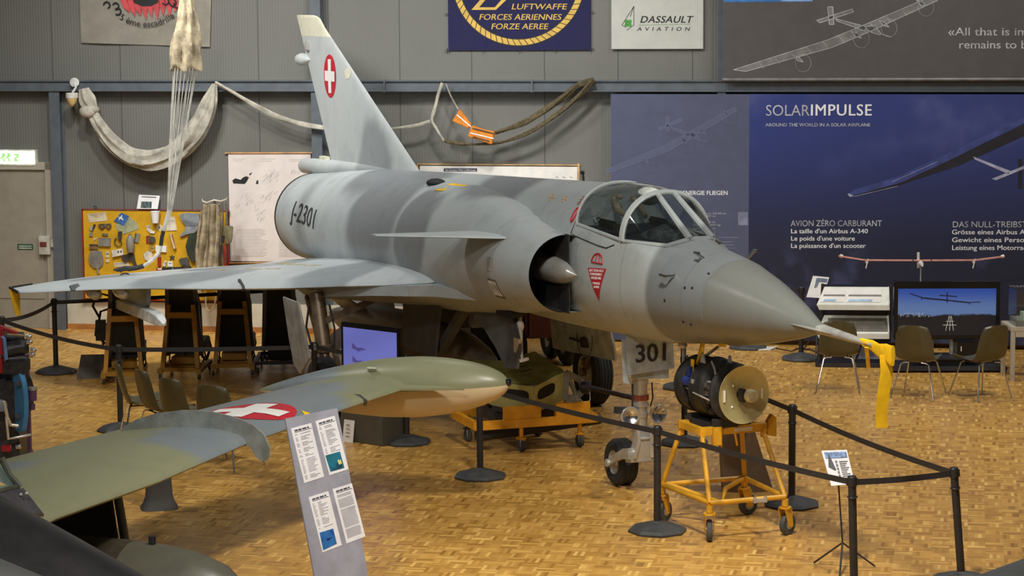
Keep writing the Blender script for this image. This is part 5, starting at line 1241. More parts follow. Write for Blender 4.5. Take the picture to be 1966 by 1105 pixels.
b = B(); b.box((.05, -.06, .06 + (hh - .06) / 2), (Wd, .06, hh - .06)); b.box((.05, .0, hh * .55), (Wd * .7, .10, hh * .6)); b.done('housing', TVB, tv, bevel=.008)
b = B(); b.box((.05, -.02, .035), (.30, .2, .07)); b.done('tv_foot', TVB, tv)
b = B(); b.box((.05, -.0915, .11 + (hh - .16) / 2), (Wd - .08, .004, hh - .16)); sc_ = b.done('screen', SKY, tv)
for zz in (hh * .58, hh * .36):
    b = B(); x0 = .05 - Wd * .30; X = lambda L_: [V((x0 + p * 1.25, -.0945, zz + q_ * 1.1)) for p, q_ in L_]
    b.prism(X([(0, -.004), (.03, -.012), (.12, -.011), (.17, -.001), (.13, .007), (.10, .012), (.07, .009), (0, .008)]), (0, -.001, 0)); b.prism(X([(.0, .006), (.05, .008), (.012, .045), (.004, .045)]), (0, -.0012, 0)); b.prism(X([(.045, -.009), (.11, -.009), (.075, -.028), (.05, -.024)]), (0, -.0014, 0)); b.done('screen_picture', SHP, sc_)
ps = thing('paper_sign', 'small white paper sign leaning on the dark cabinet front', 'sign', base_ - yv * .20 - xv * .17, ang_)
b = B(); b.prism([(-.075, -.02, .0), (.075, -.02, .0), (.075, .012, .23), (-.075, .012, .23)], (0, .004, 0)); b.done('sheet', PAPER, ps)
b = B(); b.box((0, -.0095, .18), (.05, .002, .01))
for k in range(3): b.box((0, -.012 - .003 * k, .14 - .04 * k), (.06, .002, .006))
b.done('print', INK, ps)
# red equipment trolley far behind the belly
rq = thing('red_tractor', 'dark red ground tractor with a grey wheel behind the jet belly', 'tractor', (.28, 30.2, 0), .3)
b = B(); b.box((0, 0, .55), (.5, .9, .36)); b.loft([[(-.25, -.4, .73), (.25, -.4, .73), (.25, .3, .73), (-.25, .3, .73)], [(-.2, -.3, .98), (.2, -.3, .98), (.2, .25, .98), (-.2, .25, .98)]]); b.done('hood', mat('tractor_red', (96, 26, 30), 0.4), rq, bevel=.04)
for s, y_ in ((-1, -.3), (1, -.3), (-1, .35), (1, .35)):
    q = wheel('tractor_wheel', V((s * .34, y_, .28)), .28, .16, rq, 2, .5)
    q.data.transform(Matrix.Translation(V((s * .34, y_, .28))) @ Matrix.Rotation(PI / 2, 4, 'Z') @ Matrix.Translation(V((-s * .34, -y_, -.28))))
    for ch in q.children: ch.data.transform(Matrix.Translation(V((s * .34, y_, .28))) @ Matrix.Rotation(PI / 2, 4, 'Z') @ Matrix.Translation(V((-s * .34, -y_, -.28))))
b = B(); b.box((-.05, .5, .42), (.6, .2, .14)); b.box((-.6, .2, .35), (.5, .5, .70)); b.done('tractor_chassis', STEN, rq, bevel=.02)
# ------------------------------------------------------------------ survival-kit board on the wall
BRD = mat('board_yellow', (204, 158, 24), 0.55, var=0.05)
BRED = mat('board_red', (150, 40, 36), 0.5)
BO = 0.10
T = WT('display_board', 'yellow display board in a red frame, pinned full of small survival items', 'display board', 298, 579, off=BO)
T.box('backing', BRD, 159, 403, 437, 577, 0.04, BO - .01)
b = B()
for q in ((157, 401, 438, 404.5), (157, 574.5, 438, 578.5), (157, 401, 161, 578.5), (434.5, 401, 438.5, 578.5)): T.box('', None, *q, 0.03, BO + .01, b=b)
b.done('frame', BRED, T.o, bevel=.003)
b = B(); b.torus(T.L(183, 398, .08), (0, 1, 0), .02, .006, 14, 6); b.done('hanging_ring', STEN, T.o)
def zz(x, y): return 150 + x / 4.603, 370 + y / 4.603         # survey grid of the board
PING = 'survival items pinned on the yellow board'
class Pin(WT):
    def __init__(s, name, label, cat, x, y): 
        u, v = zz(x, y); WT.__init__(s, name, label, cat, u, v, PING, BO)
    def P(s, x, y, off=None): u, v = zz(x, y); return s.L(u, v, BO if off is None else off)
    def flat(s, name, m, pts, o0=.0, th=.006):
        b = B(); b.prism([s.P(x, y, BO - .01 + o0) for x, y in pts], (0, -th, 0)); return b.done(name, m, s.o, bevel=.0015)
def pin_flat(name, label, cat, m, pts, th=.006, extra=()):
    cx_ = sum(p[0] for p in pts) / len(pts); cy_ = max(p[1] for p in pts)
    q = Pin(name, label, cat, cx_, cy_); q.flat(name + '_body' if name != 'map' else 'map_sheet', m, pts, 0, th)
    for nm, mm, pp, o0, t2 in extra: q.flat(nm, mm, pp, o0, t2)
    return q
def rect(x0, y0, x1, y1, sk=0): return [(x0, y0), (x1, y0 + sk), (x1, y1 + sk), (x0, y1)]
CRM = mat('item_cream', (202, 190, 160), 0.7, var=.08); OLG = mat('item_olive', (96, 96, 74), 0.7, var=.15); GRY = mat('item_grey', (128, 126, 118), 0.6, var=.1)
DGR = mat('item_dark', (58, 56, 50), 0.6, var=.2); ALM = mat('item_aluminium', (176, 174, 166), 0.35, metal=.6, var=.1); BRO = mat('item_brown', (116, 92, 56), 0.6, var=.15)
BLU = mat('item_blue', (56, 98, 158), 0.55); PGR = mat('item_palegreen', (160, 164, 130), 0.75, var=.08); REDI = mat('item_red', (150, 36, 30), 0.5)
pin_flat('envelope', 'cream envelope at the top left corner of the yellow board', 'envelope', CRM, [(80, 185), (240, 170), (262, 245), (98, 264)], .005, [('envelope_flap', mat('item_cream2', (186, 172, 142), .7), [(84, 188), (236, 174), (180, 222)], .005, .002)])
q = pin_flat('goggles', 'brown tinted goggles below the cream envelope', 'goggles', BRO, [(180, 275), (290, 268), (298, 295), (270, 318), (240, 300), (215, 320), (185, 305)], .02)
b = B()
for x in (212, 268): b.torus(q.P(x, 298, BO + .012), (0, 1, 0), .032, .006, 16, 6)
b.done('lens_rim', DGR, q.o)
q = Pin('mirror_set', 'small round signal mirror with hanging strap beside the goggles', 'mirror', 125, 385); b = B(); b.cyl(q.P(118, 315, BO - .01), q.P(118, 315, BO + .004), .03, n=20); b.done('mirror_disc', ALM, q.o); q.flat('strap', DGR, [(138, 275), (158, 280), (130, 345), (120, 338)], .006, .006); q.flat('pouch', GRY, rect(104, 350, 130, 385), .0, .02)
pin_flat('hook_card', 'tiny card of red and white fish hooks left on the board', 'card', CRM, [(135, 405), (165, 395), (172, 415), (140, 430)], .006, [('hook', REDI, [(140, 420), (168, 402), (170, 408), (142, 426)], .006, .003)])
pin_flat('ration_tin', 'flat grey rectangular ration tin on the board left side', 'tin', GRY, rect(187, 396, 290, 468, 4), .035, [('tin_lid', ALM, rect(190, 399, 287, 404, 4), .035, .003)])
pin_flat('whistle', 'small green-grey whistle above the flat ration tin', 'whistle', OLG, rect(215, 358, 265, 378, 2), .02)
pin_flat('pouch', 'brown leather pouch under the mirror strap', 'pouch', BRO, rect(103, 452, 176, 495, 3), .025, [('pouch_flap', DGR, rect(103, 452, 176, 468, 3), .025, .004)])
q = Pin('folding_shovel', 'ribbed aluminium shovel blade hanging handle down at lower left', 'shovel', 165, 720)
b = B(); pts = [(108, 520), (130, 508), (190, 508), (212, 520), (226, 600), (220, 640), (185, 668), (140, 665), (106, 630), (94, 580)]; b.prism([q.P(x, y, BO) for x, y in pts], (0, -.018, 0)); sb_ = b.done('blade', ALM, q.o, bevel=.004)
for k in range(4): b = B(); b.bar(q.P(125 + 24 * k, 525, BO + .02), q.P(122 + 24 * k, 620, BO + .02), .012, .012); b.done('blade_rib', ALM, sb_)
b = B(); b.cyl(q.P(168, 660, BO + .01), q.P(182, 716, BO + .01), .015, n=10); b.done('handle', GRY, q.o)
pin_flat('water_tablet_strip', 'upper small white tablet strip right of the shovel', 'tablet strip', CRM, rect(243, 515, 276, 570, 2), .012, [('print_band', INK, rect(248, 530, 271, 545, 2), .012, .002)])
pin_flat('salt_sachet', 'lower small white sachet right of the shovel', 'sachet', CRM, [(248, 585), (272, 582), (278, 606), (262, 618), (245, 606)], .015)
pin_flat('switch_box', 'white box with round knobs above the pistol', 'box', mat('item_white', (208, 204, 190), .6), [(303, 505), (396, 490), (408, 545), (312, 566)], .04, [('knob', DGR, rect(350, 512, 362, 526), .04, .01), ('knob', DGR, rect(374, 510, 386, 524), .04, .01)])
pin_flat('map', 'folded pale green map under the blue cross card', 'map', PGR, [(325, 290), (440, 205), (520, 260), (538, 318), (405, 366), (350, 330)], .006, [('map_fold', mat('item_pg2', (146, 150, 118), .75), [(440, 205), (446, 206), (410, 364), (404, 365)], .006, .002)])
pin_flat('signal_card', 'blue card with a white aircraft cross on the yellow board', 'card', BLU, [(382, 176), (452, 205), (408, 290), (316, 250)], .012, [('aircraft_mark', WHITE, [(345, 208), (372, 214), (384, 196), (392, 198), (386, 218), (402, 236), (396, 242), (374, 228), (360, 244), (356, 240), (364, 222)], .014, .002)])
q = Pin('torch', 'dark hand lamp with a looped cord below the map', 'torch', 360, 470); q.flat('lamp_body', DGR, [(360, 342), (390, 338), (388, 392), (378, 420), (358, 410)], 0, .04); b = B(); b.tube([q.P(x, y, BO + .01) for x, y in ((372, 415), (385, 445), (380, 465), (345, 470), (322, 445), (325, 410), (340, 400))], .007, 6); b.done('lamp_cord', STEN, q.o)
q = Pin('flask', 'dark metal flask with a brown neck in the board middle', 'flask', 460, 490); b = B(); b.lathe([(.01, -.16), (.04, -.15), (.055, -.08), (.055, .02), (.035, .07), (.02, .09)], q.P(460, 430, BO + .05), (0, 0, 1), 18); b.done('flask_body', GRY, q.o); b = B(); b.cyl(q.P(460, 394, BO + .05), q.P(458, 365, BO + .05), .02, n=12); b.done('flask_neck', BRO, q.o)
pin_flat('notebook', 'grey notebook tilted right of the dark flask', 'notebook', GRY, [(508, 356), (552, 364), (536, 442), (494, 430)], .02, [('notebook_spine', DGR, [(508, 356), (514, 357), (500, 432), (494, 430)], .02, .002)])
q = Pin('flare_pistol', 'dark flare pistol pointing left in the board middle', 'pistol', 470, 645); q.flat('pistol_frame', DGR, [(388, 560), (420, 545), (470, 530), (498, 545), (508, 600), (522, 640), (500, 645), (480, 600), (440, 600), (420, 610), (395, 590)], 0, .035); q.flat('barrel', ALM, [(448, 505), (456, 500), (498, 522), (490, 532)], .02, .02)
pin_flat('instruction_sheet', 'tan paper sheet below the flare pistol', 'paper', CRM, [(316, 616), (440, 606), (458, 640), (450, 654), (318, 654)], .004, [('instruction_print', INK2, rect(330, 622, 430, 632, -4), .004, .001)])
q = Pin('drinking_cup', 'white plastic cup near the parachute lines on the board', 'cup', 682, 268); b = B(); c_ = q.P(682, 266, BO + .06); b.lathe([(.045, 0), (.055, .08), (.065, .16), (.06, .16), (.05, .08), (.04, .01)], c_, (0, 0, 1), 20); b.done('cup_wall', WHITE, q.o); b = B(); b.torus(c_ + V((0, 0, .16)), (0, 0, 1), .064, .005, 20, 6); b.done('cup_rim', WHITE, q.o)
pin_flat('white_booklet', 'larger white booklet right of the parachute lines', 'booklet', mat('item_paper', (206, 200, 180), .7), [(770, 205), (855, 212), (874, 330), (782, 336)], .012, [('booklet_print', INK2, rect(792, 240, 850, 250, 4), .012, .001)])
pin_flat('dressing_chain', 'curved chain of white dressing packs left of the tag', 'dressing packs', mat('item_white', (208, 204, 190), .6), [(606, 285), (636, 285), (640, 318), (660, 335), (682, 342), (676, 360), (640, 356), (612, 330)], .02, [('pack_seam', INK, rect(608, 300, 636, 304, 3), .02, .002)])
pin_flat('luggage_tag', 'white label tag with a dark motif beside the parachute lines', 'tag', CRM, [(712, 264), (750, 300), (728, 345), (690, 312)], .008, [('tag_motif', INK, [(712, 292), (728, 302), (722, 322), (706, 310)], .008, .002)])
q = Pin('compass', 'dark round compass with red strap on the board', 'compass', 645, 458); b = B(); b.cyl(q.P(655, 412, BO - .01), q.P(655, 412, BO + .03), .045, n=22); b.done('compass_case', DGR, q.o); q.flat('compass_strap', REDI, rect(603, 380, 622, 446), 0, .012); q.flat('compass_cover', BRO, rect(620, 376, 645, 450), 0, .012)
q = Pin('flare_tube', 'cream flare tube with a red stripe, right half of the board', 'flare', 840, 502); b = B(); b.tube([q.P(818, 360, BO + .02), q.P(836, 430, BO + .02), q.P(855, 492, BO + .02)], .03, 12, flat=.7); b.done('tube_body', CRM, q.o); q.flat('tube_stripe', REDI, [(822, 370), (832, 368), (862, 485), (852, 490)], .045, .006)
pin_flat('yellow_packet', 'small yellowish packet below the compass', 'packet', mat('item_ochre', (168, 138, 62), .6), [(628, 470), (676, 464), (680, 510), (650, 528), (632, 505)], .02, [('packet_print', BRO, rect(640, 485, 668, 495), .02, .002)])
pin_flat('bandage_box', 'white bandage box right of the parachute hose', 'box', WHITE, rect(690, 463, 784, 518, 6), .03, [('box_band', INK2, rect(735, 470, 740, 518, 4), .03, .002)])
pin_flat('gauze_pad', 'crumpled white gauze pad left of the parachute hose', 'gauze', mat('item_gauze', (206, 200, 186), .85, bump=.3), [(582, 540), (610, 515), (655, 520), (662, 570), (632, 605), (595, 590)], .02)
pin_flat('red_cartridge', 'upright red cartridge at the board bottom', 'cartridge', REDI, rect(708, 566, 735, 644), .03, [('cartridge_cap', ALM, rect(710, 548, 733, 567), .002, .026)])
pin_flat('tablet_roll', 'striped white tablet roll beside the red cartridge', 'tablets', mat('item_white', (208, 204, 190), .6), [(765, 598), (784, 604), (770, 652), (748, 645)], .02, [('roll_stripe', INK, [(762, 612), (780, 618), (778, 624), (760, 618)], .02, .002)])
pin_flat('first_aid_card', 'white card with grey print at the board lower edge', 'card', WHITE, rect(792, 604, 836, 650, 3), .006, [('card_print', INK, rect(800, 618, 828, 626, 2), .006, .001)])
pin_flat('plant_sample', 'small dark star-shaped plant sample on the board', 'plant sample', DGR, [(832, 545), (838, 562), (856, 556), (846, 574), (852, 595), (832, 584), (812, 598), (818, 574), (808, 556), (824, 562)], .01)
pin_flat('gloves', 'dark grey gloves at the board lower right', 'gloves', mat('item_glove', (82, 82, 76), .8), [(895, 595), (905, 578), (960, 568), (980, 590), (985, 630), (1004, 660), (960, 672), (920, 640)], .03, [('glove_cuff', DGR, [(920, 640), (940, 628), (1000, 652), (1004, 660), (960, 672)], .03, .004)])
m_f = mat('item_fabric', (136, 142, 148), .85, var=.12, scale=12, bump=.4)
pin_flat('folded_overalls', 'blue-grey folded overalls at the top right of the board', 'overalls', m_f, [(900, 190), (960, 176), (1075, 182), (1080, 300), (1040, 350), (975, 362), (912, 386), (905, 372), (950, 330), (960, 290), (920, 240)], .04, [('sleeve_fold', mat('item_fabric2', (112, 118, 124), .85), [(920, 236), (1060, 268), (1050, 290), (958, 292)], .04, .006)])
pin_flat('life_vest', 'dark green life vest under the blue-grey overalls', 'life vest', mat('item_green', (52, 62, 46), .8, var=.2), [(985, 370), (1030, 350), (1070, 370), (1075, 600), (1010, 610), (975, 540), (958, 470)], .05, [('vest_strap', DGR, [(990, 400), (1000, 396), (1030, 600), (1018, 604)], .05, .005)])
pin_flat('black_case', 'long black case along the lower edge of the board', 'case', STEN, [(750, 658), (925, 652), (932, 686), (752, 692)], .05, [('case_clasp', ALM, rect(830, 664, 842, 676), .05, .004)])
pin_flat('match_box', 'small red and white match box left of the long black case', 'match box', REDI, rect(696, 662, 746, 690), .025, [('box_label', WHITE, rect(702, 666, 740, 678), .025, .002)])
# sheet standing on the board
q = WT('notice_sheet', 'white notice sheet with a dark photo standing on the yellow board', 'notice', 284, 401, off=.09)
b = B(); b.prism([q.L(262.5, 400.5, .10), q.L(303, 401, .10), q.L(307, 375.5, .06), q.L(267, 373.5, .06)], (0, -.003, 0)); b.done('sheet', WHITE, q.o)
b = B(); b.prism([q.L(270, 398.6, .1045), q.L(290.5, 399, .1045), q.L(291.5, 387, .088), q.L(271.5, 386.4, .088)], (0, -.001, 0)); b.done('photo', mat('photo_dark', (72, 84, 84), .5, var=.5, scale=30), q.o)
b = B(); b.prism([q.L(272, 378, .073), q.L(300, 379.5, .073), q.L(300, 377.6, .072), q.L(272, 376.4, .072)], (0, -.001, 0)); b.done('title', INK, q.o)

# ------------------------------------------------------------------ canvas harness hanging beside the board
CANV = mat('canvas_tan', (152, 138, 112), 0.85, var=.18, scale=9, bump=.35)
hp = dp(411, 560, 30.9)
h0 = WT('canvas_harness', 'tan canvas harness bundle with red grip hanging right of the yellow board', 'harness', 408, 560, off=.42)
for k, (xt, xb, r0, r1) in enumerate(((394, 381, .05, .08), (402, 392, .05, .08), (410, 403, .05, .085), (418, 414, .05, .075), (386, 376, .03, .05))):
    b = B(); pts = []; rr = []
    for i in range(13):
        f = i / 12; v = (392 if k != 4 else 405) + f * (168 - 6 * k); u = xt + (xb - xt) * f + 1.6 * math.sin(f * 7 + k * 2)
        pts.append(h0.L(u, v, .42 - .05 * (k % 2) + .02 * math.sin(5 * f + k))); rr.append(r0 + (r1 - r0) * f + .008 * math.sin(f * 19 + k))
    b.tube(pts, rr, 9, flat=.75); b.done('canvas_fold', CANV, h0.o)
b = B(); b.tube([h0.L(389, 386, .42), h0.L(397, 389, .44), h0.L(411, 384, .44), h0.L(424, 386, .44), h0.L(434, 383, .42)], .012, 8); b.tube([h0.L(389, 386, .42), h0.L(388, 381, .42)], .008, 6); b.tube([h0.L(434, 383, .42), h0.L(436, 379, .42)], .008, 6); b.tube([h0.L(411, 384, .44), h0.L(411, 384, .0)], .015, 6); b.done('hanger_bar', mat('hanger_pale', (196, 188, 168), .5), h0.o)
b = B(); b.tube([h0.L(426, 390, .40), h0.L(428, 420, .38), h0.L(425, 460, .38), h0.L(430, 510, .38), h0.L(424, 560, .38)], .03, 8, flat=.4); b.tube([h0.L(434, 390, .40), h0.L(436, 430, .38), h0.L(434, 470, .38)], .025, 8, flat=.4); b.done('webbing_strap', mat('webbing_grey', (112, 112, 100), .85, var=.15), h0.o)
b = B(); b.loft([[h0.L(430, 432, .42), h0.L(448, 434, .42), h0.L(448, 434, .34), h0.L(430, 432, .34)], [h0.L(430, 460, .44), h0.L(446, 462, .44), h0.L(446, 462, .32), h0.L(430, 460, .32)], [h0.L(434, 470, .42), h0.L(441, 468, .42), h0.L(441, 468, .36), h0.L(434, 470, .36)]]); b.done('side_pouch', mat('canvas_olive', (112, 104, 76), .85, var=.15, bump=.3), h0.o, bevel=.01)
b = B(); b.tube([h0.L(430, 470, .43), h0.L(433, 490, .43), h0.L(433, 512, .43)], .028, 8, flat=.6); b.done('red_grip', REDI, h0.o)
b = B(); b.tube([h0.L(428, 452, .44), h0.L(427, 466, .44)], .022, 8); b.tube([h0.L(424, 470, .43), h0.L(422, 500, .43), h0.L(427, 540, .43)], .012, 6); b.done('black_buckle', STEN, h0.o)
b = B(); b.tube([h0.L(396, 560, .42), h0.L(395, 585, .42), h0.L(400, 597, .42), h0.L(408, 594, .42), h0.L(413, 580, .42), h0.L(416, 560, .42)], .018, 8, flat=.6); b.done('loop_strap', CANV, h0.o)

# ------------------------------------------------------------------ hanging parachute
CHU = mat('parachute_cloth', (178, 164, 136), 0.85, var=.22, scale=7, bump=.35)
LINE = mat('line_white', (216, 212, 202), 0.7)
YC = 28.9
def cp(u, v, y=YC): return dp(u, v, y)
pc = cp(355, 132)
ch = thing('parachute', 'bunched cream parachute hanging by its lines in front of the left wall', 'parachute', pc, 0)
b = B(); rings = []
for i in range(22):
    f = i / 21; v = -30 + 162 * f
    ul = interp(v, [(-30, 352), (0, 347), (40, 342), (75, 332), (110, 329), (132, 328)]); ur = interp(v, [(-30, 366), (0, 370), (40, 378), (75, 383), (110, 386), (132, 385)])
    c = cp((ul + ur) / 2, v) - pc; hw = (cp(ur, v) - cp(ul, v)).length / 2; ring = []
    for k in range(40):
        a = 2 * PI * k / 40; r = 1 + .20 * math.sin(a * 6 + f * 4) + .11 * math.sin(a * 11 - f * 7)
        ring.append(c + V((hw * math.cos(a) * r * .95, .75 * hw * math.sin(a) * r, .03 * math.sin(a * 5) * (f > .9))))
    rings.append(ring)
b.loft(rings); b.done('canopy', CHU, ch, ang=80)
for k in range(18):
    a = 2 * PI * k / 18; f = (math.cos(a) + 1) / 2
    p0 = cp(333 + 45 * f, 130) + V((0, .16 * math.sin(a), 0)); p1 = cp(321 + 9 * f, 405) + V((0, .02 * math.sin(a), 0)); p2 = cp(310 + 5 * f, 447)
    pm = (p0 + p1) / 2 + V((.01 * math.sin(k * 3), 0, -.01))
    b = B(); b.tube([p0 - pc, pm - pc, p1 - pc, p2 - pc], .0045, 5); b.done('suspension_line', LINE, ch)
b = B(); b.tube([cp(314, 443) - pc, cp(311, 455) - pc, cp(309, 471) - pc], .024, 10); b.done('black_sleeve', STEN, ch)
b = B(); b.tube([cp(309, 471) - pc, cp(305, 484) - pc, cp(293, 499) - pc, cp(276, 510) - pc], .022, 10); b.done('white_hose', LINE, ch)
b = B(); b.tube([cp(276, 510) - pc, cp(262, 514) - pc, cp(245, 516) - pc], .03, 10); b.done('black_end', STEN, ch)
b = B()
for k in range(4): b.tube([cp(262 - 3 * k, 513 + k) - pc, cp(240 - 2 * k, 512 + 2 * k) - pc, cp(218 + 4 * k, 518 + k) - pc], .014 + .003 * (k % 2), 8)
b.done('release_unit', STEN, ch)

# garlands and rope on the wall
GAR = mat('garland_cloth', (168, 163, 150), 0.85, var=.12, scale=7, bump=.4)
def path(T, pts, off, n=36):
    t = [0]
    for p, q in zip(pts, pts[1:]): t.append(t[-1] + math.hypot(q[0] - p[0], q[1] - p[1]))
    tab = [(a, (p[0], p[1])) for a, p in zip(t, pts)]
    return [T.L(*interp(t[-1] * i / n, tab), off) for i in range(n + 1)]
def cloth_rope(b, pts, rad, seed, n=22, wr=.22, lobes=7):
    rings = []; x0 = V((0, -1, 0))
    for i, p in enumerate(pts):
        d = (pts[min(i+1, len(pts)-1)] - pts[max(i-1, 0)]).normalized(); y0 = d.cross(x0).normalized(); xx = y0.cross(d)
        f = i / (len(pts) - 1); R = interp(f, rad)
        ring = []
        for k in range(n):
            a = 2 * PI * k / n; r = R * (1 + wr * math.sin(a * lobes + f * 9 + seed) + .10 * math.sin(a * 3 - f * 17 + seed))
            ring.append(p + xx * (r * math.cos(a) * .8) + y0 * (r * math.sin(a)))
        rings.append(ring)
    b.loft(rings)
T = WT('parachute_garland', 'pale parachute cloth draped in a deep swag below the wall girt', 'parachute', 281, 318, off=.26)
b = B(); cloth_rope(b, path(T, [(160, 170), (164, 185), (174, 205), (186, 232), (205, 262), (232, 288), (262, 305), (285, 309), (312, 303), (340, 288), (368, 264), (388, 232), (400, 205), (406, 185), (412, 161)], .26, 60), [(0, .06), (.06, .10), (.12, .07), (.2, .085), (.5, .12), (.75, .13), (.9, .10), (1, .03)], 1.0); b.done('draped_cloth', GAR, T.o, ang=70)
b = B(); b.sph(T.L(168, 214, .30), (.12, .08, .09)); b.sph(T.L(178, 210, .28), (.10, .07, .06)); b.done('knot', GAR, T.o)
T = WT('strap_swag', 'thin pale strap sagging from the girt behind the fin to the rope hook', 'strap', 610, 246, off=.26)
b = B(); cloth_rope(b, path(T, [(413, 158), (440, 173), (480, 196), (530, 222), (570, 236), (612, 244), (690, 252), (760, 246), (800, 240), (826, 232)], .26, 40), [(0, .02), (.4, .035), (.7, .02), (1, .018)], 2.0, 10, .2, 3); b.done('long_strap', GAR, T.o, ang=70)
b = B(); cloth_rope(b, path(T, [(849, 159), (842, 180), (836, 205), (829, 230), (838, 248), (852, 270)], .26, 20), [(0, .025), (1, .018)], .5, 10, .15, 3); b.done('hanging_strap', GAR, T.o, ang=70)
BRR = mat('rope_brown', (82, 72, 50), 0.85, var=.25, scale=30, bump=.5)
T = WT('twisted_rope', 'dark brown twisted rope rising to the girt with an orange canvas bag', 'rope', 930, 278, off=.28)
b = B(); cloth_rope(b, path(T, [(853, 271), (872, 274), (900, 277), (945, 275), (985, 266), (1030, 246), (1070, 219), (1105, 190), (1138, 154)], .28, 60), [(0, .018), (.1, .028), (.15, .012), (.25, .016), (.5, .025), (.9, .03), (1, .03)], 0, 14, .3, 3); b.done('lower_strand', BRR, T.o, ang=80)
b = B(); cloth_rope(b, path(T, [(950, 255), (985, 243), (1020, 228), (1055, 206), (1085, 183), (1110, 163), (1140, 152)], .26, 46), [(0, .02), (.4, .038), (.9, .036), (1, .026)], 2, 14, .3, 3); b.done('upper_strand', BRR, T.o, ang=80)
ORB = mat('bag_orange', (206, 124, 34), 0.7, var=.1, bump=.2)
b = B(); b.prism([T.L(u, v, .30) for u, v in ((869, 232), (884, 209), (907, 240), (900, 246))], (0, -.05, 0)); b.prism([T.L(u, v, .30) for u, v in ((907, 240), (930, 248), (951, 252), (946, 277), (920, 268), (900, 262))], (0, -.07, 0)); bg = b.done('canvas_bag', ORB, T.o, bevel=.01)
b = B(); T.line(b, (877, 220), (904, 243), .352, 2, .003); T.line(b, (903, 255), (948, 266), .372, 2, .003); b.done('bag_stripe', WHITE, bg)
b = B(); T.line(b, (907, 246), (948, 256), .372, 2.5, .006); T.line(b, (908, 262), (940, 271), .372, 2.2, .006); b.done('bag_edge', BRR, bg)
b = B(); b.tube(path(T, [(856, 160), (866, 185), (880, 210)], .28, 8), .03, 8, flat=.3); b.done('bag_strap', GAR, T.o)
# ------------------------------------------------------------------ exhibits along the right wall
RKB = mat('rack_black', (38, 38, 44), 0.5); SHW = mat('shelf_white', (214, 214, 204), 0.5, var=.03); TBW = mat('table_beige', (176, 166, 148), 0.5, var=.04)
rk = thing('brochure_rack', 'black-backed brochure rack with two slanted white shelves', 'rack', (4.27, 29.72, 0), -.10)
def rl(u, v, y=29.6): p = dp(u, v, y); return p
kx = lambda u: (rl(u, 620).x - 4.27)
b = B(); b.prism([(-.42, .08, .02), (.46, .08, .02), (.46, .08, 1.02), (-.36, .08, 1.02)], (0, .03, 0)); b.done('back_panel', NIGHT, rk)
b = B(); b.bar((.45, .07, .02), (.45, .07, 1.03), .03, .04); b.bar((-.43, .07, .0), (-.38, .07, 1.03), .03, .04); b.bar((-.44, -.1, .03), (.46, -.1, .03), .05, .05); b.bar((-.44, -.1, .03), (-.44, .2, .03), .05, .05); b.bar((.46, -.1, .03), (.46, .2, .03), .05, .05); b.done('rack_frame', RKB, rk)
for zz_, nm in ((.76, 'upper'), (.40, 'lower')):
    b = B(); b.prism([(-.36, .05, zz_ + .22), (.43, .05, zz_ + .22), (.43, -.16, zz_ + .02), (-.46, -.16, zz_ + .02)], (0, .0, .015)); b.prism([(-.43, -.165, zz_ - .03), (.43, -.165, zz_ - .03), (.43, -.165, zz_ + .03), (-.455, -.165, zz_ + .03)], (0, .012, 0)); b.prism([(.43, .05, zz_ + .24), (.43, -.165, zz_ + .06), (.43, -.165, zz_ - .03)], (.01, 0, 0)); sh = b.done('shelf', SHW, rk)
    if nm == 'upper':
        for x0, x1 in ((-.37, -.10), (-.06, .35)):
            tr_ = lambda x, f: V((x, .045 - .185 * f, zz_ + .232 - .178 * f))
            b = B(); b.prism([tr_(x0, .12), tr_(x1, .12), tr_(x1 - .02, .95), tr_(x0 - .04, .95)], (0, -.004, .005)); br = b.done('brochure', PAPER, sh)
            b = B(); b.prism([tr_(x0 + .0, .50) + V((0, -.005, .007)), tr_(x1 - .01, .50) + V((0, -.005, .007)), tr_(x1 - .01, .60) + V((0, -.005, .007)), tr_(x0 - .01, .60) + V((0, -.005, .007))], (0, -.001, .001)); b.done('brochure_print', INK, br)
            b = B(); b.prism([tr_(x0 + .0, .80) + V((0, -.005, .007)), tr_(x1 - .12, .80) + V((0, -.005, .007)), tr_(x1 - .13, .93) + V((0, -.005, .007)), tr_(x0 - .01, .93) + V((0, -.005, .007))], (0, -.001, .001)); b.done('brochure_band', mat('band_blue', (150, 178, 206), .6), br)
    else:
        b = B(); b.prism([(-.32, .045, zz_ + .222), (.42, .045, zz_ + .222), (.42, -.14, zz_ + .062), (-.30, -.14, zz_ + .062)], (0, 0, .006)); b.done('shelf_tray', mat('tray_grey', (112, 108, 98), .5), sh)
b = B(); b.prism([(-.02, .07, .05), (.02, .07, .05), (.10, .07, .28), (.06, .07, .28)], (0, -.004, 0)); b.prism([(.06, .07, .08), (.36, .07, .08), (.36, .07, .26), (.12, .07, .26)], (0, -.003, 0)); b.done('panel_print', mat('print_greyblue', (126, 130, 150), .6), rk)
sg_ = thing('stand_sign', 'small white sign sheet on a thin black floor stand beside the brochure rack', 'sign', fl(1569, 675), -.1)
o_ = sg_.location; R_ = Matrix.Rotation(.1, 3, 'Z')
def sl(u, v, y): return R_ @ (dp(u, v, y) - o_)
yy = o_.y
b = B(); P = [sl(1561, 529, yy), sl(1592, 532, yy), sl(1579, 572, yy - .12), sl(1548, 570, yy - .12)]; b.prism(P, (0, .006, -.002)); b.done('sheet', PAPER, sg_)
ctr_ = (P[0] + P[1] + P[2] + P[3]) / 4
b = B(); b.tube([(0, 0, .30), ctr_ + V((0, .02, -.03))], .011, 8); 
for a in (0.4, 2.5, 4.6): b.tube([(0, 0, .30), (.22 * math.cos(a), .22 * math.sin(a), .01)], .010, 6)
b.done('tripod', STEN, sg_)
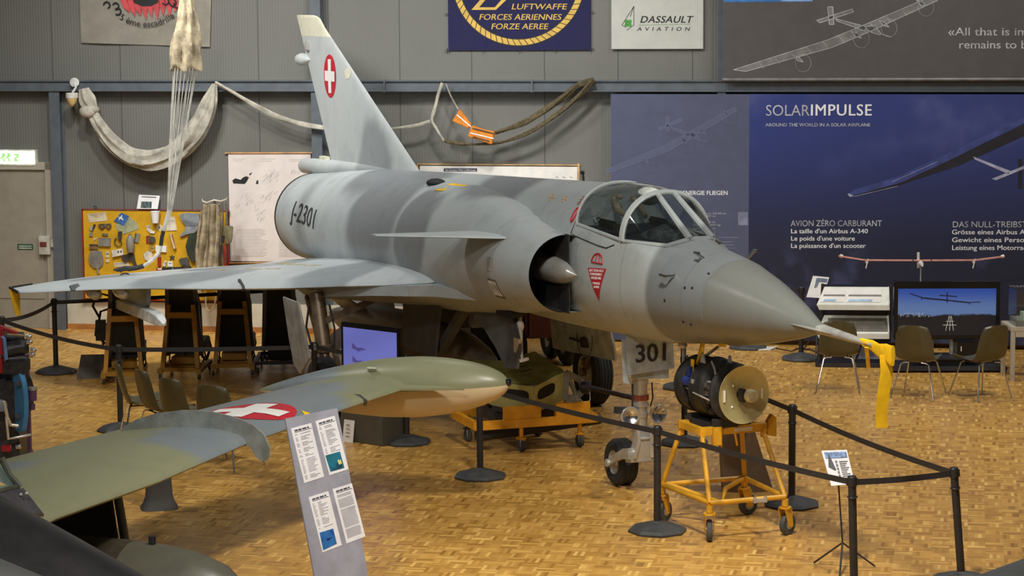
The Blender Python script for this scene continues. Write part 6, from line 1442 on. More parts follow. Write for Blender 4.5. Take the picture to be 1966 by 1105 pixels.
def inq(f, g): return (P[0] * (1-f) * (1-g) + P[1] * f * (1-g) + P[2] * f * g + P[3] * (1-f) * g) + V((0, -.004, .001))
b = B(); b.prism([inq(.25, .1), inq(.5, .1), inq(.45, .5), inq(.3, .55)], (0, -.001, 0)); b.prism([inq(.3, .08), inq(.95, .08), inq(.95, .25), inq(.3, .25)], (0, -.001, 0)); b.done('printed_jet', mat('print_steel', (96, 106, 124), .6), sg_)
# big television
TVX, TVY = 5.34, 29.35
ts = thing('tv_stand', 'black low television stand with two grey posts under the big screen', 'stand', (TVX, TVY, 0), -.03)
b = B(); b.box((0, .05, .05), (1.5, .55, .06)); b.box((0, .02, .17), (.85, .45, .03)); b.done('base_shelf', RKB, ts, bevel=.01)
for x_ in (-.14, .12): b = B(); b.cyl((x_, .12, .08), (x_, .12, .42), .035, n=14); b.done('stand_column', SILV, ts)
b = B(); b.box((0, .12, .43), (.5, .12, .04)); b.box((0, .05, .11), (.5, .3, .08)); b.done('bracket', RKB, ts)
bx = thing('player_box', 'small black player box on the television stand shelf', 'box', (TVX + .27, TVY, .186), 0); b = B(); b.box((0, 0, .09), (.26, .28, .18)); b.done('player_case', TVB, bx, bevel=.006); b = B(); b.box((-.08, -.142, .1), (.01, .004, .06)); b.done('player_light', WHT, bx)
tl, tr2, bl2 = dp(1717, 541, TVY), dp(1920, 545, TVY), dp(1717, 652, TVY)
tw, th_ = tr2.x - tl.x, tl.z - bl2.z
tv2 = thing('large_television', 'large black television showing a solar aeroplane over a lit runway', 'television', ((tl.x + tr2.x) / 2, TVY, bl2.z), -.03)
b = B(); b.box((0, .03, th_ / 2), (tw, .08, th_)); b.box((0, .09, th_ * .5), (tw * .7, .08, th_ * .6)); b.done('housing', TVB, tv2, bevel=.012)
sw, sh_ = tw - .10, th_ - .14
m, t, bs = base('screen_dusk', (30, 50, 120), .3)
x, y, z = t.xyz(t.obj()); 
g1 = t.mix(t.ss(z, th_ * .50, th_ * .9), rgb((92, 122, 176)), rgb((44, 76, 168)))
g2 = t.mix(t.ss(t.math('ADD', z, t.math('MULTIPLY', t.noise(t.obj(), 5, 4), .08)), th_ * .46, th_ * .50), rgb((30, 30, 36)), g1)
t.set(bs.inputs['Base Color'], g2); t.set(bs.inputs['Emission Color'], g2); bs.inputs['Emission Strength'].default_value = .75
b = B(); b.box((0, -.0115, th_ / 2 - .015), (sw, .003, sh_)); scn = b.done('screen', m, tv2)
b = B(); F = lambda fx, fz: V((-sw / 2 + sw * fx, -.0135, th_ / 2 - .015 - sh_ / 2 + sh_ * fz))
def strip(b, p, q, w_): 
    a, c = F(*p), F(*q); n_ = (c - a).cross(V((0, 1, 0))).normalized() * w_; b.prism([a - n_, c - n_, c + n_, a + n_], (0, -.0008, 0))
strip(b, (.12, .90), (.26, .80), .006); strip(b, (.26, .80), (.50, .75), .009); strip(b, (.50, .75), (.72, .70), .008); strip(b, (.72, .70), (.84, .71), .005); strip(b, (.42, .86), (.60, .83), .006); strip(b, (.50, .92), (.50, .70), .006); strip(b, (.24, .81), (.24, .76), .006); strip(b, (.73, .71), (.73, .66), .006); b.done('screen_aeroplane', base('scr_dark', (24, 30, 60), .4, emit=(24, 30, 60), es=.4)[0], scn)
LGT = base('runway_light', (200, 200, 196), .4, emit=(200, 200, 196), es=.7)[0]
b = B(); strip(b, (.49, .10), (.525, .42), .003); strip(b, (.57, .10), (.545, .42), .003); strip(b, (.53, .10), (.535, .40), .003); strip(b, (.46, .22), (.60, .22), .003); strip(b, (.49, .30), (.575, .30), .002); rd = random.Random(9)
for k in range(46):
    fx_, fz_ = .02 + rd.random() * .33, .40 + rd.random() * .08; strip(b, (fx_, fz_), (fx_ + .005, fz_), .004)
b.done('screen_lights', LGT, scn)
# model solar aeroplane on a rod
mp = thing('model_aeroplane', 'long-winged white and red model solar aeroplane on a thin rod above the big television', 'model aeroplane', (TVX - .03, TVY + .40, 0), -.06)
def ml(u, v): 
    p = dp(u, v, TVY + .40) - mp.location; return Matrix.Rotation(.06, 3, 'Z') @ p
MW_ = mat('model_wing', (214, 150, 134), .5); MT = mat('model_white', (220, 214, 206), .4)
W5 = [ml(1610, 491), ml(1662, 499), ml(1762, 499.5), ml(1872, 499), ml(1927, 492)]
b = B()
for p, q in zip(W5[:-1], W5[1:]): b.bar(p, q, .07, .013)
b.done('wing', MW_, mp)
b = B(); b.tube([ml(1612, 490.5), ml(1618, 492)], .022, 8); b.tube([ml(1922, 493), ml(1928, 491)], .022, 8); b.bar(ml(1763, 484), ml(1763, 514), .02, .03); c_ = ml(1767, 504); b.lathe([(.01, -.25), (.03, -.1), (.03, .05), (.01, .15)], c_, (0, 1, .05), 12); b.done('fuselage_and_tail', MT, mp)
for u in (1664, 1751, 1786, 1869):
    b = B(); c_ = ml(u, 503); b.lathe([(.005, -.06), (.016, -.04), (.017, .04), (.008, .06)], c_, (0, 1, 0), 10); b.bar(c_ + V((.012, -.06, .05)), c_ + V((-.015, -.06, -.07)), .005, .012); b.done('motor_pod', STEN if u in (1751, 1786) else MT, mp)
p_ = ml(1768, 506); b = B(); b.tube([p_, V((p_.x, p_.y, .03))], .009, 8); b.cyl((p_.x, p_.y, 0), (p_.x, p_.y, .03), .14, n=20); b.done('support_rod', SILV, mp)
# table with the glass case
tb = thing('display_table', 'pale beige display table at the right picture edge', 'table', (6.45, 28.75, 0), 0)
b = B(); b.box((.08, .0, .63), (1.10, .60, .05)); b.done('table_top', TBW, tb, bevel=.004)
for x_, y_ in ((-.44, -.27), (.60, -.27), (-.44, .27), (.60, .27)): b = B(); b.box((x_, y_, .3025), (.05, .05, .605)); b.done('leg', TBW, tb)
b = B(); b.box((.08, -.28, .57), (1.0, .03, .07)); b.box((.08, .28, .57), (1.0, .03, .07)); b.done('apron', TBW, tb)
vc = thing('display_case', 'clear acrylic display case of small cards on the beige table', 'display case', (6.50, 28.75, .655), 0)
b = B(); b.box((.02, 0, .22), (.94, .5, .44)); b.done('acrylic_cover', thin_glass('acrylic', (240, 244, 244), .8), vc)
b = B(); b.box((.02, 0, .035), (.9, .46, .07)); b.done('case_base', GRY, vc)
cd = thing('info_card', 'pale green card lying inside the acrylic case', 'card', (6.26, 28.72, .727), 0); b = B(); b.box((0, 0, .04), (.2, .16, .08)); b.done('card_block', mat('card_green', (184, 206, 176), .6), cd); b = B(); b.box((.03, -.082, .06), (.08, .003, .02)); b.done('card_print', INK, cd)
cd = thing('info_card', 'white card standing inside the acrylic case', 'card', (6.52, 28.7, .727), 0); b = B(); b.box((0, 0, .07), (.26, .05, .14)); b.done('card_block', PAPER, cd); b = B(); b.box((0, -.0265, .1), (.18, .003, .02)); b.done('card_print', INK, cd)
lbz = thing('case_label', 'small white label on the front of the beige table case', 'label', (6.28, 28.44, .657), 0); b = B(); b.box((0, 0, .04), (.2, .004, .08)); b.done('label_sheet', PAPER, lbz); b = B(); b.box((0, -.003, .05), (.12, .002, .008)); b.box((0, -.003, .035), (.12, .002, .006)); b.done('label_print', INK, lbz)
# floor cables by the rack
cb_ = tag(None or B().tube([fl(1490, 668, .008), fl(1520, 674, .008), fl(1532, 668, .008), fl(1560, 672, .008), fl(1600, 690, .008), fl(1640, 694, .008)], .008, 6).done('power_cable', PBLK), 'dark power cable lying on the floor by the brochure rack', 'cable')
b = B(); b.prism([fl(1450, 667, .004), fl(1492, 666, .004), fl(1480, 672, .004), fl(1452, 672, .004)], (0, 0, .012)); o = b.done('floor_sheet', PAPER); tag(o, 'white paper sheet on the floor behind the nose cone', 'paper')
# small tripod sign in the foreground
fs = thing('tripod_sign', 'small white aircraft fact sheet on a thin black tripod in the right foreground', 'sign', fl(1617, 1092), 0)
o_ = fs.location; y_ = o_.y
def s2(u, v, dy=0): return dp(u, v, y_ + dy) - o_
P = [s2(1577, 864.5, .10), s2(1626, 863, .10), s2(1641, 928, -.05), s2(1596, 932, -.05)]
b = B(); b.prism(P, (0, .005, -.003)); b.done('sheet', mat('sheet_white', (226, 226, 232), .5, var=.02), fs)
b = B(); b.tube([(0, 0, .22), (P[2] + P[3]) / 2 * .35 + (P[0] + P[1]) / 2 * .65 + V((0, .02, 0))], .007, 8)
for a in (0.2, 2.4, 4.5): b.tube([(0, 0, .22), (.28 * math.cos(a), .28 * math.sin(a), .01)], .008, 6)
b.done('tripod', PBLK, fs)
def inq(f, g): return (P[0] * (1-f) * (1-g) + P[1] * f * (1-g) + P[2] * f * g + P[3] * (1-f) * g) + V((0, -.004, .001))
def patchq(b, f0, g0, f1, g1): b.prism([inq(f0, g0), inq(f1, g0), inq(f1, g1), inq(f0, g1)], (0, -.001, 0))
b = B(); patchq(b, .08, .05, .95, .22); b.done('sheet_picture', mat('pic_blue', (108, 132, 172), .6, var=.3, scale=40), fs)
b = B(); b.prism([inq(.22, .12), inq(.26, .12), inq(.38, .55), inq(.32, .57), inq(.10, .46)], (0, -.002, 0)); b.done('printed_jet', mat('pic_dark', (70, 74, 84), .6), fs)
b = B()
for k in range(9): patchq(b, .58, .32 + .06 * k, .92 - .06 * (k % 3), .345 + .06 * k)
for k in range(5): patchq(b, .42, .30 + .10 * k, .50, .36 + .10 * k)
b.done('sheet_print', INK, fs)
# ------------------------------------------------------------------ foreground: the camouflaged jet with its tip tank
VEN_O = V((-3.15, 16.2, 0)); VF = V((.93, -.37, 0)).normalized(); VA = math.atan2(VF.y, VF.x)
ven = thing('camouflaged_jet', 'green and grey camouflaged jet with black nose band and wingtip tank in the left foreground', 'aircraft', VEN_O, VA)
Rv = Matrix.Rotation(-VA, 3, 'Z')
def W2(p): return Rv @ (V(p) - VEN_O)
m, t, bs = base('camouflage', (120, 124, 96), 0.36)
co = t.obj(); x, y, z = t.xyz(co)
def blobv(c, r, so=.25):
    d = t.new('ShaderNodeVectorMath', operation='DISTANCE'); t.set(d.inputs[0], co); d.inputs[1].default_value = c
    dn = t.math('ADD', d.outputs['Value'], t.math('MULTIPLY', t.noise(co, 2.2, 2.0), .35))
    return t.math('SUBTRACT', 1.0, t.ss(dn, r, r + so))
gm = 0.0
for c, r in ((W2((-2.55, 18.9, 1.15)), .0), ):
    pass
for c, r in ((W2((-2.35, 18.6, 1.15)), .62), (W2((-2.2, 19.9, 1.15)), .95), (W2((-1.95, 20.9, 1.15)), .55), (W2((-2.0, 21.9, 1.2)), .45), (W2((-3.9, 17.6, 1.1)), .42), (W2((-1.25, 21.9, 1.35)), -.1)):
    gm = t.math('MAXIMUM', gm, blobv(c, r))
col = t.mix(gm, rgb((134, 135, 106)), rgb((120, 129, 135)))
f = t.noise(co, 6, 5, .6)
col = t.mix(t.math('MULTIPLY', t.ss(f, .45, .8), .18), col, rgb((96, 98, 78)))
t.set(bs.inputs['Base Color'], col); CAMO = m
TANB = mat('tank_tan', (208, 190, 156), .32, var=.03, scale=2)
VBLK = mat('nose_black', (40, 37, 38), .42, var=.08)
VGRY = mat('nose_grey', (88, 90, 86), .45, var=.05)
# port wing
SEC = [((-3.72, 14.6), 2.25, 1.02), ((-3.16, 16.28), 1.95, 1.08), ((-2.62, 17.42), 1.62, 1.10), ((-2.10, 18.88), 1.30, 1.12), ((-1.66, 19.85), 1.16, 1.13), ((-1.27, 20.66), 1.06, 1.14), ((-.98, 21.25), 1.0, 1.145), ((-.95, 21.55), .95, 1.145)]
def vsec(p, c, zc):
    top, bot = [], []
    for i in range(15):
        x_ = (1 - math.cos(PI * i / 14)) / 2; th = .165
        y_ = 5 * th * c * (0.2969 * math.sqrt(x_) - 0.126 * x_ - 0.3516 * x_ * x_ + 0.2843 * x_**3 - 0.1036 * x_**4)
        q = W2((p[0], p[1], zc)) - V((c * x_, 0, 0))
        top.append(q + V((0, 0, y_ * .98))); bot.append(q - V((0, 0, y_ * .45)))
    return top + list(reversed(bot[1:-1]))
b = B(); b.loft([vsec(*s) for s in SEC]); vw = b.done('wing', CAMO, ven, ang=40)
vwh = BVHTree.FromPolygons([v.co.copy() for v in vw.data.vertices], [tuple(p.vertices) for p in vw.data.polygons])
# wing fence
p0 = W2((-2.10, 18.80, 1.12)); b = B(); P = []
for fx_, h in ((.14, -.13), (.17, -.10), (.175, -.02), (.13, .08), (.03, .155), (-.12, .205), (-.35, .24), (-.60, .235), (-.85, .195), (-1.02, .14), (-1.14, .075), (-1.22, .0)): P.append(p0 + V((fx_, 0, h)))
P += [p0 + V((-1.0, 0, -.02)), p0 + V((-.3, 0, -.02)), p0 + V((.0, 0, -.02)), p0 + V((.05, 0, -.10)), p0 + V((.10, 0, -.135))]
b.prism(P, (0, .02, 0)); b.done('wing_fence', mat('fence_grey', (132, 137, 133), .45), ven, ang=20)
dn_ = V((0, 0, -1))
rc_ = W2(((fl(440, 795, 1.18) + fl(548, 790, 1.18)) / 2)); rc_ = W2(fl(478, 795, 1.19))
RR = .40
decal('roundel', [[(rc_.x + RR * math.cos(2*PI*i/40), rc_.y + RR * math.sin(2*PI*i/40), 3) for i in range(40)]], RED, vwh, ven, dn_, .004)
q = .105; l = .33
decal('roundel_cross', [[(rc_.x + x_, rc_.y + y_, 3) for x_, y_ in ((-q,-l),(q,-l),(q,-q),(l,-q),(l,q),(q,q),(q,l),(-q,l),(-q,q),(-l,q),(-l,-q),(-q,-q))]], WHT, vwh, ven, dn_, .008)
ty = [W2(fl(u, v, 1.2)) for u, v in ((578, 788), (612, 788), (592, 795))]
decal('yellow_triangle', [[(p.x, p.y, 3) for p in ty]], YEL, vwh, ven, dn_, .005)
# wing slots near the tank
for u0, v0, u1, v1 in ((703, 762, 714, 766), (732, 752, 742, 756)):
    a_, c_ = W2(fl(u0, v0, 1.195)), W2(fl(u1, v1, 1.195)); b = B()
    ha, hc = vwh.ray_cast(V((a_.x, a_.y, 3)), dn_)[0], vwh.ray_cast(V((c_.x, c_.y, 3)), dn_)[0]
    if ha and hc: b.bar(ha, hc, .012, .008); b.done('wing_slot', STEN, ven)
a_ = W2((-1.29, 20.62, 1.14)); b = B(); b.tube([a_ + V((-.18, 0, .055)), a_ + V((-.05, .0, .05)), a_ + V((.012, 0, .01)), a_ + V((.0, 0, -.03))], .014, 6); b.done('edge_step', CAVE, ven)
# tip tank
n0 = W2((-.03, 21.32, 1.17)); t0_ = W2((-2.37, 22.22, .985)); axv = (t0_ - n0); Lt = axv.length; axv.normalize()
TR = [(0, .012), (.01, .055), (.035, .11), (.08, .165), (.16, .222), (.26, .262), (.36, .278), (.46, .274), (.58, .245), (.70, .20), (.80, .15), (.90, .088), (.97, .04), (1, .012)]
def tring(f, r, z0, z1, n):
    c = n0 + axv * (Lt * f); x_, y_, _ = frame(axv); 
    return [c + V((0, 1, 0)) * (r * math.cos(a)) + V((0, 0, 1)) * (r * math.sin(a)) for a in [z0 + (z1 - z0) * i / n for i in range(n + 1)]]
fs_ = [i / 40 for i in range(41)]
fs_ = sorted(set(fs_ + [.005, .012, .018, .035, .98, .99]))
b = B(); b.loft([tring(f, interp(f, TR), 0, PI, 24) for f in fs_], False, False); tk1 = b.done('tip_tank_upper', CAMO, ven)
b = B(); b.loft([tring(f, interp(f, TR), PI, 2 * PI, 24) for f in fs_], False, False); b.done('tip_tank_lower', TANB, ven)
b = B(); b.lathe([(.004, -.02), (.03, -.012), (.038, .01), (.036, .03)], n0 + V((0, 0, .02)), axv, 18); b.done('tank_nose_light', base('lamp_dark', (20, 24, 30), .05)[0], ven)
b = B(); p = W2((-.98, 21.22, 1.16)); b.prism([p + V((-.02, -.02, -.02)), p + V((.55, .10, -.005)), p + V((.25, .14, -.005)), p + V((-.3, .16, -.02))], (0, 0, .02)); b.done('tank_fillet', CAMO, ven)
b = B(); p = n0 + axv * (Lt * .50) + V((0, -.20, .19)); b.box(p, (.09, .02, .07), Matrix.Rotation(.75, 3, 'X')); b.done('tank_hatch', mat('hatch_pale', (170, 172, 150), .4), ven)
# fuselage nose with black anti-glare band
AXS = [(-4.2, 1.22, .80, .72), (-1.6, 1.15, .76, .70), (-.9, 1.11, .72, .655), (-.1, 1.0, .64, .55), (.6, .86, .52, .43), (1.2, .74, .38, .31), (1.7, .67, .22, .18), (1.95, .64, .06, .05)]
NO = W2((-3.42, 14.95, 0))
tab = [(a, (z_, w_, h_)) for a, z_, w_, h_ in AXS]
def nring(a, k=1.0, f0=0, f1=2 * PI, n=48):
    z_, w_, h_ = interp(a, tab)
    return [NO + V((a, w_ * k * math.cos(f0 + (f1 - f0) * i / n), z_ + h_ * k * math.sin(f0 + (f1 - f0) * i / n))) for i in range(n + (0 if f1 - f0 > 6.28 else 1))]
sa = [-4.2 + .2 * i for i in range(31)] + [1.88, 1.95]
b = B(); b.loft([nring(a) for a in sa]); b.done('fuselage', VGRY, ven)
b = B(); ar = [a for a in sa if a >= -1.02]
b.loft([nring(a, 1.004, PI * .5 - 1.0, PI * .5 + .74, 28) for a in ar], False, False); b.done('anti_glare_band', VBLK, ven)
# windscreen and its metal sill, upper left corner
CK = base('cockpit_glass', (190, 214, 206), .04, trans=.85, ior=1.2)[0]
g0, g1, g2, g3 = W2(dp(-40, 905, 15.2)), W2(dp(0, 888, 15.6)), W2(dp(34, 934, 15.6)), W2(dp(-40, 952, 15.2))
b = B(); b.prism([g0, g1, g2, g3], (-.02, 0, -.01)); b.done('windscreen_pane', CK, ven)
b = B(); b.tube([g1 + V((0, .02, .03)), (g1 + g2) / 2, g2 + V((.02, 0, 0))], .022, 8); b.tube([g2, g3], .02, 8); b.done('windscreen_frame', mat('frame_olive', (78, 80, 66), .5), ven)
b = B(); b.prism([W2(dp(-30, 945, 15.3)), W2(dp(45, 936, 15.6)), W2(dp(84, 986, 15.55)), W2(dp(-30, 975, 15.1))], (0, 0, -.02)); sl_ = b.done('sill_plate', mat('sill_metal', (98, 94, 98), .35, metal=.5), ven)
b = B()
for u, v in ((28, 952), (40, 949), (51, 947)): b.sph(W2(dp(u, v, 15.5)), .012, None, 8, 6)
b.done('sill_rivet', MET, sl_)
# undercarriage leg, door and underwing tank
b = B(); p = fl(212, 1075); LG = W2((-3.10, 18.05, 0))
b.cyl(LG + V((.05, 0, 1.02)), LG + V((.18, 0, .20)), .035, n=12); b.done('gear_leg', VGRY, ven)
b = B(); b.prism([LG + V((.02, -.05, 1.02)), LG + V((-.75, -.05, 1.02)), LG + V((-.75, -.05, .2)), LG + V((.13, -.05, .2))], (0, .03, 0)); b.done('gear_door', mat('door_brown_dark', (62, 54, 42), .5), ven)
q = wheel('gear_wheel', LG + V((.14, -.22, .27)), .27, .16, ven, 2, .5)
b = B(); b.box(LG + V((.20, .03, .34)), (.09, .03, .30)); b.done('gear_plate', STEN, ven)
TD = W2((-3.30, 17.42, .0)); b = B(); P = [(.02, -1.9), (.14, -1.6), (.26, -1.0), (.34, -.3), (.345, .2), (.34, .45), (.31, .70), (.245, .92), (.14, 1.07), (.05, 1.12), (.01, 1.125)]
b.lathe([(r, h) for r, h in P], TD + V((.35, -.02, .36)), (1, 0, -.02), 36); ot = b.done('drop_tank', mat('tank_dark_olive', (88, 86, 74), .4, var=.04), None); ot.location = VEN_O; ot.rotation_euler = (0, 0, VA)
tag(ot, 'dull olive rounded drop tank with a small lug lying beyond the black nose', 'drop tank')
b = B(); pl = TD + V((.72, -.02, .70)); b.bar(pl + V((0, .015, -.02)), pl + V((0, .015, .055)), .012, .04); b.bar(pl + V((0, -.015, -.02)), pl + V((0, -.015, .055)), .012, .04); b.bar(pl + V((0, -.02, .05)), pl + V((0, .02, .05)), .04, .012); lg_ = b.done('tank_lug', STEN, ot)
b = B(); b.loft([[TD + V((.35, -.02, .36)) + V((h, r * 1.004 * math.cos(2*PI*i/36), r * 1.004 * math.sin(2*PI*i/36) - .02 * h)) for i in range(36)] for r, h in [(interp(hh, sorted((h_, r_) for r_, h_ in P)), hh) for hh in [-1.7 + .1 * k for k in range(20)]]], True, False); b.done('tank_rear_band', mat('tank_brown_dark', (60, 54, 44), .45), ot)
b = B(); b.torus(TD + V((.62, -.02, .353)), (1, 0, -.02), .336, .004, 40, 5); b.done('tank_seam', mat('seam_tan', (120, 108, 90), .5), ot)
b = B(); b.box(TD + V((.35, -.02, .012)), (.5, .5, .024)); b.done('tank_cradle', STEN, ot)
# wing support pillar
wp_ = fl(306, 974); pil = thing('wing_support', 'dark flared support pillar under the camouflaged wing', 'support', wp_, .2)
def rr_(hx, hy, z_, n=32):
    return [V((hx * math.copysign(abs(math.cos(2*PI*i/n)) ** .5, math.cos(2*PI*i/n)), hy * math.copysign(abs(math.sin(2*PI*i/n)) ** .5, math.sin(2*PI*i/n)), z_)) for i in range(n)]
b = B(); b.loft([rr_(.172, .16, 0), rr_(.17, .15, .012), rr_(.148, .12, .045), rr_(.125, .10, .11), rr_(.115, .09, .25), rr_(.115, .09, .62)]); b.done('pillar_cover', mat('pillar_charcoal', (66, 64, 62), .75, var=.06), pil)
b = B(); b.box((0, 0, .66), (.18, .14, .08)); b.done('pillar_pad', PBLK, pil)
# grey wing edge in the lower right corner
gq = [dp(1855, 1112, 14.0), dp(1968, 1071, 14.4), dp(2060, 1040, 14.7), dp(2200, 1180, 12.8), dp(1900, 1300, 12.6)]
zc = gq[0].z; 
gl = thing('wing_edge', 'smooth grey wing corner entering the lower right of the picture', 'aircraft wing', V((gq[0].x, gq[0].y, 0)), 0)
o_ = gl.location; A_, B__ = fl(1858, 1112, 1.2) - o_, fl(2080, 1032, 1.2) - o_
dirv = (B__ - A_); nn = V((dirv.y, -dirv.x, 0)).normalized()
rings = []
for f in (0, .33, .66, 1):
    p = A_ + dirv * f * 1.2; prof = []
    for i in range(15):
        x_ = (1 - math.cos(PI * i / 14)) / 2; y_ = .09 * (0.2969 * math.sqrt(x_) - 0.126 * x_ - 0.3516 * x_ * x_ + 0.2843 * x_**3 - 0.1036 * x_**4) * 5
        prof.append((x_, y_))
    rings.append([p + nn * (1.3 * x_) + V((0, 0, y_)) for x_, y_ in prof] + [p + nn * (1.3 * x_) - V((0, 0, y_ * .7)) for x_, y_ in reversed(prof[1:-1])])
b = B(); b.loft(rings); b.done('wing_skin', mat('wing_grey_dark', (92, 94, 94), .4, var=.04), gl)
b = B(); b.cyl((.6, -.5, 0), (.6, -.5, 1.2), .06, n=14); b.cyl((.6, -.5, 0), (.6, -.5, .03), .25, n=20); b.done('wing_jack', PBLK, gl)

# ------------------------------------------------------------------ silver information panel with four sheets
TLp = dp(548, 803, 17.3); TRp = fl(648, 783, TLp.z); wv_ = TRp - TLp; Lp = wv_.length; wv_.normalize(); nh = V((wv_.y, -wv_.x, 0))
dv = (nh * .235 - V((0, 0, 1))).normalized(); nv = dv.cross(wv_).normalized()
if nv.dot(nh) < 0: nv = -nv
base_p = V((TLp.x, TLp.y, 0)) + wv_ * (Lp / 2) + nh * .2
ip = thing('information_stand', 'tall silver information panel with four white sheets in the foreground', 'info panel', base_p, 0)
o_ = ip.location; LL = 1.42
def ipp(u, v, off=0.0):
    d = ray(u, v); t = (TLp - C0).dot(nv) / d.dot(nv); return C0 + d * t + nv * off - o_
SLV = mat('panel_silver', (166, 168, 184), .4, metal=.25, var=.05)
a_ = TLp - o_; b = B(); b.prism([a_, a_ + wv_ * Lp, a_ + wv_ * Lp + dv * LL, a_ + dv * LL], -nv * .012); b.done('panel_plate', SLV, ip, bevel=.002)
b = B(); c_ = a_ + wv_ * (Lp / 2) + dv * LL; b.box(V((c_.x, c_.y, .02)), (.45, .5, .04)); b.bar(V((c_.x, c_.y, .03)) , a_ + wv_ * (Lp / 2) + dv * 1.1 - nv * .03, .2, .04); b.done('panel_foot', SLV, ip)
def quad_on(b, pts, off, th=.001):
    b.prism([ipp(u, v, off) for u, v in pts], nv * th)
SHEETS = [[(558, 822), (597, 811.5), (622, 914.5), (584, 927)], [(605, 808), (642, 797.5), (669, 900), (632, 912)], [(592, 954), (630, 942), (656, 1046), (619, 1060)], [(638, 938.5), (675, 927), (701, 1029), (665, 1043)]]
for k, S in enumerate(SHEETS):
    b = B(); quad_on(b, S, .001, .0015); sh = b.done('info_sheet', mat('sheet_white', (226, 226, 232), .5, var=.02), ip)
    def sq(f, g): 
        A, B2, C2, D2 = S
        return (A[0]*(1-f)*(1-g)+B2[0]*f*(1-g)+C2[0]*f*g+D2[0]*(1-f)*g, A[1]*(1-f)*(1-g)+B2[1]*f*(1-g)+C2[1]*f*g+D2[1]*(1-f)*g)
    b = B(); quad_on(b, [sq(.12, .085), sq(.95, .085), sq(.95, .093), sq(.12, .093)], .003)
    for x0, x1 in ((.14, .30), (.33, .48), (.52, .72), (.76, .84)): quad_on(b, [sq(x0, .045), sq(x1, .045), sq(x1, .072), sq(x0, .072)], .003)
    b.done('sheet_title', mat('title_ink', (62, 66, 84), .6), sh)
    b = B(); rd = random.Random(k + 2)
    gmax = .62 if k in (1, 2) else .94
    g = .13; 
    while g < gmax:
        if k == 3: 
            if int(g * 60) % 11 not in (0,): quad_on(b, [sq(.12, g), sq(.9 - rd.random() * .12, g), sq(.9 - rd.random() * .05, g + .007), sq(.12, g + .007)], .003)
            g += .019
        else:
            quad_on(b, [sq(.10, g), sq(.12 + rd.random() * .14, g), sq(.2, g + .008), sq(.10, g + .008)], .003)
            x0 = .36; x1 = .5 + rd.random() * .38; quad_on(b, [sq(x0, g), sq(x1, g), sq(x1, g + .008), sq(x0, g + .008)], .003)
            g += .026 + (rd.random() < .2) * .03
    b.done('sheet_print', mat('print_ink', (140, 142, 150), .7), sh)
    if k in (1, 2):
        PH = [(624, 874), (652, 866), (660.5, 897.5), (634, 905)] if k == 1 else [(613, 1022), (639, 1014), (646, 1043), (620, 1055.5)]
        m, t, bs = base('photo_%d' % k, (40, 90, 140), .35)
        nz = t.noise(t.obj(), 9.0, 4.0); cA, cB, cC = (((28, 70, 92), (36, 112, 140), (40, 96, 88)) if k == 1 else ((20, 62, 128), (44, 104, 172), (70, 130, 186)))
        t.set(bs.inputs['Base Color'], t.mix(t.ss(nz, .5, .75), t.mix(t.ss(nz, .3, .5), rgb(cA), rgb(cB)), rgb(cC)))
        b = B(); quad_on(b, PH, .0032); ph = b.done('photo_print', m, sh)
        A, B2, C2, D2 = PH
        pq = lambda f, g: (A[0]*(1-f)*(1-g)+B2[0]*f*(1-g)+C2[0]*f*g+D2[0]*(1-f)*g, A[1]*(1-f)*(1-g)+B2[1]*f*(1-g)+C2[1]*f*g+D2[1]*(1-f)*g)
        b = B()
        if k == 1: quad_on(b, [pq(.66, .5), pq(.74, .42), pq(.78, .5), pq(.9, .46), pq(.92, .72), pq(.7, .74)], .0045); b.done('photo_subject', mat('photo_yellow', (206, 196, 120), .5), ph)
        else: quad_on(b, [pq(.35, .52), pq(.5, .44), pq(.55, .5), pq(.8, .5), pq(.55, .58), pq(.4, .58)], .0045); b.done('photo_subject', mat('photo_navy', (20, 40, 84), .5), ph)

# ------------------------------------------------------------------ sectioned engine at the left edge
EY = 23.6
en_o = V((-5.05, 23.75, 0)); en = thing('cutaway_engine', 'colourful cutaway engine on a purple stand at the left picture edge', 'engine', en_o, 0)
def el(u, v, y=EY): return dp(u, v, y) - en_o
PURP = mat('stand_purple', (92, 62, 92), .45); ERED = mat('engine_red', (150, 32, 40), .4, var=.1); EBLK = mat('engine_black', (42, 42, 46), .4, var=.25, scale=16, bump=.2); EBLU = mat('engine_blue', (62, 122, 170), .45, var=.05)
b = B(); f_ = el(56, 872, 24.2); b.loft([[V((f_.x - .05, .35, 0)), V((f_.x + .06, .35, 0)), V((f_.x + .06, .5, 0)), V((f_.x - .05, .5, 0))], [V((f_.x - .01, .38, .06)), V((f_.x + .03, .38, .06)), V((f_.x + .03, .46, .06)), V((f_.x - .01, .46, .06))], [V((f_.x - .0, .38, 1.05)), V((f_.x + .03, .38, 1.05)), V((f_.x + .03, .46, 1.05)), V((f_.x - .0, .46, 1.05))]])
b.bar(V((f_.x, .42, .08)), V((f_.x - .9, .42, .08)), .08, .08); b.bar(V((f_.x - .9, .42, 0)), V((f_.x - .9, .42, 1.0)), .05, .05); b.done('stand', PURP, en)
c = el(43, 770); b = B()
pts = []
for i in range(28):
    a = 2 * PI * i / 28; pts.append(c + V((.075 * math.cos(a), -.06 * math.cos(a), .315 * math.sin(a))))
b.prism(pts, (-.04, -.03, 0)); b.done('blue_disc', EBLU, en)
b = B()
for u, v in ((36, 735), (34, 798)): b.cyl(el(u, v, EY - .13), el(u, v, EY - .05), .028, n=14)
b.done('disc_hole', EBLK, en)
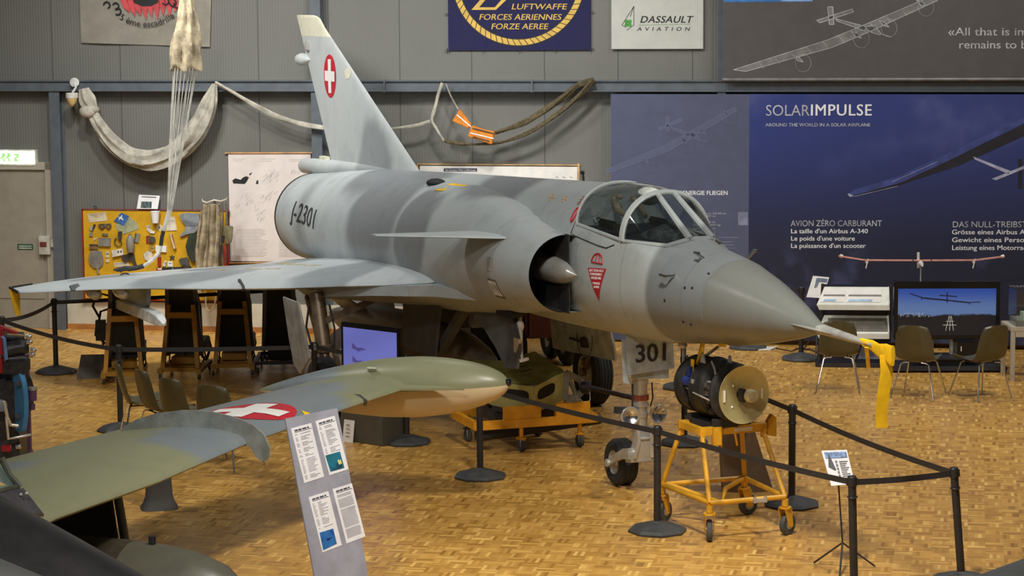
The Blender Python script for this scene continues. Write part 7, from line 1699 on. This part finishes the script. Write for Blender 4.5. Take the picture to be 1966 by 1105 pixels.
b = B(); b.lathe([(.30, 0), (.33, .03), (.34, .10), (.30, .12)], c + V((-.26, .30, 0)), (.8, -.6, 0), 28); b.lathe([(.26, 0), (.28, .3), (.30, .5)], c + V((-.72, .62, -.02)), (.8, -.6, 0), 24); b.box(el(10, 800, EY + .2), (.35, .4, .8)); b.box(el(30, 702, EY + .1), (.24, .3, .13)); b.done('crankcase', EBLK, en, bevel=.01)
b = B(); b.cyl(el(8, 672, EY), el(52, 664, EY + .1), .075, n=20); b.cyl(el(5, 648, EY + .2), el(44, 648, EY + .3), .06, n=18); b.cyl(el(12, 690, EY + .05), el(48, 688, EY + .1), .06, n=18); b.done('cylinder_bank', EBLK, en)
b = B(); b.bar(el(-6, 625, EY), el(34, 640, EY), .09, .03); b.box(el(-2, 655, EY - .08), (.09, .1, .26)); b.box(el(-2, 700, EY - .05), (.08, .1, .16)); b.done('red_cover', ERED, en, bevel=.006)
b = B(); b.box(el(12, 860, EY - .2), (.09, .06, .06)); b.done('red_valve', ERED, en, bevel=.006)
b = B(); b.bar(el(14, 641, EY - .05), el(46, 643, EY - .05), .01, .012); b.done('brass_pipe', BRASS, en)
b = B()
for u, v in ((53, 646), (55, 656), (62, 672), (60, 680), (34, 857)):
    b.cyl(el(u - 3, v, EY), el(u + 3, v, EY), .03, n=10); b.sph(el(u + 3, v, EY), .026, None, 10, 8)
b.cyl(el(2, 778, EY - .2), el(2, 778, EY - .25), .06, n=18); b.done('chrome_fitting', CHROME, en)
b = B(); b.cyl(el(62, 745, EY + .05), el(62, 768, EY + .05), .045, n=16); b.cyl(el(62, 775, EY + .05), el(62, 786, EY + .05), .03, n=12); b.done('purple_filter', PURP, en)
b = B(); b.cyl(el(62, 743, EY + .05), el(62, 748, EY + .05), .048, n=16); b.done('filter_cap', ALM, en)
b = B(); b.tube([el(8, 770, EY - .25), el(14, 800, EY - .25), el(20, 815, EY - .2), el(34, 817, EY - .15)], .018, 8); b.tube([el(12, 800, EY - .25), el(16, 842, EY - .2), el(40, 838, EY - .1), el(58, 834, EY)], .014, 8); b.done('silver_pipe', MET, en)
b = B(); b.tube([el(-5, 640, EY - .1), el(8, 650, EY - .12), el(12, 690, EY - .12)], .02, 8); b.done('blue_hose', mat('hose_blue', (88, 118, 160), .4), en)
